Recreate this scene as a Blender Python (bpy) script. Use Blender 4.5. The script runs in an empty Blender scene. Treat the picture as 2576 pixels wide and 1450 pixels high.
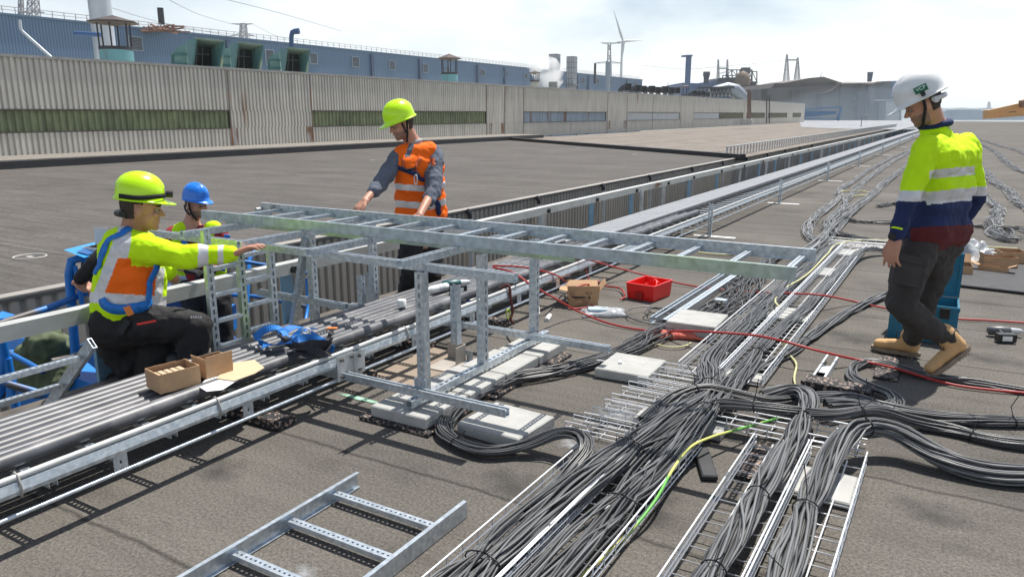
import bpy, math, random
import numpy as np
from mathutils import Vector, Matrix
from mathutils.bvhtree import BVHTree
random.seed(7); rng = np.random.default_rng(7)
C = bpy.context.scene.collection
SC = bpy.context.scene
# ------------------------------------------------------------------ camera, world, sun
# world axes follow the roof: +Y runs along the long cable tray, +X across the roof; the eye is 1.59 m above the deck
FL = 1900.0; CX, CY = 1288.0, 725.0; H = 1.59
PITCH = math.atan(439/1900.0); YAW = math.atan(1152/1950.0)
cam_d = bpy.data.cameras.new('camera'); cam = bpy.data.objects.new('camera', cam_d); C.objects.link(cam)
cam.location = (0, 0, H); cam.rotation_euler = (math.pi/2 - PITCH, 0, YAW)
cam_d.sensor_width = 36; cam_d.lens = 36*FL/2576; cam_d.clip_start = 0.05; cam_d.clip_end = 9000
SC.camera = cam
SUN_EL = math.radians(64); SUN_AZ = math.radians(7)       # azimuth from +Y towards +X
w = bpy.data.worlds.new('World'); SC.world = w; w.use_nodes = True
nt = w.node_tree; nt.nodes.clear()
wo = nt.nodes.new('ShaderNodeOutputWorld'); bg = nt.nodes.new('ShaderNodeBackground')
sky = nt.nodes.new('ShaderNodeTexSky'); sky.sky_type = 'NISHITA'; sky.sun_disc = False
sky.sun_elevation = SUN_EL; sky.sun_rotation = SUN_AZ; sky.air_density = 1.0; sky.dust_density = 1.0; sky.ozone_density = 1.2
tcw = nt.nodes.new('ShaderNodeTexCoord'); mp = nt.nodes.new('ShaderNodeMapping'); mp.inputs['Scale'].default_value = (1, 1, 2.6); mp.inputs['Location'].default_value = (.35, .2, .0)
cn = nt.nodes.new('ShaderNodeTexNoise'); cn.inputs['Scale'].default_value = 2.1; cn.inputs['Detail'].default_value = 6; cn.inputs['Roughness'].default_value = 0.52
cr = nt.nodes.new('ShaderNodeValToRGB'); cr.color_ramp.elements[0].position = 0.36; cr.color_ramp.elements[1].position = 0.60
sp = nt.nodes.new('ShaderNodeSeparateXYZ')
hz = nt.nodes.new('ShaderNodeMapRange'); hz.inputs['From Min'].default_value = 0.0; hz.inputs['From Max'].default_value = 0.5
hz.inputs['To Min'].default_value = 1.0; hz.inputs['To Max'].default_value = 0.10
mul = nt.nodes.new('ShaderNodeMath'); mul.operation = 'MULTIPLY'
mxc = nt.nodes.new('ShaderNodeMixRGB'); mxc.inputs['Color2'].default_value = (14.6, 14.9, 15.3, 1)
lk = nt.links.new
lk(tcw.outputs['Generated'], mp.inputs['Vector']); lk(mp.outputs[0], cn.inputs['Vector']); lk(cn.outputs['Fac'], cr.inputs['Fac'])
lk(tcw.outputs['Generated'], sp.inputs[0]); lk(sp.outputs['Z'], hz.inputs['Value'])
lk(cr.outputs['Color'], mul.inputs[0]); lk(hz.outputs[0], mul.inputs[1])
sx_ = nt.nodes.new('ShaderNodeMapRange'); sx_.inputs['From Min'].default_value = -.92; sx_.inputs['From Max'].default_value = -.55; sx_.inputs['To Min'].default_value = .35; lk(sp.outputs['X'], sx_.inputs['Value'])
mul2 = nt.nodes.new('ShaderNodeMath'); mul2.operation = 'MULTIPLY'; lk(mul.outputs[0], mul2.inputs[0]); lk(sx_.outputs[0], mul2.inputs[1])
lk(sky.outputs[0], mxc.inputs['Color1']); lk(mul2.outputs[0], mxc.inputs['Fac'])
lk(mxc.outputs[0], bg.inputs['Color']); bg.inputs['Strength'].default_value = 0.08
lk(bg.outputs[0], wo.inputs['Surface'])
sd = bpy.data.lights.new('sun', 'SUN'); sun = bpy.data.objects.new('sun', sd); C.objects.link(sun)
sd.energy = 5.0; sd.angle = math.radians(0.5); sd.color = (1.0, 0.955, 0.89)
sdir = Vector((math.sin(SUN_AZ)*math.cos(SUN_EL), math.cos(SUN_AZ)*math.cos(SUN_EL), math.sin(SUN_EL)))
sun.rotation_euler = sdir.to_track_quat('Z', 'Y').to_euler(); sun.location = (0, 0, 50)
SC.view_settings.view_transform = 'Standard'; SC.view_settings.look = 'None'; SC.view_settings.gamma = 1
SC.view_settings.exposure = 0.42

# ------------------------------------------------------------------ measuring helpers
fw0 = np.array([-math.sin(YAW), math.cos(YAW), 0]); rt = np.array([math.cos(YAW), math.sin(YAW), 0]); up0 = np.array([0, 0, 1.])
fw = fw0*math.cos(PITCH) - up0*math.sin(PITCH); upc = up0*math.cos(PITCH) + fw0*math.sin(PITCH)
EYE = np.array([0, 0, H])
def ray(x, y): return fw*FL + rt*(x-CX) + upc*(CY-y)
def G(x, y, z=0.0):            # sight point at height z
    d = ray(x, y); return Vector(d*((z-H)/d[2]) + EYE)
def WX(x, y, X):               # sight point on the wall plane x = X
    d = ray(x, y); return Vector(d*(X/d[0]) + EYE)
def WY(x, y, Y):
    d = ray(x, y); return Vector(d*(Y/d[1]) + EYE)
def PD(x, y, dist):            # sight point at a level distance from the eye
    d = ray(x, y); return Vector(d*(dist/(d@fw0)) + EYE)
V = Vector
RT = V(rt); FW0 = V(fw0); UP = V((0, 0, 1))

# ------------------------------------------------------------------ materials
MATS = {}
def mat(name, col, rough=0.6, metal=0.0, var=0.0, vscale=3.0, bump=0.0, bscale=40.0, col2=None, c2scale=2.0, c2lo=0.5, c2hi=0.65, stretch=None, spec=None, alpha=None, transl=0.0, coat=0.0, detail=5):
    if name in MATS: return MATS[name]
    m = bpy.data.materials.new(name); m.use_nodes = True; n = m.node_tree; L = n.links.new
    b = n.nodes['Principled BSDF']; b.inputs['Roughness'].default_value = rough; b.inputs['Metallic'].default_value = metal
    b.inputs['Base Color'].default_value = (*col, 1)
    if spec is not None: b.inputs['Specular IOR Level'].default_value = spec
    if coat: b.inputs['Coat Weight'].default_value = coat
    tc = n.nodes.new('ShaderNodeTexCoord'); mpp = n.nodes.new('ShaderNodeMapping'); L(tc.outputs['Object'], mpp.inputs[0])
    if stretch: mpp.inputs['Scale'].default_value = stretch
    last = None
    if var or col2:
        rgb = n.nodes.new('ShaderNodeRGB'); rgb.outputs[0].default_value = (*col, 1); last = rgb.outputs[0]
    if col2:
        nz = n.nodes.new('ShaderNodeTexNoise'); nz.inputs['Scale'].default_value = c2scale; nz.inputs['Detail'].default_value = detail; L(mpp.outputs[0], nz.inputs['Vector'])
        r = n.nodes.new('ShaderNodeMapRange'); r.inputs['From Min'].default_value = c2lo; r.inputs['From Max'].default_value = c2hi; L(nz.outputs['Fac'], r.inputs['Value'])
        mx = n.nodes.new('ShaderNodeMixRGB'); L(r.outputs[0], mx.inputs['Fac']); L(last, mx.inputs['Color1']); mx.inputs['Color2'].default_value = (*col2, 1); last = mx.outputs[0]
    if var:
        nz = n.nodes.new('ShaderNodeTexNoise'); nz.inputs['Scale'].default_value = vscale; nz.inputs['Detail'].default_value = detail; L(mpp.outputs[0], nz.inputs['Vector'])
        r = n.nodes.new('ShaderNodeMapRange'); r.inputs['From Min'].default_value = 0.3; r.inputs['From Max'].default_value = 0.7
        r.inputs['To Min'].default_value = 1-var; r.inputs['To Max'].default_value = 1+var; L(nz.outputs['Fac'], r.inputs['Value'])
        vm = n.nodes.new('ShaderNodeVectorMath'); vm.operation = 'SCALE'; L(last, vm.inputs[0]); L(r.outputs[0], vm.inputs['Scale']); last = vm.outputs[0]
    if last: L(last, b.inputs['Base Color'])
    if bump:
        nz = n.nodes.new('ShaderNodeTexNoise'); nz.inputs['Scale'].default_value = bscale; nz.inputs['Detail'].default_value = 4; L(mpp.outputs[0], nz.inputs['Vector'])
        bp = n.nodes.new('ShaderNodeBump'); bp.inputs['Strength'].default_value = bump; bp.inputs['Distance'].default_value = 0.02; L(nz.outputs['Fac'], bp.inputs['Height']); L(bp.outputs[0], b.inputs['Normal'])
    if transl: b.inputs['Transmission Weight'].default_value = transl
    if alpha is not None: b.inputs['Alpha'].default_value = alpha
    MATS[name] = m; return m

galv = mat('galvanised_steel', (0.47, 0.53, 0.58), 0.36, 0.65, var=0.16, vscale=45, col2=(0.60, 0.65, 0.69), c2scale=38, c2lo=.42, c2hi=.62, bump=.05, bscale=60)
galvG = mat('galvanised_green_tint', (0.42, 0.50, 0.47), 0.36, 0.6, var=0.18, vscale=18, col2=(0.50, 0.66, 0.34), c2scale=1.6, c2lo=.5, c2hi=.7, bump=.05)
wire = mat('zinc_wire', (0.82, 0.84, 0.86), 0.4, 0.3, var=.1)
galvW = mat('weathered_zinc', (0.50, 0.52, 0.52), 0.55, 0.35, var=0.15, vscale=6, col2=(0.40, 0.42, 0.43), c2scale=8)
railm = mat('rusting_painted_steel', (0.46, 0.47, 0.45), 0.6, 0.2, var=0.12, vscale=5, col2=(0.16, 0.075, 0.04), c2scale=1.7, c2lo=.60, c2hi=.68, stretch=(1, 1, 3), detail=8)
bluepost = mat('faded_blue_steel', (0.20, 0.36, 0.50), 0.5, 0.3, var=.15, vscale=5)
blk = mat('black_duct', (0.028, 0.031, 0.036), 0.38, 0.0, var=.3, vscale=9)
duct = mat('dusty_black_duct', (0.080, 0.084, 0.092), 0.45, 0.0, var=.35, vscale=5, spec=.6, col2=(.15, .15, .155), c2scale=9)
cab = mat('grey_cable', (0.082, 0.083, 0.084), 0.34, 0.0, var=.2, vscale=3, spec=.6)
cabP = mat('dusty_sheen_pale_cable', (0.26, 0.265, 0.27), 0.5, 0.0, var=.25, vscale=3)  # same grey cable, paled in colour for its dust and its sheen
cabL = mat('pale_grey_cable', (0.155, 0.158, 0.16), 0.38, 0.0, var=.2, vscale=3)
cabD = mat('dark_cable', (0.022, 0.023, 0.026), 0.38, 0.0, var=.2, vscale=3, spec=.6)
pvc = mat('white_pipe', (0.60, 0.60, 0.58), 0.5, 0.0, var=.08)
conc = mat('concrete', (0.40, 0.40, 0.38), 0.85, 0, var=.12, vscale=9, bump=.2, bscale=90, col2=(0.30, 0.30, 0.28), c2scale=5, c2lo=.5, c2hi=.75)
card = mat('cardboard', (0.46, 0.29, 0.16), 0.85, 0, var=.1, vscale=8)
cardD = mat('cardboard_inside', (0.34, 0.21, 0.12), 0.9, 0, var=.1)
rubber = mat('recycled_rubber', (0.022, 0.022, 0.024), 0.8, 0, col2=(0.34, 0.25, 0.20), c2scale=55, c2lo=.56, c2hi=.6, bump=.5, bscale=60, detail=2)
blackrub = mat('black_rubber', (0.03, 0.031, 0.034), 0.7, 0, var=.3, vscale=10)
blueP = mat('lift_blue_paint', (0.015, 0.20, 0.62), 0.4, 0, var=.15, vscale=4, col2=(0.05, 0.045, 0.045), c2scale=4, c2lo=.62, c2hi=.66, detail=7)
redpl = mat('red_plastic', (0.75, 0.015, 0.012), 0.35, 0, var=.05)
hosem = mat('red_hose', (0.40, 0.022, 0.018), 0.45, 0, var=.12)
tealbox = mat('teal_toolbox', (0.006, 0.15, 0.25), 0.45, 0, var=.1, bump=.05)
white = mat('white_paint', (0.78, 0.78, 0.76), 0.5, 0, var=.04)
paper = mat('paper', (0.74, 0.76, 0.80), 0.7, 0)
plast = mat('clear_plastic_bag', (0.62, 0.64, 0.66), 0.2, 0, var=.1, transl=.45, bump=.3, bscale=14)
blackm = mat('black_plastic', (0.012, 0.012, 0.013), 0.45)
yel = mat('yellow_green_cable', (0.62, 0.62, 0.16), 0.5, 0, col2=(0.12, 0.42, 0.06), c2scale=1.3, c2lo=.5, c2hi=.53)
silver = mat('silver_print', (0.55, 0.56, 0.57), 0.4, 0.3)

# ------------------------------------------------------------------ object helpers
def tag(o, label=None, cat=None, group=None, kind=None):
    if label: o['label'] = label
    if cat: o['category'] = cat
    if group: o['group'] = group
    if kind: o['kind'] = kind
    return o
def thing(name, loc, label, cat, group=None):
    o = bpy.data.objects.new(name, None); C.objects.link(o); o.location = loc; o.empty_display_size = .1
    return tag(o, label, cat, group)
def link_mesh(name, me, mats, parent=None, origin=None):
    for m in (mats if isinstance(mats, (list, tuple)) else [mats]): me.materials.append(m)
    o = bpy.data.objects.new(name, me); C.objects.link(o)
    n = len(me.vertices); co = np.empty(n*3, 'f'); me.vertices.foreach_get('co', co); co = co.reshape(-1, 3)
    if parent is not None:
        base = np.array(parent.matrix_basis.translation); p = parent.parent
        while p: base = base + np.array(p.matrix_basis.translation); p = p.parent
        co -= base; o.parent = parent
    else:
        mn, mxx = co.min(0), co.max(0); org = np.array([(mn[0]+mxx[0])/2, (mn[1]+mxx[1])/2, mn[2]]) if origin is None else np.array(origin)
        co -= org; o.location = org
    me.vertices.foreach_set('co', co.ravel()); me.update()
    return o
class MB:
    def __init__(s): s.v = []; s.f = []; s.mi = []; s.m = 0; s.sm = []
    def add(s, vs, fs, smooth=False):
        b = len(s.v); s.v += [tuple(p) for p in vs]; s.f += [tuple(i+b for i in f) for f in fs]; s.mi += [s.m]*len(fs); s.sm += [smooth]*len(fs); return s
    def box(s, a, b, M=None):
        x0, y0, z0 = a; x1, y1, z1 = b
        vs = [V(p) for p in ((x0, y0, z0), (x1, y0, z0), (x1, y1, z0), (x0, y1, z0), (x0, y0, z1), (x1, y0, z1), (x1, y1, z1), (x0, y1, z1))]
        if M is not None: vs = [M @ p for p in vs]
        return s.add(vs, [(0, 3, 2, 1), (4, 5, 6, 7), (0, 1, 5, 4), (1, 2, 6, 5), (2, 3, 7, 6), (3, 0, 4, 7)])
    def quad(s, *p): return s.add(p, [tuple(range(len(p)))])
    def bar(s, a, b, w, h, up=UP):       # solid bar, w across, h along up, centred on a-b
        M, L = frame(a, b, up); return s.box((0, -w/2, -h/2), (L, w/2, h/2), M)
    def tube(s, pts, r, n=8, cap=True, closed=False):
        pts = [V(p) for p in pts]; R = r if isinstance(r, (list, tuple)) else [r]*len(pts)
        m = len(pts); vs = []; prev = None
        for i, p in enumerate(pts):
            t = (pts[min(i+1, m-1)] - pts[max(i-1, 0)])
            if t.length < 1e-9: t = V((0, 0, 1))
            t.normalize()
            if prev is None:
                a = V((0, 0, 1)) if abs(t.z) < .9 else V((1, 0, 0)); u = t.cross(a).normalized()
            else:
                u = (prev - t*prev.dot(t)); u = u.normalized() if u.length > 1e-6 else t.cross(V((1, 0, 0))).normalized()
            prev = u; v = t.cross(u)
            for k in range(n):
                q = 2*math.pi*k/n; vs.append(p + (u*math.cos(q) + v*math.sin(q))*R[i])
        fs = [(i*n+k, i*n+(k+1) % n, (i+1)*n+(k+1) % n, (i+1)*n+k) for i in range(m-1) for k in range(n)]
        s.add(vs, fs, True)
        if cap: s.add(vs[:n], [tuple(reversed(range(n)))]); s.add(vs[-n:], [tuple(range(n))])
        return s
    def cyl(s, a, b, r, n=16, r2=None): return s.tube([a, b], [r, r if r2 is None else r2], n)
    def build(s, name, mats, parent=None):
        me = bpy.data.meshes.new(name); me.from_pydata(s.v, [], s.f)
        me.polygons.foreach_set('material_index', s.mi); me.polygons.foreach_set('use_smooth', s.sm)
        return link_mesh(name, me, mats, parent)
def frame(a, b, up=UP):
    a = V(a); b = V(b); x = (b-a); L = x.length; x.normalize(); up = V(up)
    y = up.cross(x)
    if y.length < 1e-6: y = V((0, 1, 0)).cross(x)
    y.normalize(); z = x.cross(y)
    return Matrix(((x.x, y.x, z.x, a.x), (x.y, y.y, z.y, a.y), (x.z, y.z, z.z, a.z), (0, 0, 0, 1))), L
def structure(o): o['kind'] = 'structure'; return o
def perf(mb, M, L, w, z0, t, slot_l, slot_w, pitch, axis='z', off=None):
    """perforated plate along local x, width w centred; axis z = lying flat, y = standing"""
    def bx(x0, x1, c0, c1):
        if axis == 'z': mb.box((x0, c0, z0), (x1, c1, z0+t), M)
        else: mb.box((x0, z0, c0), (x1, z0+t, c1), M)
    c = 0 if off is None else off
    bx(0, L, c-w/2, c-slot_w/2); bx(0, L, c+slot_w/2, c+w/2)
    x = 0; k = 0
    while x < L:
        g = pitch - slot_l; x1 = min(x+g, L); bx(x, x1, c-slot_w/2, c+slot_w/2); x += pitch
def channel(mb, a, b, w=.041, h=.041, up=UP, t=.003, open_side=1, slots=True, sl=.028, sw=.013, pitch=.05, side_slots=False):
    """strut channel: web perforated (on the side opposite to the open side along up), two flanges with lips"""
    M, L = frame(a, b, up)
    zo = -h/2 if open_side > 0 else h/2-t
    if slots: perf(mb, M, L, w, zo, t, sl, sw, pitch)
    else: mb.box((0, -w/2, zo), (L, w/2, zo+t), M)
    z0, z1 = (-h/2+t, h/2) if open_side > 0 else (-h/2, h/2-t)
    if side_slots:
        perf(mb, M, L, z1-z0, w/2-t, t, .010, .010, pitch*2, 'y', (z0+z1)/2); perf(mb, M, L, z1-z0, -w/2, t, .010, .010, pitch*2, 'y', (z0+z1)/2)
    else:
        mb.box((0, w/2-t, z0), (L, w/2, z1), M); mb.box((0, -w/2, z0), (L, -w/2+t, z1), M)
    lz0, lz1 = (h/2-t, h/2) if open_side > 0 else (-h/2, -h/2+t)
    mb.box((0, w/2-t-.008, lz0), (L, w/2-t, lz1), M); mb.box((0, -w/2+t, lz0), (L, -w/2+t+.008, lz1), M)
    return mb
def catmull(pts, n):
    P = [np.array(p, float) for p in pts]
    P = [2*P[0]-P[1]] + P + [2*P[-1]-P[-2]]; out = []
    seg = len(P)-3; d = [np.linalg.norm(P[i+2]-P[i+1])**.5+1e-6 for i in range(seg)]
    lens = [np.linalg.norm(P[i+2]-P[i+1]) for i in range(seg)]; tot = sum(lens)
    cum = np.concatenate([[0], np.cumsum(lens)])
    for s in np.linspace(0, tot*(1-1e-9), n):
        i = int(min(np.searchsorted(cum, s, 'right')-1, seg-1)); t = (s-cum[i])/max(lens[i], 1e-9)
        p0, p1, p2, p3 = P[i:i+4]
        out.append(.5*((2*p1)+(-p0+p2)*t+(2*p0-5*p1+4*p2-p3)*t*t+(-p0+3*p1-3*p2+p3)*t**3))
    return np.array(out)
def smooth_noise(n, m, freq, amp):
    """n rows of 1-d smooth noise with m samples"""
    k = max(3, int(freq)+3); ctrl = rng.normal(0, 1, (n, k)); x = np.linspace(0, k-1.001, m); i = x.astype(int); f = x-i; f = f*f*(3-2*f)
    i2 = np.minimum(i+1, k-1); return amp*(ctrl[:, i]*(1-f)+ctrl[:, i2]*f)
def tubes_mesh(name, paths, r, sides, mats, parent=None, mi=None):
    """paths (n, m, 3): many cables in one bundle"""
    n, m, _ = paths.shape; t = np.gradient(paths, axis=1); t /= np.linalg.norm(t, axis=2, keepdims=True)+1e-9
    u = np.cross(t, np.array([0, 0, 1.])); u /= np.linalg.norm(u, axis=2, keepdims=True)+1e-9; v = np.cross(t, u)
    a = np.arange(sides)*2*math.pi/sides
    vs = paths[:, :, None, :] + r*(u[:, :, None, :]*np.cos(a)[None, None, :, None] + v[:, :, None, :]*np.sin(a)[None, None, :, None])
    vs = vs.reshape(-1, 3)
    idx = np.arange(n*m*sides).reshape(n, m, sides); A = idx[:, :-1, :]; B = np.roll(A, -1, 2); D = idx[:, 1:, :]; E = np.roll(D, -1, 2)
    q = np.stack([A, D, E, B], -1).reshape(-1, 4)
    me = bpy.data.meshes.new(name); me.vertices.add(len(vs)); me.vertices.foreach_set('co', vs.astype('f').ravel())
    me.loops.add(q.size); me.loops.foreach_set('vertex_index', q.ravel().astype('i'))
    me.polygons.add(len(q)); me.polygons.foreach_set('loop_start', np.arange(0, q.size, 4, dtype='i'))
    me.polygons.foreach_set('use_smooth', np.ones(len(q), bool))
    if mi is not None: me.polygons.foreach_set('material_index', np.repeat(np.array(mi, 'i'), (m-1)*sides))
    me.update(calc_edges=True); me.validate()
    return link_mesh(name, me, mats, parent)
# ------------------------------------------------------------------ roofs and ground
def deck_mat(name, c1, c2, seam=1.0, seamdark=.55, grain=.25, gs=90, stain=(.5, .72), axis='Y', lw=.012, sk=.10):
    m = bpy.data.materials.new(name); m.use_nodes = True; n = m.node_tree; L = n.links.new; b = n.nodes['Principled BSDF']; b.inputs['Roughness'].default_value = .9
    b.inputs['Specular IOR Level'].default_value = .25
    tc = n.nodes.new('ShaderNodeTexCoord'); g = n.nodes.new('ShaderNodeNewGeometry')
    def noise(scale, det, st=(1, 1, 1), rough=.5):
        mp_ = n.nodes.new('ShaderNodeMapping'); mp_.inputs['Scale'].default_value = st; L(g.outputs['Position'], mp_.inputs[0])
        z = n.nodes.new('ShaderNodeTexNoise'); z.inputs['Scale'].default_value = scale; z.inputs['Detail'].default_value = det; z.inputs['Roughness'].default_value = rough; L(mp_.outputs[0], z.inputs['Vector']); return z.outputs['Fac']
    def rng_(src, a, b_, c, d):
        r = n.nodes.new('ShaderNodeMapRange'); r.inputs['From Min'].default_value = a; r.inputs['From Max'].default_value = b_; r.inputs['To Min'].default_value = c; r.inputs['To Max'].default_value = d; L(src, r.inputs['Value']); return r.outputs[0]
    def mth(op, a, b_=None):
        q = n.nodes.new('ShaderNodeMath'); q.operation = op
        for i, s in enumerate((a, b_)):
            if s is None: continue
            if isinstance(s, (int, float)): q.inputs[i].default_value = s
            else: L(s, q.inputs[i])
        return q.outputs[0]
    big = rng_(noise(.55, 6), .35, .65, 0, 1)
    mx = n.nodes.new('ShaderNodeMixRGB'); mx.inputs['Color1'].default_value = (*c1, 1); mx.inputs['Color2'].default_value = (*c2, 1); L(big, mx.inputs['Fac'])
    gr = rng_(noise(gs, 3, rough=.7), .3, .7, 1-grain, 1+grain)
    gr2 = rng_(noise(gs*3.1, 2), .3, .7, 1-grain*.8, 1+grain*.8)
    streak = rng_(noise(1.0, 6, (.5, 9, 1), .65), .3, .7, 1-sk, 1+sk)
    st = rng_(noise(1.3, 7, (1, 1.6, 1), .6), stain[0], stain[1], 1.0, .62)
    sx = n.nodes.new('ShaderNodeSeparateXYZ'); L(g.outputs['Position'], sx.inputs[0])
    wob = mth('MULTIPLY', mth('SUBTRACT', noise(5, 4), .5), .05)
    y = mth('ADD', sx.outputs[axis], wob); fr = mth('FRACT', mth('MULTIPLY', y, 1/seam)); dist = mth('ABSOLUTE', mth('SUBTRACT', fr, .5))
    line = rng_(dist, 0, lw/seam, seamdark, 1.0)
    lane = mth('FLOOR', mth('ADD', mth('MULTIPLY', y, 1/seam), .5)); wn = n.nodes.new('ShaderNodeTexWhiteNoise'); wn.noise_dimensions = '1D'; L(lane, wn.inputs['W'])
    lanev = rng_(wn.outputs['Value'], 0, 1, .93, 1.07)
    tot = mth('MULTIPLY', mth('MULTIPLY', mth('MULTIPLY', gr, gr2), mth('MULTIPLY', streak, st)), mth('MULTIPLY', line, lanev))
    vm = n.nodes.new('ShaderNodeVectorMath'); vm.operation = 'SCALE'; L(mx.outputs[0], vm.inputs[0]); L(tot, vm.inputs['Scale']); L(vm.outputs[0], b.inputs['Base Color'])
    bp = n.nodes.new('ShaderNodeBump'); bp.inputs['Strength'].default_value = .55; bp.inputs['Distance'].default_value = .006
    L(mth('ADD', noise(gs, 3), mth('MULTIPLY', line, .8)), bp.inputs['Height']); L(bp.outputs[0], b.inputs['Normal'])
    return m
deckM = deck_mat('mineral_roofing_felt', (.098, .090, .079), (.130, .119, .104), grain=.45, gs=75, seamdark=.40, lw=.018)
darkM = deck_mat('dark_roofing_felt', (.090, .082, .074), (.108, .099, .090), seam=1.05, seamdark=.66, grain=.2, gs=16, stain=(.55, .85), sk=.26, lw=.03)
beigeM = deck_mat('beige_roofing_felt', (.19, .165, .14), (.24, .21, .18), seam=7.2, seamdark=.45, grain=.14, gs=5, axis='X', lw=.16)
whiteM = deck_mat('white_roof_coating', (.34, .35, .36), (.24, .25, .27), seam=5.0, seamdark=.7, grain=.08, gs=3)
def sheet(name, pts, m):
    mb = MB(); mb.quad(*pts); o = mb.build(name, m); return structure(o)
sheet('ground', [(-6000, -300, -14), (6000, -300, -14), (6000, 7000, -14), (-6000, 7000, -14)], mat('far_ground', (.16, .17, .14), .9, 0, var=.3, vscale=.01))
o = MB(); o.box((-4.12, -6, -13.9), (75, 190, 0)); o = structure(o.build('roof_deck', deckM))
mb = MB(); mb.box((-4.32, -6, -.5), (-4.123, 190, .022))
structure(mb.build('roof_edge_kerb', mat('roof_edge_strip', (.10, .085, .07), .8, 0, var=.3, vscale=6, col2=(.24, .2, .16), c2scale=4)))
mb = MB(); mb.box((-33, -6, -14), (-8.83, 60, -.34)); structure(mb.build('lower_roof', darkM))
bp = [G(1275, 350, -.30), G(1866, 397, -.30), V((-8.9, 186, -.30)), V((-32.9, 186, -.30))]
mb = MB(); mb.quad(*bp); structure(mb.build('beige_roof', beigeM))
wp = [G(2016, 320, -.29), G(2075, 323, -.29), G(2200, 326, -.29), G(2330, 326, -.29), G(2420, 303, -.29), G(2010, 303, -.29)]
mb = MB(); mb.quad(*[V((p.x, p.y, -.27)) for p in wp]); structure(mb.build('white_roof', whiteM))
# black kerb between the two roofs
mb = MB(); a = G(1268, 349, -.28); b = G(1868, 396, -.28); mb.bar(a, b, .35, .28)
structure(mb.build('roof_kerb', mat('black_kerb', (.03, .03, .032), .6, 0, var=.2)))

# ------------------------------------------------------------------ corrugated walls
def corr(mb, X, y0, y1, z0, z1, pitch, dep, duty=.5, face=1, rec=0.0):
    """corrugated sheet on plane x = X, ribs standing out towards +x"""
    n = int((y1-y0)/pitch); vs = []; prof = []
    s = pitch*.12
    for i in range(n+1):
        y = y0+i*pitch
        for dy, dx in ((0, 0), (s, dep), (pitch*duty, dep), (pitch*duty+s, 0)):
            if y+dy <= y1: prof.append((y+dy, dx))
    prof.append((y1, 0))
    for y, dx in prof: vs += [(X+dx+rec, y, z0), (X+dx+rec, y, z1)]
    mb.add(vs, [(2*i, 2*i+2, 2*i+3, 2*i+1) for i in range(len(prof)-1)])
def cladmat(name, col, streak=.14, rust=(.25, .12, .06), rlo=.66, rhi=.75, rs=.35, green=None, rough=.5, metal=.2):
    return mat(name, col, rough, metal, var=streak, vscale=1.2, col2=rust, c2scale=rs, c2lo=rlo, c2hi=rhi, stretch=(1, 1.6, .28), detail=8)
cl1 = cladmat('weathered_cladding', (.56, .535, .475))
clg = mat('green_translucent_sheet', (.21, .24, .125), .6, 0, var=.3, vscale=2.5, stretch=(1, 1, .5), col2=(.17, .20, .11), c2scale=.25, c2lo=.45, c2hi=.65)
clo = mat('olive_sheet', (.17, .17, .10), .6, 0, var=.3, vscale=2.5, stretch=(1, 1, .5))
clb = cladmat('blue_grey_sheet', (.33, .40, .46), rust=(.24, .12, .06), rlo=.6, rhi=.66)
clw = mat('white_sheet', (.62, .64, .63), .5, 0, var=.1, vscale=2)
XW = -33.0
wallz = WX(0, 141, XW).z
wall = thing('corrugated_wall', (XW, 90, -.3), 'long grey ribbed metal wall with rust streaks behind the dark lower roof', 'wall')
ZB0, ZB1 = .88, 1.73
def wy(px): return WX(px, 300, XW).y
mb = MB(); corr(mb, XW, -8, wy(2022), ZB1, wallz, .235, .075, duty=.62); corr(mb, XW, -8, wy(2022), -.34, ZB0, .235, .075, duty=.62)
bands = [(-8, wy(577), clg), (wy(783), wy(1222), clg), (wy(1315), wy(1523), clb), (wy(1577), wy(1708), clw), (wy(1744), wy(1808), clw), (wy(1808.5), wy(1868), clo), (wy(1876), wy(1922), clo), (wy(1930), wy(1978), clo), (wy(1992), wy(2013), clo)]
y = -8
for a_, b_, m_ in bands:
    if a_-y > .4: corr(mb, XW, y, a_, ZB0, ZB1, .235, .075, duty=.62)
    y = b_
corr(mb, XW, y, wy(2022), ZB0, ZB1, .235, .075, duty=.62)
mb.quad((XW, wy(2022), -.34), (XW-14, wy(2022)+1, -.34), (XW-14, wy(2022)+1, wallz), (XW, wy(2022), wallz))
mb.box((XW-30, -8, wallz-.3), (XW-.03, wy(2022)-.2, wallz-.1))
cladding = mb.build('cladding', cl1, wall)
for a_, b_, m_ in bands:
    mb = MB(); corr(mb, XW-.06, a_, b_, ZB0, ZB1, .30, .07)
    wn_ = mb.build('window_strip', m_, wall)
    mb = MB(); mb.box((XW-.15, a_, ZB1-.01), (XW+.10, b_, ZB1+.05)); mb.box((XW-.15, a_, ZB0-.05), (XW+.09, b_, ZB0)); mb.box((XW-.14, b_-.03, ZB0), (XW+.07, b_+.04, ZB1))
    mb.build('window_frame', mat('dark_trim', (.10, .09, .08), .6, .2, var=.3), wn_)
mb = MB(); mb.box((XW-.5, -8, wallz-.02), (XW+.13, wy(2022)+.1, wallz+.10)); mb.build('coping', mat('coping_metal', (.34, .33, .31), .5, .3, var=.15), wall)
mb = MB()
for px in (578, 783, 1222, 1268, 1315, 1526, 1575, 1640, 1710, 1742, 1870, 1925): 
    yy = wy(px); mb.box((XW+.077, yy-.04, -.3), (XW+.09, yy+.04, wallz-.04))
mb.build('panel_joint', mat('joint_dark', (.17, .15, .13), .6, .2, col2=(.25, .11, .05), c2scale=.8, c2lo=.5, c2hi=.6), wall)
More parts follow.
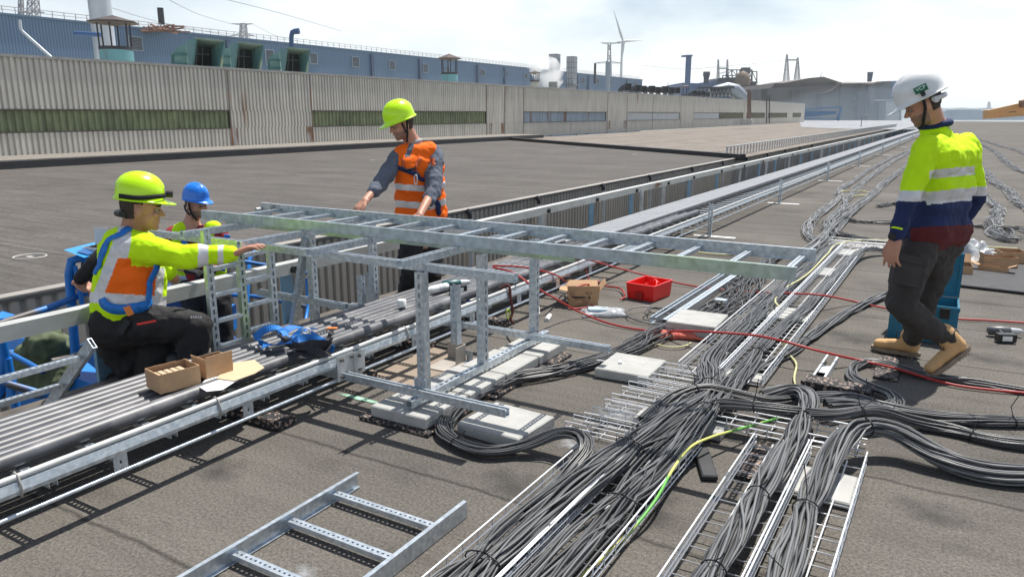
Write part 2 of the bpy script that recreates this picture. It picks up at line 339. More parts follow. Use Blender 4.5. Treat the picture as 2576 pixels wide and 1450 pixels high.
# rust runs under the window corners
mb = MB()
for px in (585, 776, 1232, 1262, 1530, 1572):
    yy = wy(px); ww = .5 if px < 1300 else 1.0
    mb.box((XW+.0765, yy-ww/2, .0), (XW+.079, yy+ww/2, ZB0-.02))
mb.build('rust_patch', mat('rust_run', (.22, .12, .07), .8, 0, var=.4, vscale=3, stretch=(1, 2, .5), col2=(.36, .34, .31), c2scale=1.4, c2lo=.42, c2hi=.56), wall)
# ledge at its foot
mb = MB(); mb.m = 0; mb.box((XW+.01, -8, -.33), (-29.6, wy(1275), -.04)); mb.m = 1; mb.box((-29.6, -8, -.338), (-29.3, wy(1275)-.4, -.07))
structure(mb.build('wall_ledge', [mat('ledge', (.20, .18, .155), .85, 0, var=.2), MATS['black_kerb'] if 'black_kerb' in MATS else blk]))

# near corrugated parapet across the gap
XP = -8.6
w2 = thing('parapet_wall', (XP-.1, 50, -9), 'brown grey ribbed metal wall of the lower hall across the gap', 'wall')
mb = MB(); corr(mb, XP-.12, -6, 34.2, -9, -.36, .17, .045, duty=.62); corr(mb, XP-.12, 34.2, 186, -9, -.36, .9, .03, duty=.8)
mb.build('cladding', mat('brown_cladding', (.46, .415, .35), .6, .1, var=.12, vscale=1.5, stretch=(1, 1, .3)), w2)
mb = MB(); mb.box((XP-.24, -6, -.345), (XP-.055, 34.2, -.32)); mb.box((XP-.30, 34.2, -.36), (XP-.055, 186, -.31)); mb.build('coping', mat('pale_coping', (.30, .28, .25), .6, .1, var=.12), w2)
mb = MB(); mb.box((XP-.068, -6, -.385), (XP-.062, 34.2, -.347)); mb.build('fascia', mat('dark_fascia', (.16, .15, .13), .6), w2)
for px in (1179, 1353, 1515, 1632, 1737, 1812, 1870, 1921, 1965, 2001, 2030):
    mb = MB(); yy = WX(px, 500, XP).y; mb.tube([(XP+.03, yy, -9), (XP+.03, yy, -.5)], .055, 10)
    o = tag(mb.build('downpipe', pvc), ['nearest white downpipe on the ribbed wall, by the orange-vested man', 'second nearest white downpipe, right of the orange-vested man', 'third nearest white downpipe on the ribbed wall', 'fourth nearest white downpipe on the ribbed wall', 'white downpipe last before the black roof kerb', 'white downpipe level with the black roof kerb', 'first white downpipe beyond the black roof kerb', 'second white downpipe beyond the black roof kerb', 'third white downpipe beyond the black roof kerb', 'fourth white downpipe beyond the black roof kerb', 'farthest white downpipe of the row on the wall'][[1179,1353,1515,1632,1737,1812,1870,1921,1965,2001,2030].index(px)], 'downpipe', 'downpipes on the ribbed wall')
    mb = MB(); mb.tube([(XP+.03, yy, -.5), (XP+.02, yy, -.40), (XP-.04, yy, -.325)], .05, 10); mb.build('pipe_elbow', blackm, o)
# vertical-bar fence along the beige roof edge
fy0 = WX(1872, 388, XP-.6).y; fence = thing('roof_fence', (XP-.6, 90, -.3), 'low metal fence of close upright bars along the edge of the beige roof', 'fence')
zt = WX(1872, 381, XP-.6).z; zt = .12
mb = MB(); y = 34.5; yy1 = 128
while y < yy1: mb.box((XP-.62, y, -.3), (XP-.56, y+.07, zt)); y += .62
mb.build('bars', galvW, fence)['kind'] = 'stuff'; mb = MB(); mb.box((XP-.63, 34.4, zt), (XP-.55, yy1, zt+.05)); mb.build('top_rail', galvW, fence)

# ------------------------------------------------------------------ guard beam along the roof edge
XG = -4.42
gb = thing('guard_rail', (XG, 40, -.4), 'long galvanised guard rail with rust patches along the near roof edge', 'guard rail')
mb = MB(); ZG0, ZG1 = .385, .475
mb.box((XG-.03, -3, ZG1-.006), (XG+.06, 120, ZG1)); mb.box((XG+.054, -3, ZG0), (XG+.06, 120, ZG1-.006)); mb.box((XG-.03, -3, ZG0), (XG+.054, 120, ZG0+.006))
mb.build('beam', railm, gb)
ys = [2.55] + [WX(px, 560, XG).y for px in (715, 1368, 1490, 1589, 1668, 1731)]
print('guard posts', ys)
y = ys[-1]; ys += [y+1.9*k for k in range(1, 50)]
for i, y in enumerate(ys):
    mb = MB(); mb.box((XG-.035, y-.05, -.45), (XG-.004, y+.05, ZG0-.002)); p = mb.build('post', bluepost if i % 3 != 2 else galvW, gb)
    if i < 12:
        mb = MB(); mb.cyl((XG+.059, y, .42), (XG+.085, y, .42), .028, 12); mb.build('bolt', blackm, p)

# ------------------------------------------------------------------ blue hall and things far behind
XB = -150.0
zb = WX(805, 119, XB).z
blueM = bpy.data.materials.new('blue_cladding'); blueM.use_nodes = True; n_ = blueM.node_tree; B_ = n_.nodes['Principled BSDF']
B_.inputs['Roughness'].default_value = .55
wv = n_.nodes.new('ShaderNodeTexWave'); wv.bands_direction = 'Y'; wv.inputs['Scale'].default_value = .55; tco = n_.nodes.new('ShaderNodeTexCoord'); n_.links.new(tco.outputs['Object'], wv.inputs['Vector'])
crb = n_.nodes.new('ShaderNodeValToRGB'); crb.color_ramp.elements[0].color = (.085, .15, .245, 1); crb.color_ramp.elements[1].color = (.15, .245, .37, 1); n_.links.new(wv.outputs['Fac'], crb.inputs['Fac']); n_.links.new(crb.outputs[0], B_.inputs['Base Color'])
bb = thing('blue_hall', (XB-20, 170, -14), 'long blue ribbed industrial hall behind the grey wall', 'building')
yB1 = WX(1616, 200, XB).y
mb = MB(); mb.box((XB-40, -60, -14), (XB, yB1, zb)); mb.build('wall', blueM, bb)
mb = MB(); mb.box((XB-40.3, -60.3, zb), (XB+.3, yB1+.3, zb+.35)); mb.build('roof_edge', mat('blue_edge', (.12, .2, .3), .5), bb)
louv = mat('louvre_grey', (.16, .19, .22), .5, .2)
for px, py0, py1, pw in ((339, 92, 128, 36), (677, 125, 165, 22), (787, 133, 162, 19), (893, 142, 170, 18), (985, 152, 177, 15), (1069, 160, 184, 13), (1125, 165, 186, 8), (1213, 173, 193, 10), (1271, 178, 197, 9), (1322, 183, 200, 7), (1466, 193, 212, 8), (1503, 197, 213, 7), (1534, 200, 215, 7), (1596, 205, 218, 6)):
    a = WX(px-pw/2, py0, XB); b = WX(px+pw/2, py1, XB); c = WX(px, (py0+py1)/2, XB); h = c.z
    z1_, z0_ = WX(px, py0+2, XB).z, WX(px, py1-2, XB).z
    mb = MB(); k = 9
    for i in range(k): zz = z0_+(z1_-z0_)*i/k; mb.box((XB+.03, a.y, zz), (XB+.28, b.y, zz+(z1_-z0_)/k*.55))
    o = mb.build('louvre', louv, bb)
    mb = MB(); ww = (z1_-z0_)*.06
    mb.box((XB+.02, a.y-ww, z0_-ww), (XB+.34, a.y, z1_+ww)); mb.box((XB+.02, b.y, z0_-ww), (XB+.34, b.y+ww, z1_+ww)); mb.box((XB+.02, a.y, z1_), (XB+.34, b.y, z1_+ww)); mb.box((XB+.02, a.y, z0_-ww), (XB+.34, b.y, z0_)); mb.build('frame', mat('louvre_frame', (.3, .37, .43), .5), o)
    mb = MB(); mb.box((XB+.005, a.y, z0_), (XB+.02, b.y, z1_)); mb.build('opening', blackm, o)
for px in (577, 860, 935, 1055, 1160, 1200, 1268, 1320, 1352, 1388, 1452, 1480, 1530, 1577):
    if px in (860, 1160, 1320): continue
    y = WX(px, 180, XB).y; mb = MB(); mb.box((XB+.05, y-.5, -14), (XB+.6, y+.5, zb-.5)); mb.build('wall_joint', mat('blue_dark', (.06, .10, .18), .5), bb)
mb = MB(); y0 = -40
# roof railing
y = -58.0
while y < yB1:
    mb.box((XB-.6, y, zb+.3), (XB-.5, y+.12, zb+1.6))
    y += 2.2
mb.box((XB-.6, -58, zb+1.5), (XB-.5, yB1, zb+1.6)); mb.box((XB-.6, -58, zb+.95), (XB-.5, yB1, zb+1.03))
mb.build('roof_railing', mat('pale_railing', (.50, .45, .42), .5, .2), bb)
def pipe_thing(name, px, py0, py1, wpx, dist, m, label, cat, n=20, extra=None):
    c0 = PD(px, py1, dist); c1 = PD(px, py0, dist); sc = (c0-PD(px+1, py1, dist)).length; r = wpx*sc/2
    mb = MB(); mb.tube([(c0.x, c0.y, c0.z), (c0.x, c0.y, c1.z)], r, n); return tag(mb.build(name, m), label, cat), V((c0.x, c0.y, c1.z)), r
zincpipe = mat('zinc_chimney', (.42, .46, .5), .45, .4, var=.15, vscale=.6)
o, t_, r = pipe_thing('chimney', 268, -60, 160, 52, 60, zincpipe, 'fat silver chimney pipe rising at top left in front of the blue hall', 'chimney')
for zz in (.02, .045): pass
o, t_, r = pipe_thing('chimney', 407, 20, 62, 15, 170, mat('black_stack', (.03, .03, .035), .6), 'short black stack on the blue hall roof beside the rusty scrap', 'chimney')
o, t_, r = pipe_thing('chimney', 1496, 160, 210, 6, 330, MATS['black_stack'], 'thin black stack at the far end of the blue hall roof', 'chimney')
o, t_, r = pipe_thing('chimney', 1528, 155, 232, 13, 250, mat('grey_stack', (.33, .38, .44), .5, .2), 'grey stack standing in front of the far end of the blue hall', 'chimney')
# rusty scrap pile
mb = MB()
for k in range(46):
    p = PD(372+rng.uniform(0, 70), 80-rng.uniform(0, 14)*(1 if k%2 else .5), 165); q = p+V((rng.uniform(-4, 4), rng.uniform(-4, 4), rng.uniform(-.15, .2))); mb.bar(p, q, .3, .3)
tag(mb.build('scrap_pile', mat('rusty_scrap', (.30, .17, .13), .8, 0, var=.3)), 'rusty pile of scrap bars lying on the blue hall roof', 'scrap pile')
# bent blue pipe
mb = MB(); P = [PD(733, 120, 145), PD(733, 92, 145), PD(735, 82, 145), PD(741, 79.5, 145), PD(753, 78, 145)]; mb.tube(P, [.42, .42, .45, .5, .52], 12)
tag(mb.build('vent_pipe', mat('deep_blue', (.03, .09, .22), .5)), 'dark blue vent pipe with a bent top above the blue hall', 'pipe')
mb = MB(); mb.tube([PD(50, 50, 58), PD(52, 72, 58), PD(57, 80, 58), PD(135, 150, 58)], .11, 8)
tag(mb.build('wall_pipe', zincpipe), 'thin grey pipe slanting down the blue wall at far left', 'pipe')
mb = MB(); mb.tube([PD(188, 84, 57), PD(255, 88, 57)], .16, 8); tag(mb.build('wall_pipe', MATS['deep_blue']), 'short dark blue pipe running level into the silver chimney', 'pipe')

# roof vents with pyramid caps
def vent(px, cap_w, cap_y0, cap_y1, drum_w, drum_y0, drum_y1, dist, m_drum, label, nposts=6, n=18):
    sc = (PD(px, 150, dist)-PD(px+1, 150, dist)).length
    zc = lambda py: PD(px, py, dist).z
    b = PD(px, drum_y1, dist); t = thing('roof_vent', (b.x, b.y, b.z), label, 'roof vent', 'roof vents behind the grey wall')
    mb = MB(); mb.tube([(b.x, b.y, zc(drum_y1)-1.5), (b.x, b.y, zc(drum_y0))], drum_w*sc/2, n); mb.build('drum', m_drum, t)
    mb = MB(); R = cap_w*sc/2; tip = zc(cap_y0); rim = zc(cap_y0+(cap_y1-cap_y0)*.62); low = zc(cap_y1)
    k = 8; ring = [V((b.x+R*math.cos(2*math.pi*i/k+.4), b.y+R*math.sin(2*math.pi*i/k+.4), rim)) for i in range(k)]
    ring2 = [p-V((0, 0, .12*R/2)) for p in ring]; inn = [V((b.x+(p.x-b.x)*.5, b.y+(p.y-b.y)*.5, rim-.1*R)) for p in ring]
    vs = [V((b.x, b.y, tip))]+ring+ring2+inn+[V((b.x, b.y, low))]
    fs = [(0, 1+i, 1+(i+1) % k) for i in range(k)]+[(1+i, 1+k+i, 1+k+(i+1) % k, 1+(i+1) % k) for i in range(k)]+[(1+k+i, 1+2*k+i, 1+2*k+(i+1) % k, 1+k+(i+1) % k) for i in range(k)]+[(1+2*k+i, 1+3*k, 1+2*k+(i+1) % k) for i in range(k)]
    mb.add(vs, fs); mb.build('cap', mat('rusty_cap', (.075, .06, .052), .7, .2, var=.2), t)
    mb = MB(); rr = drum_w*sc/2*.96
    for i in range(nposts):
        a_ = 2*math.pi*i/nposts+.25; mb.cyl((b.x+rr*math.cos(a_), b.y+rr*math.sin(a_), zc(drum_y0)), (b.x+rr*1.02*math.cos(a_), b.y+rr*1.02*math.sin(a_), rim-.02), drum_w*sc*.028, 6)
    mb.build('cap_posts', MATS['black_stack'], t)
    mb = MB(); mb.tube([(b.x, b.y, zc(drum_y0)-.05), (b.x, b.y, zc(drum_y0)+.12)], rr*1.06, n); mb.build('drum_rim', MATS['black_stack'], t)
teal = mat('faded_teal_paint', (.12, .29, .32), .55, .1, var=.15, vscale=.8, stretch=(1, 1, .3), col2=(.10, .16, .14), c2scale=.8, c2lo=.62, c2hi=.7)
tealD = mat('shaded_teal_paint', (.05, .15, .16), .55, .1, var=.2, vscale=.8, col2=(.20, .26, .18), c2scale=.6, c2lo=.5, c2hi=.62)  # hood teal with the shade of the side turned from the sun mixed in
vent(296, 118, 38, 66, 78, 124, 160, 42, teal, 'teal roof vent drum with a broad brown cap on black posts, largest at left', 6)
vent(1131, 62, 135, 154, 42, 186, 208, 75, teal, 'teal roof vent drum with a brown cap above the orange-vested man')
vent(1345, 32, 177, 187, 24, 205, 222, 105, mat('stained_vent', (.30, .32, .28), .6, 0, var=.3), 'small stained grey roof vent with a brown cap beside the steam')
vent(1722, 26, 214, 219, 18, 240, 247, 135, MATS['black_stack'], 'small black roof vent right of the row of black cowls')
# teal intake hoods, panel colours darkened to carry the shade of their sunless side
def hood(bx, by, k, dist, label):
    """bx, by: sight point of the inner top-left corner of the mouth; k: size relative to the nearest"""
    Q = lambda x, y, dd: PD(bx+(x-491)*k, by+(y-98)*k, dist+dd)
    c = Q(520, 185, 1); t = thing('intake_hood', (c.x, c.y, c.z), label, 'intake hood', 'teal intake hoods behind the grey wall')
    BL = 188
    B_, C_, D_, E_ = Q(491, 98, 0), Q(563, 105, -.5), Q(552, BL, -.3), Q(479, BL, .3)
    b0, b1, b2, b3 = Q(488, 116, 2.2), Q(530, 119, 2.0), Q(533, BL, 2.0), Q(480.5, BL, 2.2)
    A_, F_ = Q(467, 101, 1.5), Q(478, BL, 1.9)
    def pan(mb, P, th=.10):
        n = (P[1]-P[0]).cross(P[2]-P[0]).normalized()*th; vs = list(P)+[p+n for p in P]; mb.add(vs, [(0, 1, 2, 3), (7, 6, 5, 4), (0, 4, 5, 1), (1, 5, 6, 2), (2, 6, 7, 3), (3, 7, 4, 0)])
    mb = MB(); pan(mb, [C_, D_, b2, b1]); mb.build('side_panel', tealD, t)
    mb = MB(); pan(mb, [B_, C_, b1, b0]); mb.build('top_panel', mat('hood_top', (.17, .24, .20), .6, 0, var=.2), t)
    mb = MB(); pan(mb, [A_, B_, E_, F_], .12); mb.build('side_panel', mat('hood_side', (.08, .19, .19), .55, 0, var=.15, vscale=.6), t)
    mb = MB(); pan(mb, [b0, b1, b2, b3], -.1); mb.build('opening', blackm, t)
    mb = MB()
    for f in (.3, .62): mb.tube([b0.lerp(b1, f)-FW0*.25, b3.lerp(b2, f)-FW0*.25], .035, 5)
    mb.tube([b0.lerp(b3, .28)-FW0*.25, b1.lerp(b2, .28)-FW0*.25], .035, 5); mb.build('guard_bars', mat('guard_grey', (.16, .18, .19), .6), t)
    mb = MB(); pr = [(432, BL), (432, 137), (437, 128), (445, 120), (456, 114), (468, 112), (472, BL)]; f = [Q(x, y, 2.0) for x, y in pr]; g_ = [p+FW0*2.6 for p in f]; n = len(f)
    mb.add(f+g_, [tuple(range(n)), tuple(reversed(range(n, 2*n)))]+[(i, i+n, (i+1) % n+n, (i+1) % n) for i in range(n)])
    mb.build('fan_casing', mat('green_teal', (.12, .25, .23), .55, 0, var=.25, vscale=.9, col2=(.17, .24, .19), c2scale=.6), t)
    mb = MB()
    for y_ in (136, 161): mb.bar(Q(431, y_, 1.95), Q(473, y_+1, 1.95), .14, .14)
    mb.bar(Q(433, 137, 1.95), Q(433, BL, 1.95), .1, .1); mb.build('casing_bands', tealD, t)
hood(491, 98, 1.0, 46, 'largest teal intake hood with dark mouth, nearest of three')
hood(597, 108, .89, 53, 'middle one of three teal intake hoods behind the grey wall')
hood(721, 121, .79, 60, 'farthest right of three teal intake hoods behind the grey wall')
# black cowls in a row
def cowl(px, py, wpx, dist, label):
    sc = (PD(px, py, dist)-PD(px+1, py, dist)).length; b = PD(px, py, dist)
    t = thing('ventilation_cowl', (b.x, b.y, b.z), label, 'ventilation cowl', 'black ventilation cowls behind the grey wall')
    r = wpx*sc; mb = MB(); pts = [b-RT*r*.55+UP*(-.5), b-RT*r*.5+UP*r*.25, b-RT*r*.2+UP*r*.55, b+RT*r*.1+UP*r*.6]
    mb.tube(pts, [r*.3, r*.32, r*.34, r*.36], 10); mb.build('elbow', mat('cowl_black', (.03, .036, .045), .5), t)
    mb = MB(); c = b+RT*r*.3+UP*r*.55
    for s in ((-.35, .35, .30, .38), (-.35, .35, -.38, -.30), (-.38, -.30, -.3, .3), (.30, .38, -.3, .3)):
        mb.add([c+RT*r*x+UP*r*z*1.1+FW0*r*d_ for d_ in (-.5, .3) for x, z in ((s[0], s[2]), (s[1], s[2]), (s[1], s[3]), (s[0], s[3]))], [(0, 3, 2, 1), (4, 5, 6, 7), (0, 1, 5, 4), (1, 2, 6, 5), (2, 3, 7, 6), (3, 0, 4, 7)])
    mb.add([c+RT*r*x+UP*r*z*1.1 for x, z in ((-.3, -.3), (.3, -.3), (.3, .3), (-.3, .3))], [(0, 1, 2, 3)])
    mb.build('mouth', MATS['cowl_black'], t)
ords = ['leftmost', 'second', 'third', 'fourth', 'fifth', 'sixth', 'seventh', 'eighth', 'ninth', 'tenth', 'eleventh', 'last']
for i, (px, py, w_) in enumerate([(1572, 232, 22), (1597, 234, 20), (1612, 235, 19), (1633, 236, 20), (1648, 237, 18), (1666, 237, 20), (1682, 238, 18), (1697, 238, 18), (1742, 242, 14), (1754, 243, 13), (1764, 243, 13), (1776, 244, 12)]):
    cowl(px, py, w_, 110+i*3.5, f'{ords[i]} of the black ventilation cowls from the left' if i not in (0, 11) else f'{ords[i]} of the row of black ventilation cowls')
# long canopy and duct right of the cowls
mb = MB(); a = PD(1737, 240, 160); mb.tube([PD(1785, 232, 160), PD(1830, 224, 160), PD(1850, 228, 160), PD(1868, 245, 160), PD(1880, 258, 160)], [1.0, 1.4, 1.4, 1.2, 1.0], 10)
tag(mb.build('bent_duct', mat('duct_grey', (.25, .29, .33), .5, .3)), 'large pale grey duct bending down behind the grey wall', 'duct')
mb = MB(); p0 = PD(1754, 222, 158); p1 = PD(1842, 220, 158); mb.bar(p0, p1, 3, .4)
for k in range(9): q = p0.lerp(p1, (k+.5)/9); mb.bar(q-UP*.2, q-UP*1.9+RT*.5, .12, .12); mb.bar(q-UP*.2, q-UP*1.9-RT*.5, .12, .12)
tag(mb.build('canopy', MATS['cowl_black']), 'low black canopy on slanted struts right of the cowls', 'canopy')
# square silver stacks
sq = mat('silver_panel', (.52, .54, .56), .45, .3, var=.12, vscale=.5)
for (x0, x1, y0, y1, lab) in ((1381, 1408, 137, 212, 'left one of two square silver panelled stacks by the steam'), (1425, 1450, 143, 225, 'right one of two square silver panelled stacks, standing nearer')):
    d_ = 190; c0 = PD((x0+x1)/2, y1, d_); c1 = PD((x0+x1)/2, y0, d_); W = (PD(x0, y1, d_)-PD(x1, y1, d_)).length*.75; hh = c1.z-c0.z
    t = thing('square_stack', (c0.x, c0.y, c0.z), lab, 'stack', 'square silver stacks')
    mb = MB(); mb.box((c0.x-W/2, c0.y-W/2, c0.z-2), (c0.x+W/2, c0.y+W/2, c1.z)); mb.build('shaft', sq, t)
    mb = MB(); k = 6
    for i in range(k+1):
        z = c0.z+hh*i/k-.1; mb.box((c0.x-W/2-.08, c0.y-W/2-.08, z), (c0.x+W/2+.08, c0.y+W/2+.08, z+.16))
    for sx_ in (-.5, -.17, .17, .5):
        mb.box((c0.x+W*sx_-.07, c0.y-W/2-.05, c0.z), (c0.x+W*sx_+.07, c0.y-W/2+.02, c1.z)); mb.box((c0.x+W/2-.02, c0.y+W*sx_-.07, c0.z), (c0.x+W/2+.05, c0.y+W*sx_+.07, c1.z))
    mb.build('panel_ribs', mat('rib_grey', (.25, .26, .28), .5, .3), t)
    mb = MB(); mb.box((c0.x-W/2-.9, c0.y-W/2-.9, c0.z+hh*.12), (c0.x+W/2+.9, c0.y+W/2+.9, c0.z+hh*.12+.15)); 
    for dx in (-.9, 0, .9):
        mb.box((c0.x+dx*W/1.6-.05, c0.y-W/2-.9, c0.z+hh*.12), (c0.x+dx*W/1.6+.05, c0.y-W/2-.8, c0.z+hh*.12+1.3))
    mb.build('platform', MATS['rib_grey'], t)
# steam
sm = bpy.data.materials.new('steam'); sm.use_nodes = True; n_ = sm.node_tree; n_.nodes.clear(); out = n_.nodes.new('ShaderNodeOutputMaterial'); pv = n_.nodes.new('ShaderNodeVolumePrincipled')
pv.inputs['Color'].default_value = (.995, .995, .995, 1); pv.inputs['Anisotropy'].default_value = .2
nz_ = n_.nodes.new('ShaderNodeTexNoise'); nz_.inputs['Scale'].default_value = .35; nz_.inputs['Detail'].default_value = 5; tco = n_.nodes.new('ShaderNodeTexCoord'); n_.links.new(tco.outputs['Object'], nz_.inputs['Vector'])
mr = n_.nodes.new('ShaderNodeMapRange'); mr.inputs['From Min'].default_value = .38; mr.inputs['From Max'].default_value = .6; mr.inputs['To Max'].default_value = .6; n_.links.new(nz_.outputs['Fac'], mr.inputs['Value']); n_.links.new(mr.outputs[0], pv.inputs['Density']); n_.links.new(pv.outputs[0], out.inputs['Volume'])
def blobs(name, items, voxel, m, disp=0.0, seed=0, smooth=4, parent=None, mats=None, zone=None):
    """union of rounded pieces remeshed into one continuous surface; items are ('c', a, b, ra, rb) or ('e', centre, axes, radii)"""
    mb = MB()
    for it in items:
        if it[0] == 'c':
            _, a, b, ra, rb = it; a = V(a); b = V(b); n = 14; d = (b-a); L = d.length
            if L < 1e-6: d = V((0, 0, 1))
            else: d = d.normalized()
            pts = []; R = []
            for k in range(6): t = math.pi/2*(1-k/6); pts.append(a-d*ra*math.sin(t)*.999); R.append(max(ra*math.cos(t), .0005))
            pts.append(a); R.append(ra); pts.append(b+d*1e-5); R.append(rb)
            for k in range(1, 7): t = math.pi/2*k/6; pts.append(b+d*rb*math.sin(t)); R.append(max(rb*math.cos(t), .0005))
            mb.tube(pts, R, n)
        else:
            _, c, ax, rr = it; c = V(c); pts = []; nu, nv = 16, 10; ax = [V(q) for q in ax]
            vs = []; 
            for i in range(nv+1):
                t = math.pi*i/nv
                for k in range(nu):
                    q = 2*math.pi*k/nu; vs.append(c+ax[0]*rr[0]*math.sin(t)*math.cos(q)*1.0+ax[1]*rr[1]*math.sin(t)*math.sin(q)+ax[2]*rr[2]*math.cos(t))
            fs = [(i*nu+k, i*nu+(k+1) % nu, (i+1)*nu+(k+1) % nu, (i+1)*nu+k) for i in range(nv) for k in range(nu)]
            mb.add(vs, fs)
    me = bpy.data.meshes.new('tmp'); me.from_pydata(mb.v, [], mb.f); tmp = bpy.data.objects.new('tmp', me); C.objects.link(tmp)
    md = tmp.modifiers.new('r', 'REMESH'); md.mode = 'VOXEL'; md.voxel_size = voxel; md.adaptivity = 0
    if smooth: s = tmp.modifiers.new('s', 'SMOOTH'); s.iterations = smooth; s.factor = .5
    if disp:
        tx = bpy.data.textures.new('fold', 'CLOUDS'); tx.noise_scale = disp[1]; tx.noise_depth = 2
        dm = tmp.modifiers.new('d', 'DISPLACE'); dm.texture = tx; dm.texture_coords = 'LOCAL'; dm.strength = disp[0]; dm.mid_level = .5
    dg = bpy.context.evaluated_depsgraph_get(); ev = tmp.evaluated_get(dg); res = bpy.data.meshes.new_from_object(ev); bpy.data.objects.remove(tmp)
    res.name = name; nf = len(res.polygons); res.polygons.foreach_set('use_smooth', np.ones(nf, bool))
    res.materials.clear()
    if zone:
        ct = np.empty(nf*3, 'f'); res.polygons.foreach_get('center', ct); ct = ct.reshape(-1, 3)
        nm_ = np.empty(nf*3, 'f'); res.polygons.foreach_get('normal', nm_); nm_ = nm_.reshape(-1, 3)
        res.polygons.foreach_set('material_index', zone(ct, nm_).astype('i'))
    return link_mesh(name, res, mats or m, parent)
items = []
for px, py, r in ((1391, 206, 1.6), (1390, 198, 2.4), (1386, 188, 3.0), (1378, 180, 3.2), (1365, 175, 2.8), (1372, 190, 2.2), (1355, 165, 2.2), (1345, 160, 1.6), (1336, 153, 1.1), (1362, 200, 1.6)):
    items.append(('e', PD(px, py, 170), [(1, 0, 0), (0, 1, 0), (0, 0, 1)], (r, r, r)))
tag(blobs('steam_plume', items, .5, sm, disp=(1.5, 1.5), smooth=2), 'white puff of steam rising beside the small stained roof vent', 'steam', kind='stuff')
o, t_, r = pipe_thing('chimney', 1391, 206, 225, 22, 168, MATS['stained_vent'], 'stubby stained stack giving off the white steam', 'chimney')
# ------------------------------------------------------------------ far skyline
latt = mat('lattice_steel', (.33, .33, .35), .6, .2)
def PXS(dist): return dist/ (FL*1.0)          # about metres per pixel
def lattice(mb, px0, px1, pyb, tx0, tx1, pyt, dist, nb, th, depth=None):
    """square tapered lattice mast between base and top widths given in sight pixels"""
    bl, br, tl, tr = PD(px0, pyb, dist), PD(px1, pyb, dist), PD(tx0, pyt, dist), PD(tx1, pyt, dist)
    wb = (br-bl).length; wt = (tr-tl).length
    L = [[bl.lerp(tl, k/nb), br.lerp(tr, k/nb)] for k in range(nb+1)]
    for k in range(nb+1):
        wd = wb+(wt-wb)*k/nb; L[k] += [L[k][1]+FW0*wd, L[k][0]+FW0*wd]
    for k in range(nb):
        for i in range(4):
            j = (i+1) % 4; mb.bar(L[k][i], L[k+1][i], th, th)
            mb.bar(L[k][i], L[k+1][j], th*.6, th*.6); mb.bar(L[k][j], L[k+1][i], th*.6, th*.6); mb.bar(L[k+1][i], L[k+1][j], th*.6, th*.6)
def arms(mb, pxl, pxr, py, pxc0, pxc1, dist, th, drop=6):
    a, b = PD(pxl, py, dist), PD(pxr, py, dist); c, d = PD(pxc0, py+drop, dist), PD(pxc1, py+drop, dist)
    mb.bar(a, b, th, th); mb.bar(a, c, th, th); mb.bar(b, d, th, th)
    n = 6
    for k in range(n):
        mb.bar(a.lerp(b, k/n/2), a.lerp(c, (k+.5)/n), th*.5, th*.5); mb.bar(b.lerp(a, k/n/2), b.lerp(d, (k+.5)/n), th*.5, th*.5)
def pylon(px, label, pyb, pyt, wb, wt, dist, armlist, th):
    mb = MB(); lattice(mb, px-wb/2, px+wb/2, pyb, px-wt/2, px+wt/2, pyt, dist, 5, th)
    for (l, r, y, dr) in armlist: arms(mb, px-l, px+r, y, px-wt/2, px+wt/2, dist, th*.8, dr)
    return tag(mb.build('power_pylon', latt), label, 'pylon', 'power pylons behind the halls')
pylon(78, 'large grey lattice pylon at top left edge behind the blue hall', 62, -30, 24, 15, 250, [(30, 34, 32, -5)], .26)
pylon(50, 'slim lattice pylon just left of the large one at top left', 58, -30, 10, 6, 300, [], .26)
pylon(610, 'wide-armed lattice pylon behind the blue hall roof railing', 110, 59, 18, 12, 420, [(27, 26, 60, 3), (30, 30, 90, -6)], .36)
pylon(1533, 'slim lattice pylon right beside the wind turbine', 230, 108, 13, 6, 600, [(22, 25, 108, 3), (38, 30, 159, -5)], .5)
wt_ = 950; turb = thing('wind_turbine', PD(1562, 205, wt_), 'white three-bladed wind turbine standing behind the blue hall', 'wind turbine')
def scl(d): return (PD(1500, 150, d)-PD(1501, 150, d)).length
s_ = scl(wt_); tw = mat('turbine_white', (.50, .53, .56), .5)
mb = MB(); mb.tube([PD(1561, 230, wt_), PD(1565, 110, wt_)], [3.9*s_, 2.1*s_], 14); mb.build('tower', tw, turb)
mb = MB(); mb.tube([PD(1551, 108, wt_), PD(1554, 107, wt_), PD(1572, 107, wt_)-FW0*3], [1.2*s_, 3*s_, 2.4*s_], 10); mb.build('nacelle', tw, turb)
hub = PD(1567, 105, wt_)-FW0*5
def blade(hub, tip, s_, wmax, parent, m):
    mb = MB(); d = (tip-hub); n = 12; side = d.normalized().cross(FW0).normalized(); vs = []
    for k in range(n+1):
        t = k/n; wv_ = wmax*s_*(.45+.55*math.sin(min(1, t*4)*math.pi/2))*(1-t*.93 if t > .2 else .85); th = wv_*.22
        c = hub+d*t; vs += [c-side*wv_*.35-FW0*th*.3, c+FW0*th, c+side*wv_*.65, c-FW0*th]
    mb.add(vs, [(4*i+k, 4*i+(k+1) % 4, 4*i+4+(k+1) % 4, 4*i+4+k) for i in range(n) for k in range(4)], True); mb.add(vs[:4], [(0, 1, 2, 3)]); return mb.build('blade', m, parent)
for (tx, ty) in ((1542, 26), (1618, 103), (1559, 172)):
    blade(hub, PD(tx, ty, wt_)-FW0*5, s_, 8, turb, tw)
mb = MB(); mb.tube([PD(1562, 105, wt_)-FW0*5, PD(1573, 106, wt_)-FW0*5], [2.2*s_, 1.8*s_], 10); mb.build('hub', tw, turb)
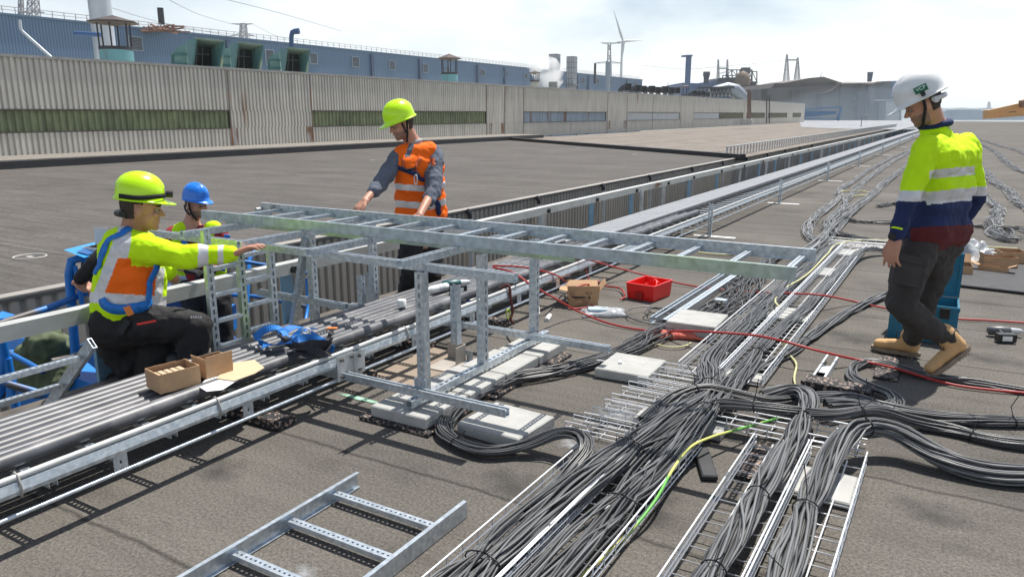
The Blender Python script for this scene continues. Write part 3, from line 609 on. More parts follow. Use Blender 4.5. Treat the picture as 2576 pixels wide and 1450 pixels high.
for (x0, y0, x1, y1, lab) in ((1668, 235, 1688, 197, 'lone turbine blade tip showing above the grey wall beside the cowls'), (2062, 205, 2069, 175, 'lone turbine blade tip showing above the great grey hall')):
    d_ = 1000; t = thing('wind_turbine', PD(x0, y0+20, d_), lab, 'wind turbine', 'far wind turbines mostly hidden by buildings'); blade(PD(x0, y0, d_), PD(x1, y1, d_), scl(d_), 4, t, tw)
# gantries
for (px, pyb, pyt, w_, lab, gap) in ((1807, 215, 150, 7, 'pair of lattice masts joined by a beam beside the blue hall with the steel frame', 23), (1980, 215, 137, 14, 'pair of tall leaning lattice masts behind the great grey hall', 27)):
    d_ = 520; mb = MB()
    for k in (0, 1):
        lattice(mb, px+gap*k-w_/2, px+gap*k+w_/2, pyb, px+gap*k-1, px+gap*k+1.4, pyt+(8 if (k and gap > 25) else 0), d_, 7, .32)
    mb.bar(PD(px, pyt+22 if gap < 25 else pyt+14, d_), PD(px+gap, pyt+22 if gap < 25 else pyt+14, d_), .9, .9)
    if gap < 25: mb.bar(PD(px, pyt+36, d_), PD(px+gap, pyt+30, d_), .5, .5)
    tag(mb.build('gantry_mast', latt), lab, 'gantry mast')
# power lines
def wirething(pts, r, label):
    mb = MB(); mb.tube([V(p) for p in catmull(pts, 24)], r, 4); return tag(mb.build('power_line', latt), label, 'power line', 'overhead power lines')
for (a, b, c, lab) in (((220, 0, 250), (400, 55, 330), (583, 92, 420), 'power line from the top edge left of the silver chimney to the wide-armed pylon'),
                       ((410, -8, 250), (500, 36, 330), (584, 61, 420), 'upper power line left of the wide-armed pylon, over the black stack'),
                       ((550, -6, 250), (700, 32, 330), (858, 78, 420), 'long power line crossing the sky toward the wide-armed pylon top'),
                       ((636, 61, 420), (700, 92, 500), (760, 105, 560), 'power line leaving the wide-armed pylon on its right')):
    wirething([PD(*a), PD(*b), PD(*c)], .12, lab)
wirething([PD(1618, 165, 600), PD(1720, 174, 560), PD(1807, 168, 520), PD(1900, 160, 520), PD(1980, 150, 520)], .12, 'power line between the lattice masts above the far halls')
# blue chimney
o, t_, r = pipe_thing('chimney', 1728, 143, 235, 14, 420, mat('far_blue', (.06, .13, .27), .6, 0, var=.1, vscale=.05), 'tall plain blue chimney standing alone beyond the grey wall', 'chimney')
mb = MB(); mb.tube([PD(1728, 143, 419), PD(1728, 139, 419)], [3, 3], 16); q = mb.build('chimney_rim', MATS['far_blue'], o)
# blue hall with steel frame
def wall_poly(mb, pts, dist, thick):
    f = [PD(x, y, dist) for x, y in pts]; k = len(f); b = [p+FW0*thick for p in f]
    mb.add(f+b, [tuple(range(k)), tuple(reversed(range(k, 2*k)))]+[(i, i+k, (i+1) % k+k, (i+1) % k) for i in range(k)])
d_ = 430
t = thing('steel_plant', PD(1820, 290, d_), 'far dark blue plant hall topped by an open steel frame', 'building')
mb = MB(); wall_poly(mb, [(1716, 290), (1716, 208), (1800, 211), (1800, 290)], d_, 40); wall_poly(mb, [(1800.5, 290), (1800.5, 202), (1856, 202), (1885, 212), (1885, 290)], d_-4, 40); mb.build('wall', MATS['far_blue'], t)
mb = MB()
for k in range(14): y = 205+k*6; 
for k in range(9):
    px = 1876+rng.uniform(-3, 3); y = 206+k*6; wall_poly(mb, [(px-3, y+3), (px-3, y), (px+32, y+1), (px+32, y+3.5)], d_-9, 6)
wall_poly(mb, [(1880, 290), (1882, 206), (1903, 206), (1905, 290)], d_-3, 20)
wall_poly(mb, [(1802, 204), (1808, 196), (1858, 194), (1866, 204)], d_-6, 20); mb.build('service_floors', mat('far_dark', (.045, .06, .09), .7, 0, var=.3, vscale=.1), t)
mb = MB()
def tr(px0, px1, y0, y1, n, dd, th=.5):
    for k in range(n):
        a0, a1 = px0+(px1-px0)*k/n, px0+(px1-px0)*(k+1)/n
        mb.bar(PD(a0, y0, dd), PD(a1, y0, dd), th, th); mb.bar(PD(a0, y1, dd), PD(a1, y1, dd), th, th); mb.bar(PD(a0, y0, dd), PD(a0, y1, dd), th, th)
        mb.bar(PD(a0, y0 if k % 2 else y1, dd), PD(a1, y1 if k % 2 else y0, dd), th*.7, th*.7)
    mb.bar(PD(px1, y0, dd), PD(px1, y1, dd), th, th)
tr(1828, 1892, 176, 190, 5, d_-8); tr(1818, 1890, 190, 203, 6, d_-10); tr(1880, 1904, 180, 206, 2, d_-6); tr(1862, 1885, 176, 186, 1, d_-5, .8)
mb.bar(PD(1866, 178, d_-7), PD(1885, 178, d_-7), 4, 3.2); mb.build('steel_frame', MATS['far_dark'], t)
mb = MB(); c = PD(1868, 200, d_-12); mb.tube([c-UP*3, c, c+UP*3, c+UP*4.4], [4, 4, 3, .5], 14); mb.build('dome', mat('brown_dome', (.16, .11, .07), .7), t)
mb = MB(); c = PD(1776, 211, d_+5); mb.tube([c, c+UP*3, c+UP*5, c+UP*6.5], [1.4, 1.4, 2.0, 1.8], 10); mb.build('roof_funnel', MATS['far_dark'], t)
# great grey hall
d_ = 330
gh = thing('grey_hall', PD(2100, 310, d_), 'great stained grey hall with a pitched roof beyond the white roof', 'building')
hallm = mat('stained_hall_cladding', (.135, .135, .138), .7, 0, var=.25, vscale=.06, stretch=(1.6, 1.6, .35), col2=(.05, .04, .034), c2scale=.09, c2lo=.5, c2hi=.68, detail=8)
mb = MB(); wall_poly(mb, [(1937, 310), (1937, 222), (2265, 206), (2268, 310)], d_, 60); mb.build('wall', hallm, gh)
mb = MB(); wall_poly(mb, [(1940, 221.5), (1950, 209), (2086, 207), (2115, 212), (2115, 213.5)], d_+1, 50); mb.build('clerestory', mat('hall_dark', (.09, .08, .08), .8, 0, var=.3, vscale=.1), gh)
mb = MB(); f = [PD(x, y, d_+4) for x, y in ((1975, 208), (2038, 196), (2072, 193), (2115, 207))]; b = [p+FW0*50 for p in f]; mb.add(f+b, [(0, 1, 2, 3), (7, 6, 5, 4), (0, 4, 5, 1), (1, 5, 6, 2), (2, 6, 7, 3), (3, 7, 4, 0)])
f = [PD(x, y, d_+2) for x, y in ((2090, 212.5), (2118, 206), (2190, 206), (2266, 203), (2266, 206), (2140, 211.6))]; k = 6; b = [p+FW0*50 for p in f]; mb.add(f+b, [tuple(range(k)), tuple(reversed(range(k, 2*k)))]+[(i, i+k, (i+1) % k+k, (i+1) % k) for i in range(k)])
mb.build('roof', mat('hall_roof', (.17, .15, .13), .8, 0, var=.15, vscale=.1), gh)
mb = MB(); f = PD(2187, 206, d_+10); w0 = .5*(PD(2182, 200, d_)-PD(2193, 200, d_)).length; h0 = (PD(2187, 181, d_)-PD(2187, 206, d_)).length
mb.add([f+V((x*w_, y*w_, z)) for z, w_ in ((0, w0*.85), (h0, w0*1.2)) for x, y in ((-1, -1), (1, -1), (1, 1), (-1, 1))], [(0, 3, 2, 1), (4, 5, 6, 7), (0, 1, 5, 4), (1, 2, 6, 5), (2, 3, 7, 6), (3, 0, 4, 7)])
mb.build('roof_chimney', mat('steel_blue_dark', (.07, .10, .15), .6), gh)
mb = MB(); mb.tube([PD(2251, 265, d_-4), PD(2251, 205, d_-4)], 1.3, 10); mb.tube([PD(2251, 243, d_-4), PD(2251, 230, d_-4)], 1.9, 10); mb.build('duct', mat('hall_blue_duct', (.12, .22, .36), .6), gh)
mb = MB()
mb.tube([PD(1991, 280, d_-2), PD(1991, 226, d_-2)], .5, 6); mb.build('standpipe', MATS['hall_dark'], gh); mb = MB()
mb.tube([PD(2114, 213, d_-2), PD(2098, 226, d_-2), PD(2084, 233, d_-2), PD(2060, 237, d_-2), PD(2060, 290, d_-2)], .8, 6)
mb.tube([PD(2112, 300, d_-2), PD(2113, 214, d_-2)], .35, 6); mb.tube([PD(2181, 300, d_-2), PD(2182, 212, d_-2)], .9, 6)
for yy in (218, 227, 239, 252, 265, 276): wall_poly(mb, [(2155, yy+2), (2155, yy), (2168, yy), (2168, yy+2)], d_-5, 4)
mb.tube([PD(2160, 300, d_-3), PD(2160, 210, d_-3)], .5, 6); mb.tube([PD(2166, 300, d_-3), PD(2166, 210, d_-3)], .3, 6); mb.build('pipework', MATS['hall_dark'], gh)
mb = MB(); wall_poly(mb, [(2228, 302), (2229, 256), (2262, 254), (2262, 302)], d_-8, 6); wall_poly(mb, [(2204, 254), (2204, 250), (2262, 250), (2262, 253)], d_-8, 5); mb.build('annex', mat('annex_grey', (.33, .33, .33), .7, 0, var=.1), gh)
mb = MB(); mb.tube([PD(2116, 209.5, d_), PD(2195, 209, d_), PD(2205, 206, d_), PD(2215, 206, d_)], .5, 6)
for k in range(22): px = 2125+k*6.3; mb.bar(PD(px, 206.5, d_+4), PD(px, 203, d_+4), .12, .12)
mb.build('roof_railing', MATS['pale_railing'], gh)
# blue boom crane
bc = thing('boom_lift', PD(2060, 300, 200), 'blue folded boom crane in front of the great grey hall', 'crane')
cb = mat('crane_blue', (.10, .20, .33), .5)
def slab(px0, py0, px1, py1, w0_, w1_, d_, name, parent, m):
    a, b = PD(px0, py0, d_), PD(px1, py1, d_); s = scl(d_); mb = MB(); n = (b-a).normalized().cross(FW0).normalized(); t = FW0*(w0_*s*.8)
    f = [a+n*w0_*s/2, b+n*w1_*s/2, b-n*w1_*s/2, a-n*w0_*s/2]; vs = f+[p+t for p in f]; mb.add(vs, [(0, 1, 2, 3), (7, 6, 5, 4), (0, 4, 5, 1), (1, 5, 6, 2), (2, 6, 7, 3), (3, 7, 4, 0)]); return mb.build(name, m, parent)
slab(1988, 277, 2117, 269, 3.5, 3.5, 200, 'boom', bc, cb); slab(2118, 268, 2107, 303, 4, 8, 199, 'boom_arm', bc, cb); slab(1986, 289, 2104, 283, 20, 7, 201, 'lower_boom', bc, cb); slab(2000, 298, 2112, 300, 3, 2.5, 199, 'jib', bc, cb); slab(1982, 284, 2012, 288, 14, 12, 203, 'counterweight', bc, cb)
# orange boom at right
ob = thing('excavator_boom', PD(2560, 300, 120), 'orange machine boom reaching in from the right edge above the far deck', 'crane')
om = mat('machine_orange', (.72, .40, .14), .5, 0, var=.08)
slab(2487, 281, 2700, 236, 8, 12, 120, 'upper_boom', ob, om); slab(2483, 288, 2720, 268, 22, 24, 121.5, 'main_boom', ob, om)
slab(2540, 282, 2556, 280, 3, 3, 119.5, 'lettering_panel', ob, mat('boom_dark', (.25, .13, .06), .6)); slab(2572, 262, 2600, 255, 18, 18, 119, 'cylinder_guard', ob, MATS['boom_dark'])
# lamp post on the white roof
mb = MB(); p = G(2166, 319, -.28); hh = PD(2167, 293, (np.array(p)-EYE)@fw0); mb.tube([p, V((p.x, p.y, hh.z)), V((p.x, p.y, hh.z))+RT*.5+UP*.15], [.07, .06, .05], 6); mb.bar(V((p.x, p.y, hh.z))+RT*.35+UP*.14, V((p.x, p.y, hh.z))+RT*1.0+UP*.25, .3, .12)
tag(mb.build('street_lamp', MATS['rib_grey']), 'single small lamp post standing on the white roof', 'lamp post')
# ballasted pole against the wall + ladder
pb = PD(1886, 312, 100); pb = V(pb); pole = thing('ballasted_pole', (pb.x, pb.y, -.3), 'rusty steel pole held by white concrete blocks at the grey wall', 'pole')
dd = 100
mb = MB(); mb.bar(PD(1883, 312, dd), PD(1883, 225, dd), .28, .28, up=FW0); mb.bar(PD(1888, 309, dd), PD(1888, 232, dd), .14, .14, up=FW0)
for k in range(6): mb.bar(PD(1883, 240+k*9, dd), PD(1888, 246+k*9, dd), .08, .08, up=FW0)
mb.build('mast', mat('pole_rust', (.20, .14, .11), .7, 0, var=.3), pole)
for k, px in enumerate((1855, 1868, 1884)):
    c = PD(px, 314, dd-1-k*.0); s = scl(dd); mb = MB()
    for zz, ww in ((0, .42), (.30, .44), (.58, .30)):
        mb.box((c.x-ww, c.y-ww, c.z+zz), (c.x+ww, c.y+ww, c.z+zz+(.27 if zz < .5 else .18)))
    mb.build('ballast_block', mat('pale_block', (.50, .50, .46), .8, 0, var=.1), pole)
mb = MB(); s0, s1 = PD(1928, 310, 112), PD(1928, 240, 112); s2 = s0+RT*.45; s3 = s1+RT*.45; mb.bar(s0, s1, .1, .1); mb.bar(s2, s3, .1, .1)
for k in range(18): mb.bar(s0.lerp(s1, (k+.5)/18), s2.lerp(s3, (k+.5)/18), .06, .06)
tag(mb.build('access_ladder', MATS['hall_dark']), 'dark fixed ladder on the far part of the grey wall', 'ladder')
# hills and far shore
def hills(name, d_, prof, m, thick=300):
    mb = MB(); top = [PD(x, y, d_) for x, y in prof]; bot = [V((p.x, p.y, -14)) for p in top]; t2 = [V((p.x, p.y, p.z))+FW0*thick-UP*2 for p in top]
    k = len(top); mb.add(top+bot+t2, [(i, i+1, i+1+k, i+k)[::-1] for i in range(k-1)]+[(i, i+2*k, i+1+2*k, i+1) for i in range(k-1)]); return structure(mb.build(name, m))
hm = mat('hill_green', (.07, .11, .08), .9, 0, var=.3, vscale=.01)
prof = [(1500, 279), (1700, 277), (1900, 276), (2000, 275), (2250, 272)]+[(2300+i*12, 271+2.0*math.sin(i*1.1)-1.6*math.sin(i*.43+1)+rng.uniform(-.6, .6)+max(0, (i-9))*.5) for i in range(24)]+[(2620, 281), (2800, 283)]
hills('hills', 2600, prof, hm)
mb = MB(); mb.tube([PD(2060, 290, 2200), PD(2480, 282, 2200)], 1, 4) if False else None
# far works hidden in smoke at right
fw_ = thing('far_works', PD(2440, 300, 700), 'hazy blue far works sheds behind the right-hand deck', 'building')
mb = MB()
for x0, x1, y in ((2395, 2440, 280), (2441, 2470, 276), (2471, 2500, 283), (2501, 2576, 279), (2350, 2394, 284)): wall_poly(mb, [(x0, 302), (x0, y), (x1, y), (x1, 302)], 700, 40)
mb.build('sheds', mat('far_shed', (.12, .16, .22), .8, 0, var=.2, vscale=.03), fw_)
pylon(2489, 'tiny far lattice pylon on the skyline right of the man in the white helmet', 285, 256, 7, 3, 1400, [(4, 4, 262, 2), (5, 5, 270, 2)], .8)
for px in (2400, 2420, 2435): pass
# railing at the far end of the deck
# drifting smoke as a low soft volume in front of the grey hall
smk = bpy.data.materials.new('smoke'); smk.use_nodes = True; n_ = smk.node_tree; n_.nodes.clear(); out = n_.nodes.new('ShaderNodeOutputMaterial'); pv = n_.nodes.new('ShaderNodeVolumePrincipled'); pv.inputs['Color'].default_value = (.62, .78, .97, 1); pv.inputs['Density'].default_value = .0035
n_.links.new(pv.outputs[0], out.inputs['Volume'])
items = [('e', PD(px, py, dd_), [RT, FW0, UP], (rx, ry, rz)) for px, py, dd_, rx, ry, rz in ((2150, 300, 285, 34, 22, 12), (2060, 296, 270, 20, 14, 7), (2250, 298, 260, 16, 20, 13), (2440, 300, 420, 40, 30, 12), (2560, 298, 430, 40, 30, 9))]
tag(blobs('smoke', items, 3.0, smk, smooth=3), 'thin blue smoke drifting low in front of the great grey hall', 'smoke', kind='stuff')
# ------------------------------------------------------------------ the long cable ladder with black ducts
XR = -2.858; XFAR = -3.66; YE = 118
tray = thing('long_cable_ladder', (XR, 20, 0), 'long galvanised cable ladder on low supports running to the far end of the deck', 'cable ladder')
mb = MB(); P_r = [(XR-.004, .226), (XR+.006, .224), (XR+.010, .240), (XR+.002, .274), (XR-.028, .277), (XR-.028, .272), (XR-.004, .270)]
vs = [V((x, yy, z)) for yy in (-2, YE) for x, z in P_r]; n7 = len(P_r); mb.add(vs, [(i, (i+1) % n7, (i+1) % n7+n7, i+n7) for i in range(n7)]+[tuple(range(n7)), tuple(reversed(range(n7, 2*n7)))])
mb.build('near_rail', galv, tray)
mb = MB(); mb.box((XFAR, -2, .195), (XFAR+.012, YE, .216)); mb.build('far_rail', galv, tray)
mb = MB(); mb.tube([(XR, -2, .148), (XR, YE, .148)], .0095, 8); mb.build('lower_rod', galv, tray)
# rungs, perforated; 0.27 apart near the camera
y = .08; k = 0
far = MB()
while y < 60:
    if y < 6.5:
        mb = MB(); M, L = frame((XFAR+.012, y, .217), (XR-.005, y, .217)); perf(mb, M, L, .036, 0, .003, .012, .020, .026); mb.box((0, -.017, -.02), (L, -.014, 0), M); mb.box((0, .014, -.02), (L, .017, 0), M); mb.build('rung', galv, tray)
    else: far.box((XFAR+.012, y-.02, .200), (XR-.005, y+.02, .220))
    y += .262 if y < 20 else .30
o = far.build('rungs', galv, tray); o['kind'] = 'stuff'
# plates that tie rod and rail
for i, y in enumerate([1.0+.658*k for k in range(34)]):
    mb = MB(); a = .03 if y < 12 else .035
    for (c0, c1, z0, z1) in ((-a, a, .150, .180), (-a, a, .196, .226), (-a, -.005, .180, .196), (.005, a, .180, .196)): mb.box((XR-.004, y+c0, z0), (XR+.001, y+c1, z1))
    mb.build('hanger_plate', galv, tray)
far = MB(); y = 22.4
while y < 100: far.box((XR-.004, y-.03, .15), (XR+.001, y+.03, .226)); y += .63
far.build('hanger_plate', galv, tray)
# splice
mb = MB(); mb.box((XR+.011, 2.92, .14), (XR+.015, 3.05, .285)); mb.box((XR+.0155, 3.05, .145), (XR+.019, 3.14, .28)); sp_ = mb.build('splice_plate', galvW, tray)
for y, z in ((2.95, .262), (2.95, .165), (3.03, .262), (3.09, .25), (3.09, .17), (3.03, .160)): mb = MB(); mb.cyl((XR+.014, y, z), (XR+.031, y, z), .010, 8); mb.build('bolt', mat('bolt_dark', (.16, .15, .14), .5, .4), sp_)

tag((lambda m: (m.tube([V(p) for p in catmull([(XR-.013, -2, .289), (XR-.011, 1, .289), (XR-.015, 4, .290), (XR-.010, 12, .289), (XR-.014, 30, .289), (XR-.012, 60, .289)], 60)], .012, 10), m)[1])(MB()).build('white_pipe', mat('chalky_pipe', (.52, .53, .52), .5, 0, var=.12, vscale=5)), 'thin chalky white pipe strapped on top of the long cable ladder rail', 'pipe')
for y in (1.27, 2.15, 3.55, 5.5, 7.7, 10.0):
    mb = MB(); c = V((XR-.010, y, .255)); rr = [(-.030, -.0), (-.030, .035), (-.012, .050), (.012, .040), (.024, .0), (.020, -.036), (-.01, -.036), (-.030, 0)]
    mb.tube([c+V((a, 0, b)) for a, b in rr], .0045, 6); mb.build('strap', mat('grey_strap', (.30, .29, .27), .5), tray)
# support legs with plates under the tray further on
for i, y in enumerate([9.9, 14.3, 19.8, 26.0, 33.5, 42, 52, 64, 78]):
    mb = MB(); channel(mb, (XR+.06, y, .0), (XR+.06, y, .44), .05, .04, up=V((0, 1, 0)), slots=i < 2); o = mb.build('support_post', galv, tray)
    mb = MB(); mb.box((XR-.15, y-.05, .002), (XR+.40, y+.05, .008)); mb.build('foot_plate', white, o)
for y, h_ in ((4.58, .34), (11.03, .45), (19.5, .45), (28, .45), (38, .45), (50, .45)):
    mb = MB(); channel(mb, (-4.06 if y < 5 else -4.2, y, 0), (-4.06 if y < 5 else -4.2, y, h_), .05, .04, up=V((-1, 0, 0)), slots=False); mb.build('back_post', galvW, tray)
# black ducts
ducts = [(-3.557, .025, 'far black duct along the roof-edge side of the ladder'), (-3.485, .0275, 'second black duct from the roof-edge side'), (-3.425, .0275, 'third black duct from the roof-edge side'), (-3.366, .0275, 'fourth black duct from the roof-edge side'),
         (-3.306, .0275, 'fifth black duct from the roof-edge side'), (-3.247, .0275, 'sixth black duct, just behind the two near ones'), (-3.188, .0275, 'seventh black duct, next to the fattest one'), (-3.107, .037, 'fattest black duct nearest the white pipe')]
ducts = [(x+.0, r, l) for x, r, l in ducts]
for i, (x, r, lab) in enumerate(ducts):
    mb = MB(); z = .221+r
    pts = [(x+rng.uniform(-.006, .006), yy, z+rng.uniform(0, .003)) for yy in ((-2, 0, 1.5, 3, 4.5, 6, 8, 11, 15, 20, 26, 34, 44, 56, 70, 90, 115) if x < -3.3 else (-2, 0, 1.5, 3, 4.5, 6, 7.4, 8.6+i*.25))]
    if x < -3.3: pts = [((p[0] if p[1] < 40 else p[0]), p[1], p[2]) for p in pts]
    mb.tube([V(p) for p in catmull(pts, 70)], r, 12); tag(mb.build('black_duct', duct), lab, 'duct', 'black ducts lying on the cable ladder')
# extra pale pipes far along
pale = mat('pale_grey_pipe', (.33, .34, .35), .45, 0, var=.12)
for i, (x, r) in enumerate([(-3.61, .020), (-3.552, .017), (-3.497, .017), (-3.442, .017), (-3.387, .017), (-3.332, .017), (-3.277, .018)]):
    mb = MB(); y0 = 6.5+i*.13; pts = [(x, y0, .305), (x, 12, .305), (x+.02, 25, .305), (x-.02, 45, .305), (x, 70, .305), (x, 115, .305)]
    mb.tube([V(p) for p in catmull(pts, 40)], r, 8)
    tag(mb.build('pale_pipe', pale), f'{["outermost","second","third","fourth","fifth","sixth","innermost"][i]} pale pipe from the guard rail on the far cable ladder', 'pipe', 'pale pipes on the far cable ladder')

# ------------------------------------------------------------------ steel support frame over the tray
fr = thing('support_frame', (-2.35, 3.04, 0), 'bolted galvanised strut frame bridging the black ducts under the raised cable ladder', 'steel frame')
def post(name, x, y, z0, z1, m=galv, turn=V((0, -1, 0)), w=.05, slots=True, side=True, sl=.028):
    mb = MB(); channel(mb, (x, y, z0), (x, y, z1), w, w, up=turn, open_side=-1, slots=slots, sl=sl, sw=.014, pitch=.05, side_slots=side); return mb.build(name, m, fr)
post('post', -2.335, 3.035, .142, .80); post('post', -2.335, 3.61, .142, .80, turn=V((1, 0, 0))); post('post', -2.335, 4.24, .142, .80, turn=V((1, 0, 0)))
post('short_post', -2.62, 3.745, .18, .555, w=.048)
for yy, zz in ((3.70, .78), (4.33, .78)): post('back_post', -3.79, yy, -.3, zz, turn=V((1, 0, 0)))
post('back_post', -3.82, 4.22, -.1, .40, turn=V((1, 0, 0)), w=.045)
mb = MB(); mb.bar((-4.16, 3.78, -.15), (-3.80, 3.67, .76), .045, .05); mb.build('brace', galv, fr)
mb = MB(); channel(mb, (-4.3, 3.66, .33), (-3.45, 3.66, .33), slots=False, side_slots=True); mb.build('strut', galv, fr)
mb = MB(); channel(mb, (-2.335, 2.90, .121), (-2.335, 4.42, .121), .041, .041, open_side=-1, side_slots=True); base = mb.build('base_channel', galv, fr)
mb = MB(); mb.box((-2.375, 3.06, .143), (-2.30, 3.12, .149)); mb.box((-2.375, 3.0, .142), (-2.3, 3.009, .23)); mb.build('angle_bracket', galv, fr)
mb = MB(); 
for z in (.165, .205): mb.cyl((-2.335, 3.008, z), (-2.335, 2.988, z), .011, 8)
mb.build('bolts', galvW, fr)
def strut(a, b, m=galv, name='strut', w=.041, h=.041, slots=False):
    mb = MB(); channel(mb, a, b, w, h, slots=slots, side_slots=True); return mb.build(name, m, fr)
ZS = .815
strut((-4.62, 3.085, ZS), (-1.80, 3.085, ZS), galv); strut((-4.62, 3.70, ZS), (-1.79, 3.70, ZS), galvG)
strut((-3.9, 2.975, .165), (-1.785, 2.975, .165)); strut((-3.9, 4.175, .165), (-1.76, 4.175, .165))
ZC = ZS+.041
# cross beams running over the struts
for x, y0 in ((-4.12, 2.95), (-3.52, 2.88), (-2.99, 2.90), (-2.36, 2.89)):
    mb = MB(); channel(mb, (x, y0, ZC+.002), (x, 4.22, ZC+.002), .041, .041, side_slots=True, slots=False); mb.build('cross_beam', galv, fr)
# vertical ladder sections at the roof edge belonging to the frame
riser = []
for k, (yy, z1, m_) in enumerate(((2.855, .93, galv), (3.085, .79, galvG), (3.325, .80, galv))):
    mb = MB(); channel(mb, (-3.77, yy, -1.4), (-3.77, yy, z1), .048, .03, up=V((1, 0, 0)), open_side=-1, slots=True, sl=.03, sw=.014, pitch=.05); riser.append(mb.build('riser_rail', m_, fr))
for k, (y0, y1) in enumerate(((2.88, 3.06), (3.11, 3.30))):
    z = -.9
    while z < .78:
        r_ = MB(); M, L = frame((-3.77, y0, z+k*.045), (-3.77, y1, z+k*.045)); perf(r_, M, L, .03, 0, .003, .012, .010, .026); r_.box((0, -.015, -.02), (L, -.012, 0), M); r_.build('riser_rung', galv, riser[k]); z += .16
# raised ladder
lad = thing('raised_cable_ladder', (-2.7, 3.4, .88), 'long galvanised cable ladder being laid across the top of the support frame', 'cable ladder')
ZL0, ZL1 = ZC+.0235, ZC+.0235+.062
YN, YF = 3.30, 3.80
def rail(y, x0, x1, inward, name, m):
    mb = MB(); mb.box((x0, y-.002, ZL0), (x1, y+.002, ZL1)); mb.box((x0, min(y, y+inward*.018)+(.002 if inward > 0 else 0), ZL1-.003), (x1, max(y, y+inward*.018)-(.002 if inward < 0 else 0), ZL1)); mb.box((x0, min(y, y+inward*.018)+(.002 if inward > 0 else 0), ZL0), (x1, max(y, y+inward*.018)-(.002 if inward < 0 else 0), ZL0+.003)); return mb.build(name, m, lad)
XL0, XL1 = -4.50, -.57
rail(3.39, XL0, XL1, 1, 'near_rail', mat('galvanised_greenish', (.42, .48, .52), .38, .6, var=.2, vscale=24, col2=(.44, .58, .34), c2scale=.9, c2lo=.52, c2hi=.72)); rail(3.92, XL0+.10, XL1-.005, -1, 'far_rail', galv)
for k in range(15):
    x = XL0+.20+k*.262
    mb = MB(); M, L = frame((x, 3.394, ZL0+.026), (x, 3.916, ZL0+.026)); perf(mb, M, L, .030, 0, .003, .014, .009, .026); mb.box((0, -.015, -.016), (L, -.012, 0), M); mb.box((0, .012, -.016), (L, .015, 0), M); mb.build('rung', galv, lad)
mb = MB(); mb.box((XL0+.03, 3.885, ZL0-.05), (XL0+.13, 3.90, ZL1+.006)); mb.cyl((XL0+.04, 3.88, ZL0+.02), (XL0+.04, 3.83, ZL0+.02), .016, 8); mb.build('end_clamp', galvW, lad)

# foreground ladder lying on the deck
fl = thing('floor_cable_ladder', (-1.85, 1.8, 0), 'short galvanised cable ladder lying flat on the deck in the bottom foreground', 'cable ladder')
for x, y1, nm in ((-2.12, 2.26, 1), (-1.565, 2.29, 2)):
    mb = MB(); mb.box((x-.002, .5, .004), (x+.002, y1, .074)); s = 1 if nm == 1 else -1
    mb.box((min(x+s*.002, x+s*.016), .5, .071), (max(x+s*.002, x+s*.016), y1, .074)); mb.box((min(x+s*.002, x+s*.016), .5, .004), (max(x+s*.002, x+s*.016), y1, .007)); mb.build('side_rail', galv, fl)
for y in (2.115, 1.865, 1.60, 1.34, 1.08):
    mb = MB(); M, L = frame((-2.118, y, .042), (-1.567, y, .042)); perf(mb, M, L, .034, 0, .003, .010, .008, .024); mb.box((0, -.017, -.018), (L, -.014, 0), M); mb.box((0, .014, -.018), (L, .017, 0), M); mb.build('rung', galv, fl)
# leaning ladder over the roof edge at left
ll = thing('leaning_cable_ladder', (-4.0, 2, -.4), 'galvanised cable ladder leaning up over the roof edge at far left', 'cable ladder')
a = G(118, 1030, .02); b = PD(232, 862, a @ FW0 - .0); b = WY(232, 862, a.y+.06)
dr = (b-a).normalized(); a2 = a-dr*.7
mb = MB(); q = dr.cross(V((0, 1, 0))).normalized()
M, L = frame(a2, b, up=V((0, 1, 0))); w_, h_ = .062, .024
for (y0, y1, z0, z1) in ((-w_/2, w_/2, -h_/2, -h_/2+.003), (-w_/2, w_/2, h_/2-.003, h_/2), (-w_/2, -w_/2+.003, -h_/2+.003, h_/2-.003), (w_/2-.003, w_/2, -h_/2+.003, h_/2-.003)): mb.box((0, y0, z0), (L, y1, z1), M)
mb.build('side_rail', galv, ll)
for px, py in ((207, 893), (168, 962), (135, 1022)):
    t_ = ((py-862)/(1030-862)); c = b.lerp(a, t_); 
    mb = MB(); M, L = frame(c-V((0, .03, 0)), c-V((0, 1.3, 0))); perf(mb, M, L, .034, .006, .003, .012, .012, .03); mb.box((0, -.017, -.018), (L, -.014, .006), M); mb.box((0, .014, -.018), (L, .017, .006), M); mb.build('rung', galv, ll)

# ------------------------------------------------------------------ concrete slabs, rubber pads
def slab_obj(name, p0, p1, z0, z1, label, cat, m, group=None, rot=0, bev=.006):
    x0, y0 = p0; x1, y1 = p1; cx, cy = (x0+x1)/2, (y0+y1)/2; M = Matrix.Translation((cx, cy, 0)) @ Matrix.Rotation(rot, 4, 'Z'); hx, hy = (x1-x0)/2, (y1-y0)/2
    mb = MB(); b = bev; lv = [(z0, b), (z0+b, 0), (z1-b, 0), (z1, b)]; vs = []
    for z, i in lv: vs += [M @ V((sx*(hx-i), sy*(hy-i), z)) for sx, sy in ((-1, -1), (1, -1), (1, 1), (-1, 1))]
    mb.add(vs, [(3, 2, 1, 0), (12, 13, 14, 15)]+[(4*k+i, 4*k+(i+1) % 4, 4*k+4+(i+1) % 4, 4*k+4+i) for k in range(3) for i in range(4)])
    o = mb.build(name, m); return tag(o, label, cat, group)
for k, lab in enumerate(('nearest slab of the row under the strut frame', 'second slab of the row under the strut frame', 'third slab of the row under the strut frame', 'farthest slab of the row under the strut frame')):
    slab_obj('paving_slab', (-2.56+.02*k, 2.86+.395*k), (-2.20+.005*k, 3.245+.395*k), .022, .085, lab, 'paving slab', conc, 'concrete slabs under the strut frame', rot=.015*(k % 2))
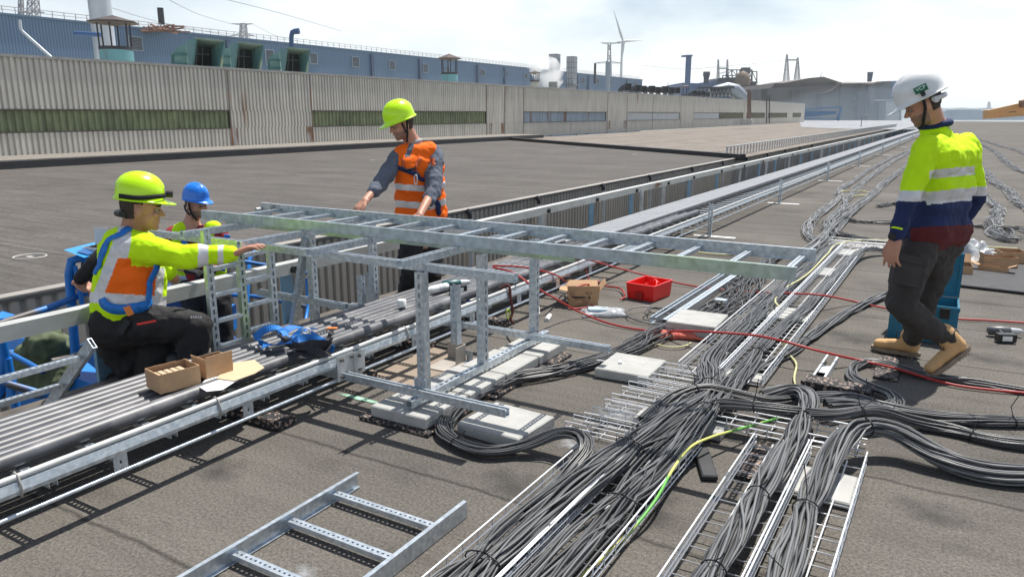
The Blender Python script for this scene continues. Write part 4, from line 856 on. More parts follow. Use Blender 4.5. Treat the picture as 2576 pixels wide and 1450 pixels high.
for k in range(3):
    slab_obj('rubber_pad', (-2.62+.03*k, 2.83+.60*k), (-2.16+.02*k, 3.28+.55*k), .003, .021, ['speckled rubber pad under the nearest slab of the row', 'speckled rubber pad under the middle of the slab row', 'speckled rubber pad under the far end of the slab row'][k], 'rubber pad', rubber, 'speckled rubber pads', bev=.003)
slab_obj('paving_slab', (-2.05, 2.93), (-1.68, 3.27), .004, .068, 'loose grey slab beside the black cable loop, a shadow crossing it', 'paving slab', conc, rot=-.06)
slab_obj('paving_slab', (-1.82, 4.08), (-1.48, 4.44), .004, .065, 'loose grey slab lying right of the far end of the strut frame', 'paving slab', conc, rot=.03)
slab_obj('paving_slab', (-1.75, 5.17), (-1.39, 5.57), .004, .115, 'thick grey slab behind the red gloves', 'paving slab', conc, rot=.04)
slab_obj('paving_slab', (-1.34, 3.52), (-.88, 3.66), .004, .045, 'pale slab under the gap between the wire trays', 'paving slab', conc)
slab_obj('paving_slab', (-1.30, 4.42), (-.9, 4.58), .004, .034, 'white slab under the near end of the far wire trays', 'paving slab', mat('pale_slab', (.42, .42, .40), .8, 0, var=.1))
slab_obj('paving_slab', (-1.30, 6.0), (-.9, 6.35), .004, .034, 'white slab under the middle of the far wire trays', 'paving slab', MATS['pale_slab'])
slab_obj('paving_slab', (-1.30, 7.9), (-.9, 8.3), .004, .034, 'white slab farther along under the far wire trays', 'paving slab', MATS['pale_slab'])
slab_obj('paving_slab', (-1.28, 9.2), (-.9, 9.6), .004, .034, 'white slab under the far corner of the wire trays', 'paving slab', MATS['pale_slab'])
slab_obj('paving_slab', (-.56, 3.13), (-.24, 3.40), .004, .034, 'pale slab under the right-hand wire tray end', 'paving slab', MATS['pale_slab'])
slab_obj('rubber_pad', (-.74, 3.18), (-.60, 3.62), .004, .018, 'speckled rubber pad under the left edge of the third wire tray', 'rubber pad', rubber, bev=.002)
slab_obj('rubber_pad', (-.68, 4.52), (-.30, 4.66), .004, .05, 'long speckled rubber strip behind the dark cable bundle', 'rubber pad', rubber, bev=.004, rot=-.08)
slab_obj('rubber_pad', (-.335, 4.93), (-.20, 5.40), .004, .02, 'speckled rubber pad under the red hose near the boots', 'rubber pad', rubber, bev=.004, rot=.02)
o = slab_obj('rubber_block', (-.905, 3.08), (-.835, 3.38), .004, .03, 'small black rubber bar with two holes lying on the deck', 'rubber block', blackrub, rot=.43)
for k, (x, y, ry) in enumerate(((-3.15, 3.32, .10), (-3.2, 4.0, .10), (-3.05, 2.55, .10), (-3.05, 4.75, .1))):
    slab_obj('rubber_pad', (x-.25, y-.05), (x+.18, y+.07), .004, .05, f'{["second", "third", "nearest", "farthest"][k]} speckled rubber pad beneath the black ducts', 'rubber pad', rubber, 'rubber pads beneath the ducts', bev=.004)
slab_obj('rubber_mat', (-.0, 8.05), (1.2, 9.9), .006, .03, 'large black rubber mat lying behind the man in the white helmet', 'rubber mat', blackrub, rot=-.1)
# cardboard sheet and angle plates under the frame
mb = MB(); p = [(-3.0, 3.35), (-2.72, 3.25), (-2.60, 3.5), (-2.58, 3.85), (-2.65, 4.0), (-3.05, 4.05)]; mb.add([V((x, y, .006)) for x, y in p]+[V((x, y, .011)) for x, y in p], [tuple(range(5, -1, -1)), tuple(range(6, 12))]+[(i, (i+1) % 6, (i+1) % 6+6, i+6) for i in range(6)])
tag(mb.build('cardboard_sheet', mat('dusty_board', (.27, .215, .165), .9, 0, var=.1)), 'flat dusty cardboard sheet under the steel frame', 'cardboard')
mb = MB(); mb.box((-2.80, 3.66, .012), (-2.56, 3.90, .018)); mb.box((-2.80, 3.901, .012), (-2.66, 3.907, .13)); mb.box((-2.66, 3.79, .0181), (-2.654, 3.90, .13))
tag(mb.build('angle_plate', mat('worn_plate', (.38, .35, .31), .6, .2, var=.15)), 'bent grey metal plate standing beside the short post', 'metal plate')
mb = MB(); mb.box((-2.65, 3.86, .019), (-2.60, 3.90, .022)); mb.box((-2.65, 3.901, .019), (-2.60, 3.904, .09)); tag(mb.build('angle_bracket', galv), 'small two-hole galvanised angle bracket by the slab row', 'bracket')

# ------------------------------------------------------------------ wire basket trays
def wire_tray(x0, x1, y0, y1, z0, hgt, label, group='wire basket cable trays', axis='y', pitch=.10, r=.0034, nl=4):
    t = thing('wire_tray', ((x0+x1)/2, (y0+y1)/2, z0), label, 'wire cable tray', group)
    def P(a, b, z): return V((a, b, z)) if axis == 'y' else V((b, a, z))
    mb = MB(); r2 = r*1.1
    for k in range(nl): a = x0+(x1-x0)*k/(nl-1); mb.tube([P(a, y0, z0), P(a, y1, z0)], r2, 5)
    for xs in (x0, x1):
        mb.tube([P(xs, y0, z0+hgt), P(xs, y1, z0+hgt)], r*1.2, 6); mb.tube([P(xs, y0, z0+hgt*.45), P(xs, y1, z0+hgt*.45)], r2, 5); pass
    y = y0
    while y <= y1+1e-4:
        yy = min(y, y1); mb.tube([P(x0-.002, yy, z0+hgt), P(x0-.002, yy, z0-.004), P(x1+.002, yy, z0-.004), P(x1+.002, yy, z0+hgt)], r, 4); y += pitch
    mb.build('wire_mesh', wire, t); return t
wire_tray(-1.385, -1.175, .3, 3.02, .035, .062, 'leftmost wire tray in the foreground, packed with grey cables')
wire_tray(-1.165, -.925, .3, 3.35, .035, .062, 'second wire tray from the left in the foreground, beside the green and yellow cable')
wire_tray(-.715, -.475, .8, 3.55, .035, .062, 'third wire tray from the left, holding a thick tied cable rope')
wire_tray(-.462, -.225, .8, 3.55, .035, .062, 'rightmost foreground wire tray, holding the fattest cable rope')
wire_tray(-1.375, -1.13, 4.35, 9.6, .04, .06, 'left one of the two far wire trays, running under the red hoses')
wire_tray(-1.115, -.87, 4.35, 9.65, .04, .06, 'right one of the two far wire trays, with a pale yellow cable along it')
wire_tray(9.75, 10.0, -1.3, 1.5, .04, .06, 'wire tray crossing behind the man in the white helmet', axis='x')
wire_tray(3.62, 3.84, -.98, -.25, .04, .06, 'short cross wire tray under the dark cable bundle', axis='x')
for k, (px, py) in enumerate(((1432, 1068), (1480, 1046), (1530, 1012), (1573, 980), (1612, 956), (1647, 928))):
    p = G(px, py, .02); wire_tray(p.y-.05, p.y+.05, p.x, p.x+(.36 if k < 3 else .30), .012, .048, f'{["nearest", "second nearest", "third nearest", "fourth nearest", "second farthest", "farthest"][k]} offcut in the row of loose wire tray pieces', 'loose wire tray offcuts', axis='x', pitch=.095, nl=3, r=.0024)
mb = MB(); mb.tube([G(1500, 905, .05), G(1540, 910, .05), G(1562, 912, .05)], .004, 6); mb.tube([G(1500, 911, .02), G(1560, 920, .02)], .004, 6); mb.tube([G(1560, 908, .08), G(1562, 925, .02)], .012, 6)
tag(mb.build('tray_clip', wire), 'small wire clip sticking out at the end of the far wire tray', 'clip')

# ------------------------------------------------------------------ cable bundles
def bundle(name, path, n, wid, hgt, label, ties=(), r=.0049, mats=None, twist=1.5, mess=.15, m=None, seed=1, z_floor=None, tails=0, group='grey cable bundles', wfun=None, frac=.25, nb=2.2):
    global rng
    rng = np.random.default_rng(seed)
    Ln = sum((V(path[i+1])-V(path[i])).length for i in range(len(path)-1)); m = m or int(min(210, max(24, Ln/.045)))
    nb = min(nb, 34/Ln); c = catmull(path, m); t = np.gradient(c, axis=0); t /= np.linalg.norm(t, axis=1, keepdims=True)
    u = np.cross(t, [0, 0, 1.]); u /= np.linalg.norm(u, axis=1, keepdims=True); v = np.cross(u, t)
    i = np.arange(n); rad = np.sqrt((i+.5)/n); th = i*2.39996
    s = np.linspace(0, 1, m)
    pin = np.ones(m)*1.0
    for tq in ties: pin = np.minimum(pin, .66+.34*np.clip(np.abs(s-tq)*Ln/.16, 0, 1)**.7)
    if wfun is not None: pin = pin*np.interp(s, [a for a, _ in wfun], [b for _, b in wfun])
    swirl = smooth_noise(n, m, Ln*nb, mess*2.2) ; th2 = th[:, None]+min(twist*Ln, 8)*s[None, :]+swirl
    rad2 = np.clip(rad[:, None]+smooth_noise(n, m, Ln*nb*1.2, mess), .03, 1.12)
    a = rad2*np.cos(th2)*pin*wid/2; b = rad2*np.sin(th2)*pin**.5*hgt/2
    P = c[None]+u[None]*a[..., None]+v[None]*b[..., None]
    zf = (r+.004) if z_floor is None else z_floor
    P[..., 2] = np.maximum(P[..., 2], zf+rng.uniform(0, .004, (n, 1)))
    mats = mats or [cab, cabL, cabD]; mi = rng.choice(len(mats), n, p=[1-frac-.1, frac, .1] if len(mats) == 3 else None)
    t_ = tubes_mesh(name, P, r, 6, mats, mi=mi); tag(t_, label, 'cable bundle', group)
    org = t_.location
    for tq in ties:
        k = int(tq*(m-1)); mb = MB(); A, B = wid/2*pin[k]*1.08+r, hgt/2*pin[k]**.5*1.08+r
        ring = [V(c[k]+u[k]*A*math.cos(q)+v[k]*B*math.sin(q)+t[k]*.004) for q in np.linspace(0, 2*math.pi, 15)]
        mb.tube(ring, .0032, 5, cap=False); top = V(c[k]+v[k]*B)
        if tails: mb.tube([top, top+V((rng.uniform(-.03, .03), rng.uniform(-.02, .02), .05)), top+V((rng.uniform(-.06, .06), rng.uniform(-.03, .03), rng.uniform(.08, .15)))], .0022, 4)
        else: mb.tube([top, top+V((.02, .01, .012)), top+V((.03, .02, .03))], .003, 4)
        mb.build('cable_tie', blackm, t_)
    return t_
def PG(lst): return [G(x, y, z) for x, y, z in lst]
ext = lambda l, z=.085: l
bundle('cable_bundle', [V((-1.28, .5, .075)), V((-1.28, 1.4, .08)), V((-1.27, 2.0, .085)), V((-1.22, 2.75, .09)), V((-1.13, 3.35, .11)), V((-1.06, 3.85, .12)), V((-1.14, 4.25, .09)), V((-1.24, 4.7, .075)), V((-1.26, 6.0, .07)), V((-1.24, 7.6, .08)), V((-1.2, 9.6, .08))], 46, .185, .07, 'grey cable bundle filling the leftmost foreground wire tray', ties=(.16, .28, .39), seed=3, mess=.15, twist=.35, wfun=[(0, 1.0), (.25, 1), (.36, .9), (.45, .72), (.7, .62), (1, .55)])
bundle('cable_bundle', [V((-1.045, .5, .08)), V((-1.045, 1.6, .08)), V((-1.03, 2.4, .085)), V((-.99, 3.1, .10)), V((-.97, 3.7, .13)), V((-.99, 4.3, .10)), V((-1.02, 5.2, .075)), V((-.96, 6.5, .07)), V((-.93, 8.0, .08)), V((-.86, 9.2, .10)), V((-.6, 9.6, .05)), V((-.2, 9.5, .03))], 36, .165, .055, 'grey cable bundle in the second foreground wire tray from the left', ties=(.13, .22, .33, .46), seed=4, mess=.15, twist=.5, wfun=[(0, 1.05), (.3, .95), (.38, .7), (.5, .5), (1, .45)])
bundle('cable_bundle', [V((-.565, .6, .085)), V((-.565, 1.5, .085)), V((-.57, 2.3, .085)), V((-.56, 3.0, .09)), V((-.54, 3.6, .11)), V((-.555, 3.98, .145)), V((-.66, 4.12, .12)), V((-.80, 4.06, .08))], 38, .104, .080, 'thick tied cable rope in the third wire tray, its far end curling left', ties=(.30, .46, .62, .84), seed=5, mess=.16, twist=2.4, frac=.55, r=.0057)
bundle('cable_bundle', [V((-.345, .7, .09)), V((-.35, 1.5, .09)), V((-.36, 2.3, .09)), V((-.37, 2.9, .10)), V((-.35, 3.38, .12))]+PG([(2160, 1078, .15), (2250, 1085, .13), (2360, 1145, .07), (2480, 1185, .045), (2620, 1200, .04), (2760, 1215, .04)]), 40, .108, .084, 'fattest cable rope in the rightmost wire tray, arching out to the right edge', ties=(.24, .40, .55, .76), seed=6, mess=.16, twist=2.0, frac=.55, r=.0057, tails=1)
bundle('cable_bundle', PG([(1640, 1090, .07), (1730, 1040, .09), (1800, 1015, .13), (1900, 1022, .15), (2010, 1035, .14), (2100, 1040, .12), (2200, 1030, .12), (2290, 1055, .05), (2400, 1080, .03), (2500, 1105, .03), (2700, 1130, .03)]), 30, .085, .05, 'dark cable bundle crossing under the two ropes, middle one at the right edge', ties=(.3, .55, .83), seed=7, mess=.12, twist=1.0, tails=1, frac=.1)
bundle('cable_bundle', PG([(1620, 1060, .1), (1690, 1000, .13), (1770, 975, .15), (1850, 990, .12), (1940, 1010, .09), (2040, 1000, .09), (2140, 998, .07), (2230, 1022, .05), (2340, 1045, .03), (2460, 1055, .03), (2700, 1065, .03)]), 30, .085, .05, 'dark cable bundle farthest of the three leaving at the right edge', ties=(.2, .42, .62, .9), seed=8, mess=.12, twist=1.0, tails=1, frac=.12)
# loop from the left tray
bundle('cable_loop', PG([(1340, 1290, .075), (1430, 1190, .09), (1478, 1130, .13), (1462, 1092, .15), (1400, 1090, .11), (1310, 1122, .05), (1215, 1130, .04), (1135, 1098, .04), (1120, 1060, .04), (1170, 1005, .04), (1290, 950, .04), (1430, 925, .035), (1560, 885, .035), (1640, 845, .035), (1730, 812, .03), (1800, 780, .03), (1860, 745, .04), (1890, 705, .04), (1915, 670, .04), (1960, 640, .04)]), 26, .10, .042, 'black cable bundle looping round the loose slab and away past the red gloves', ties=(.18,), seed=9, mess=.2, twist=.3, frac=.05, mats=[cab, cabL, cabD], wfun=[(0, .8), (.15, .8), (.3, 1.25), (.42, 1.3), (.48, 2.2), (.58, 3.6), (.72, 3.8), (.85, 2.2), (1, 1)])
bundle('cable_bundle', PG([(1690, 1045, .08), (1780, 990, .09), (1850, 962, .05), (1905, 925, .035), (1990, 880, .03), (2060, 830, .03), (2130, 785, .03), (2200, 752, .03), (2300, 715, .03), (2380, 690, .02)]), 20, .085, .04, 'grey cable rope running right across the deck behind the walking man', ties=(.38,), seed=10, mess=.2, twist=2.0, frac=.6)
bundle('cable_bundle', PG([(2000, 655, .06), (2060, 612, .06), (2100, 570, .05), (2140, 530, .04), (2190, 490, .04), (2250, 440, .04), (2320, 390, .03), (2370, 360, .03), (2400, 345, .03)]), 26, .16, .07, 'tangled cable rope from the far wire trays toward the distant deck', seed=11, mess=.35, twist=3.0, r=.0052, mats=[cabP, cabL], frac=.8)
bundle('cable_bundle', PG([(2060, 608, .05), (2030, 585, .03), (2042, 555, .03), (2075, 525, .03), (2110, 495, .03), (2112, 478, .03), (2145, 455, .03), (2190, 425, .03), (2250, 392, .03), (2300, 372, .03)]), 18, .15, .05, 'wavy cable rope left of the tangle, close to the long cable ladder', seed=12, mess=.42, twist=3.0, r=.0052, mats=[cabP, cabL], frac=.8)
bundle('cable_bundle', PG([(2090, 590, .05), (2085, 555, .03), (2120, 525, .03), (2130, 500, .03), (2165, 465, .03), (2215, 425, .03), (2265, 395, .03), (2330, 362, .03)]), 22, .17, .06, 'wavy cable rope between the two other far ropes', seed=13, mess=.42, twist=3.0, r=.0052, mats=[cabP, cabL], frac=.8)
for k, (pts, n_, lab) in enumerate((
    ([(2560, 600), (2510, 590), (2498, 560), (2510, 525), (2480, 500), (2465, 480), (2440, 460)], 22, 'wavy cable rope behind the walking man, ending in a coil at right'),
    ([(2600, 530), (2562, 510), (2540, 480), (2500, 455), (2480, 430), (2450, 405), (2430, 392)], 20, 'wavy cable rope at the right edge behind the high-visibility sleeve'),
    ([(2600, 440), (2560, 425), (2530, 405), (2510, 385), (2480, 368), (2450, 362), (2420, 356)], 18, 'far wavy cable rope at the right edge'),
    ([(2600, 400), (2560, 378), (2520, 368), (2470, 352), (2430, 346)], 14, 'farthest thin cable rope at the right edge'),
    ([(2590, 583), (2570, 575), (2520, 570), (2450, 568), (2380, 566)], 10, 'thin dark cable bundle passing level behind the man in the white helmet'),
    ([(2530, 600), (2545, 580), (2500, 575), (2520, 600), (2560, 606)], 14, 'small tangled cable coil at right behind the cardboard boxes'),
    ([(2210, 518), (2240, 512), (2270, 515), (2300, 513)], 12, 'short dark cable coil left of the blue sleeve'),
    ([(2115, 548), (2150, 555), (2200, 558), (2260, 560)], 12, 'dark cables lying just past the far tangle'),
    ([(2070, 575), (2120, 590), (2180, 600), (2240, 603)], 12, 'dark cables lying beside the cross wire tray'))):
    bundle('cable_bundle', [G(x, y, .03) for x, y in pts], n_, .22 if k < 4 else .13, .06, lab, seed=20+k, mess=.42, twist=2.5, r=.0052, mats=[cabP, cabL] if k < 4 else None)
bundle('cable_coil', PG([(2700, 995, .02), (2550, 978, .02), (2420, 955, .02), (2320, 940, .02), (2240, 915, .03), (2185, 908, .03), (2150, 918, .03), (2148, 945, .03), (2190, 972, .035), (2235, 990, .04), (2254, 1012, .05), (2220, 1022, .06), (2150, 1012, .08), (2080, 1015, .1)]), 12, .075, .035, 'dark cable coil curling around the speckled rubber pad by the boots', seed=15, mess=.3, twist=.2, frac=.1, r=.006)
for k, (pts, n_) in enumerate((([(1800, 800), (1830, 770), (1850, 720), (1870, 700), (1900, 690)], 9), ([(1690, 800), (1640, 800), (1615, 790), (1640, 775), (1700, 785), (1760, 790), (1810, 782)], 3))):
    bundle('loose_cables', [G(x, y, .03) for x, y in pts], n_, .22, .05, ['loose curling cables left of the far wire tray', 'few stray cables looping at the ends of the two channels'][k], seed=40+k, mess=.8, twist=2, frac=.3, r=.005)
def hose(pts, r, m, name, label, cat, n=90, sides=8, zs=None):
    mb = MB(); mb.tube([V(p) for p in catmull([G(*p) for p in pts], n)], r, sides); return tag(mb.build(name, m), label, cat)
hose([(1362, 632, .34), (1400, 628, .35), (1450, 645, .34), (1490, 655, .3), (1560, 675, .12), (1700, 710, .03), (1800, 727, .02), (1900, 734, .02), (2000, 738, .1), (2070, 742, .12), (2150, 758, .03), (2230, 775, .02), (2400, 800, .016), (2500, 806, .016), (2700, 820, .016)], .008, hosem, 'red_hose', 'upper red hose running from the duct tray past the teal toolbox', 'hose')
hose([(1240, 672, .34), (1290, 685, .35), (1335, 715, .40), (1400, 752, .2), (1460, 785, .05), (1540, 815, .02), (1640, 832, .02), (1730, 832, .10), (1800, 835, .13), (1900, 843, .14), (1980, 860, .15), (2060, 882, .12), (2160, 905, .04), (2250, 925, .035), (2350, 955, .02), (2450, 975, .016), (2700, 998, .016)], .0082, hosem, 'red_hose', 'lower red hose crossing over the wire trays and passing under the lifted boot', 'hose')
hose([(1240, 668, .34), (1300, 670, .35), (1350, 678, .34), (1400, 692, .3), (1425, 710, .1), (1440, 722, .15), (1480, 715, .15), (1497, 735, .05), (1500, 755, .02), (1480, 772, .015), (1430, 776, .012)], .0075, hosem, 'red_hose', 'red hose looping around the crumpled cardboard box', 'hose')
hose([(1370, 636, .34), (1420, 645, .34), (1465, 668, .25), (1478, 690, .1), (1482, 712, .12)], .007, hosem, 'red_hose', 'short red hose dropping behind the crumpled cardboard box', 'hose', 30)
hose([(1560, 752, .02), (1572, 745, .03), (1560, 725, .03), (1520, 718, .03), (1500, 705, .06), (1492, 712, .06), (1500, 730, .04)], .008, hosem, 'red_hose', 'thin red hose end curling left of the red tub', 'hose', 40)
hose([(1420, 1475, .004), (1500, 1415, .02), (1590, 1330, .05), (1650, 1255, .09), (1692, 1180, .11), (1735, 1125, .11), (1790, 1098, .10), (1860, 1078, .08), (1960, 1050, .05)], .0065, yel, 'earth_cable', 'green and yellow earth cable along the right edge of the second wire tray', 'cable')
yel2 = mat('pale_yellow_cable', (.58, .56, .28), .5, 0)
hose([(2003, 990, .02), (1998, 950, .02), (2003, 915, .02), (1985, 890, .02), (1975, 870, .06), (1965, 855, .1)], .007, yel2, 'earth_cable', 'pale yellow cable curving down from the red hose on the deck', 'cable', 40)
hose([(1965, 775, .08), (1950, 755, .08), (1975, 725, .09), (2030, 690, .09), (2080, 640, .10), (2110, 612, .10), (2200, 603, .09), (2400, 615, .09), (2560, 625, .09)], .008, yel2, 'earth_cable', 'pale yellow cable lying along the far wire trays', 'cable')
hose([(1740, 636, .02), (1735, 628, .02), (1760, 622, .02), (1810, 625, .02), (1845, 634, .02), (1830, 640, .02), (1780, 637, .02), (1745, 632, .03)], .010, yel2, 'earth_cable', 'coiled yellow cable seen through the raised ladder', 'cable', 40)
hose([(2110, 484, .02), (2125, 480, .03), (2165, 480, .03), (2190, 486, .03), (2160, 492, .03), (2120, 492, .02), (2108, 486, .02)], .012, yel2, 'earth_cable', 'small yellow cable loop on the far cable tangle', 'cable', 30)
hose([(1642, 862, .02), (1680, 872, .02), (1720, 870, .02), (1738, 862, .02)], .006, yel2, 'earth_cable', 'short bent yellow cable lying below the red gloves', 'cable', 20)
# two perforated channels on the deck
for k, (x, w_, lab, op) in enumerate(((-1.935, .05, 'left one of two long channels lying on the deck, open side up', 1), (-1.82, .06, 'right one of two long channels lying on the deck, perforated side up', -1))):
    mb = MB(); channel(mb, (x, 5.42-.02*k, .032), (x+.02, 7.75, .032), w_, .05, open_side=op, sl=.02, sw=.014, pitch=.05); tag(mb.build('steel_channel', galv), lab, 'steel channel', 'steel channels on the deck')
mb = MB(); a = G(2060, 955, .02); b = G(2088, 912, .02); channel(mb, a, b+ (b-a)*.25, .075, .055, slots=False, t=.004); M, L = frame(a, b); mb.box((L*.35, -.03, .004), (L*.75, .03, .008), M)
tag(mb.build('steel_channel', mat('bright_zinc', (.62, .66, .68), .4, .4, var=.1)), 'short bright channel offcut standing behind the rubber strip', 'steel channel')
mb = MB(); a = G(1822, 784, .0); mb.box((a.x-.09, a.y, .09), (a.x, a.y+.08, .094)); mb.box((a.x-.002, a.y, .02), (a.x+.002, a.y+.08, .09)); tag(mb.build('angle_bracket', galv), 'small white angle bracket propped on cables above the thick slab', 'bracket')
# ------------------------------------------------------------------ loose things
def rotM(c, a): return Matrix.Translation(c) @ Matrix.Rotation(a, 4, 'Z')
def open_box(name, c, ang, sx, sy, sz, t, m, m2, label, cat, flaps=(), taper=0.0, lip=0, group=None):
    """open carton or tub, base centre c"""
    M = rotM(c, ang); mb = MB()
    def ring(z, k, s=0): 
        a = sx/2*(1+k)-s; b = sy/2*(1+k)-s; return [M @ V(p) for p in ((-a, -b, z), (a, -b, z), (a, b, z), (-a, b, z))]
    o0, o1 = ring(0, -taper), ring(sz, 0); i0, i1 = ring(t, -taper, t), ring(sz, 0, t); vs = o0+o1+i0+i1
    fo = [(3, 2, 1, 0)]+[(i, (i+1) % 4, 4+(i+1) % 4, 4+i) for i in range(4)]+[(4+i, 4+(i+1) % 4, 12+(i+1) % 4, 12+i) for i in range(4)]
    mb.add(vs, fo); mb.m = 1; mb.add(vs, [(8+(i+1) % 4, 8+i, 12+i, 12+(i+1) % 4) for i in range(4)]+[(8, 9, 10, 11)])
    o = tag(mb.build(name, [m, m2]), label, cat, group)
    if m is card:
        sb = o.modifiers.new('sub', 'SUBSURF'); sb.subdivision_type = 'SIMPLE'; sb.levels = sb.render_levels = 3
        tx = bpy.data.textures.new('crumple', 'CLOUDS'); tx.noise_scale = .05; dm = o.modifiers.new('crumple', 'DISPLACE'); dm.texture = tx; dm.strength = .035 if 'crumpled' in name else .006; dm.mid_level = .5
    if lip:
        mb = MB(); a, b = sx/2+lip, sy/2+lip
        for (x0, x1, y0, y1) in ((-a, a, -b, -b+2*lip), (-a, a, b-2*lip, b), (-a, -a+2*lip, -b+2*lip, b-2*lip), (a-2*lip, a, -b+2*lip, b-2*lip)): mb.box((x0, y0, sz-.001), (x1, y1, sz+.006), M)
        mb.build('rim', m, o)
    for (side, ln, tilt) in flaps:
        e = {'x+': ((sx/2, -sy/2), (sx/2, sy/2), (1, 0)), 'x-': ((-sx/2, -sy/2), (-sx/2, sy/2), (-1, 0)), 'y+': ((-sx/2, sy/2), (sx/2, sy/2), (0, 1)), 'y-': ((-sx/2, -sy/2), (sx/2, -sy/2), (0, -1))}[side]
        d = V((e[2][0]*math.cos(tilt), e[2][1]*math.cos(tilt), math.sin(tilt)))*ln; p, q = V((*e[0], sz+.0005)), V((*e[1], sz+.0005)); nrm = V((-e[2][0]*math.sin(tilt), -e[2][1]*math.sin(tilt), math.cos(tilt)))*.003
        f = [p, q, q+d, p+d]; f = f+[x+nrm for x in f]; mb = MB(); mb.add([M @ x for x in f], [(3, 2, 1, 0), (4, 5, 6, 7), (0, 1, 5, 4), (1, 2, 6, 5), (2, 3, 7, 6), (3, 0, 4, 7)]); mb.build('flap', m, o)
    return o, M
def text(s, M, size, m, name, parent, extr=.0006):
    cu = bpy.data.curves.new('t', 'FONT'); cu.body = s; cu.size = size; cu.align_x = 'CENTER'; cu.align_y = 'CENTER'; cu.extrude = extr; tmp = bpy.data.objects.new('t', cu); C.objects.link(tmp)
    me = bpy.data.meshes.new_from_object(tmp.evaluated_get(bpy.context.evaluated_depsgraph_get())); bpy.data.objects.remove(tmp); me.transform(M); me.name = name; me.materials.clear(); return link_mesh(name, me, m, parent)
# red tub
c = (G(1572, 745)+G(1680, 750))/2; 
tub, M = open_box('red_tub', V((-2.28, 6.26, .004)), -.13, .27, .345, .135, .008, redpl, redpl, 'red plastic tub with a thin rim standing on the deck', 'tub', taper=.06, lip=.007)
mb = MB(); 
for y in (-.06, .09): mb.tube([M @ V((.0, y, .01)), M @ V((.0, y, .13))], .012, 6)
for k in range(5): mb.tube([M @ V(p) for p in catmull([(-.08+.03*k, .05, .03), (-.02+.02*k, .1, .14-.01*k), (.06, .02, .13), (.08, -.05, .05)], 14)], .006, 5)
mb.build('handle_strap', redpl, tub)
mb = MB(); mb.box((-.035, -.186, .0), (.03, -.16, .075), M); mb.build('side_groove', mat('red_dark', (.35, .008, .008), .4), tub)
# crumpled cardboard bag box
items = []
cb_ = G(1458, 768)+V((0, .06, 0)); cc = cb_
bx, M = open_box('crumpled_carton', V((cc.x, cc.y, .004)), .5, .27, .20, .13, .004, card, cardD, 'crumpled brown carton with torn top lying beside the cable ladder', 'carton', flaps=(('x+', .09, .9), ('x-', .07, .2), ('y-', .05, 1.3), ('y+', .08, .5)), taper=.12)
mb = MB(); mb.box((-.10, -.097, .07), (.06, -.0955, .085), M); mb.build('torn_slit', blackm, bx)
# clear bag on deck
def crumple(name, c, sx, sy, sz, m, label, cat, seed=2, ang=0, n=16):
    rg = np.random.default_rng(seed); M = rotM(c, ang); mb = MB(); vs = []
    ph = rg.uniform(0, 6, 8)
    for i in range(n+1):
        for j in range(n+1):
            x, y = i/n*2-1, j/n*2-1; e = (1-abs(x)**3)*(1-abs(y)**3)
            z = sz*(e**.5)*(.70+.16*math.sin(5*x+3*y+ph[0])+.10*math.sin(9*y-4*x+ph[1])+rg.uniform(-.06, .06))
            vs.append(M @ V((x*sx/2*(1+.08*math.sin(4*y+ph[2])), y*sy/2*(1+.10*math.sin(5*x+ph[3])), .006+max(0, z))))
    mb.add(vs, [(i*(n+1)+j, (i+1)*(n+1)+j, (i+1)*(n+1)+j+1, i*(n+1)+j+1) for i in range(n) for j in range(n)], True); b = len(vs)
    o = mb.build(name, m); sd_ = o.modifiers.new('s', 'SOLIDIFY'); sd_.thickness = .002; return tag(o, label, cat)
p = G(1520, 790); crumple('plastic_bag', V((p.x, p.y, 0)), .36, .22, .06, plast, 'clear plastic bag of small fittings lying flat on the deck', 'bag', ang=.55)
mb = MB(); M = rotM(V((p.x-.03, p.y-.03, .035)), .5); mb.box((-.09, -.05, 0), (.07, .05, .02), M); tag(mb.build('fitting_pack', mat('pale_blue_label', (.42, .56, .66), .5)), 'pale blue pack inside the clear plastic bag', 'pack')
p = G(2434, 660); crumple('plastic_bag', V((p.x, p.y, .04)), .40, .32, .24, plast, 'puffy clear plastic bag standing among cartons behind the teal toolbox', 'bag', seed=5, ang=.3)
# gloves (red), each with fingers
glm = mat('red_glove', (.58, .13, .09), .7, 0, var=.2, vscale=20)
for k, (px, py, an, lab) in enumerate(((1672, 848, 2.6, 'left red work glove lying by the thick grey slab'), (1735, 852, -.2, 'right red work glove lying by the thick grey slab'))):
    p = G(px, py); M = rotM(V((p.x, p.y, .022)), an+YAW); its = [('c', M @ V((-.07, 0, 0)), M @ V((.03, 0, 0)), .035, .035), ('c', M @ V((-.07, .02, 0)), M @ V((.03, .03, 0)), .022, .02), ('c', M @ V((-.07, -.02, 0)), M @ V((.03, -.03, 0)), .022, .02)]
    for q, (yy, ln) in enumerate(((.035, .07), (.012, .085), (-.012, .08), (-.035, .06))): its.append(('c', M @ V((.03, yy, 0)), M @ V((.04+ln, yy*1.8, -.006)), .013, .010))
    its.append(('c', M @ V((-.03, .035, 0)), M @ V((.02, .085, -.004)), .014, .011)); tag(blobs('work_glove', its, .006, glm, smooth=2), lab, 'glove')
p = G(1705, 843); crumple('hivis_cloth', V((p.x, p.y, .02)), .12, .10, .05, mat('green_cloth', (.38, .62, .05), .7, 0, col2=(.5, .52, .5), c2scale=16, c2lo=.5, c2hi=.52), 'crumpled green and silver cloth between the red gloves', 'cloth', seed=9)
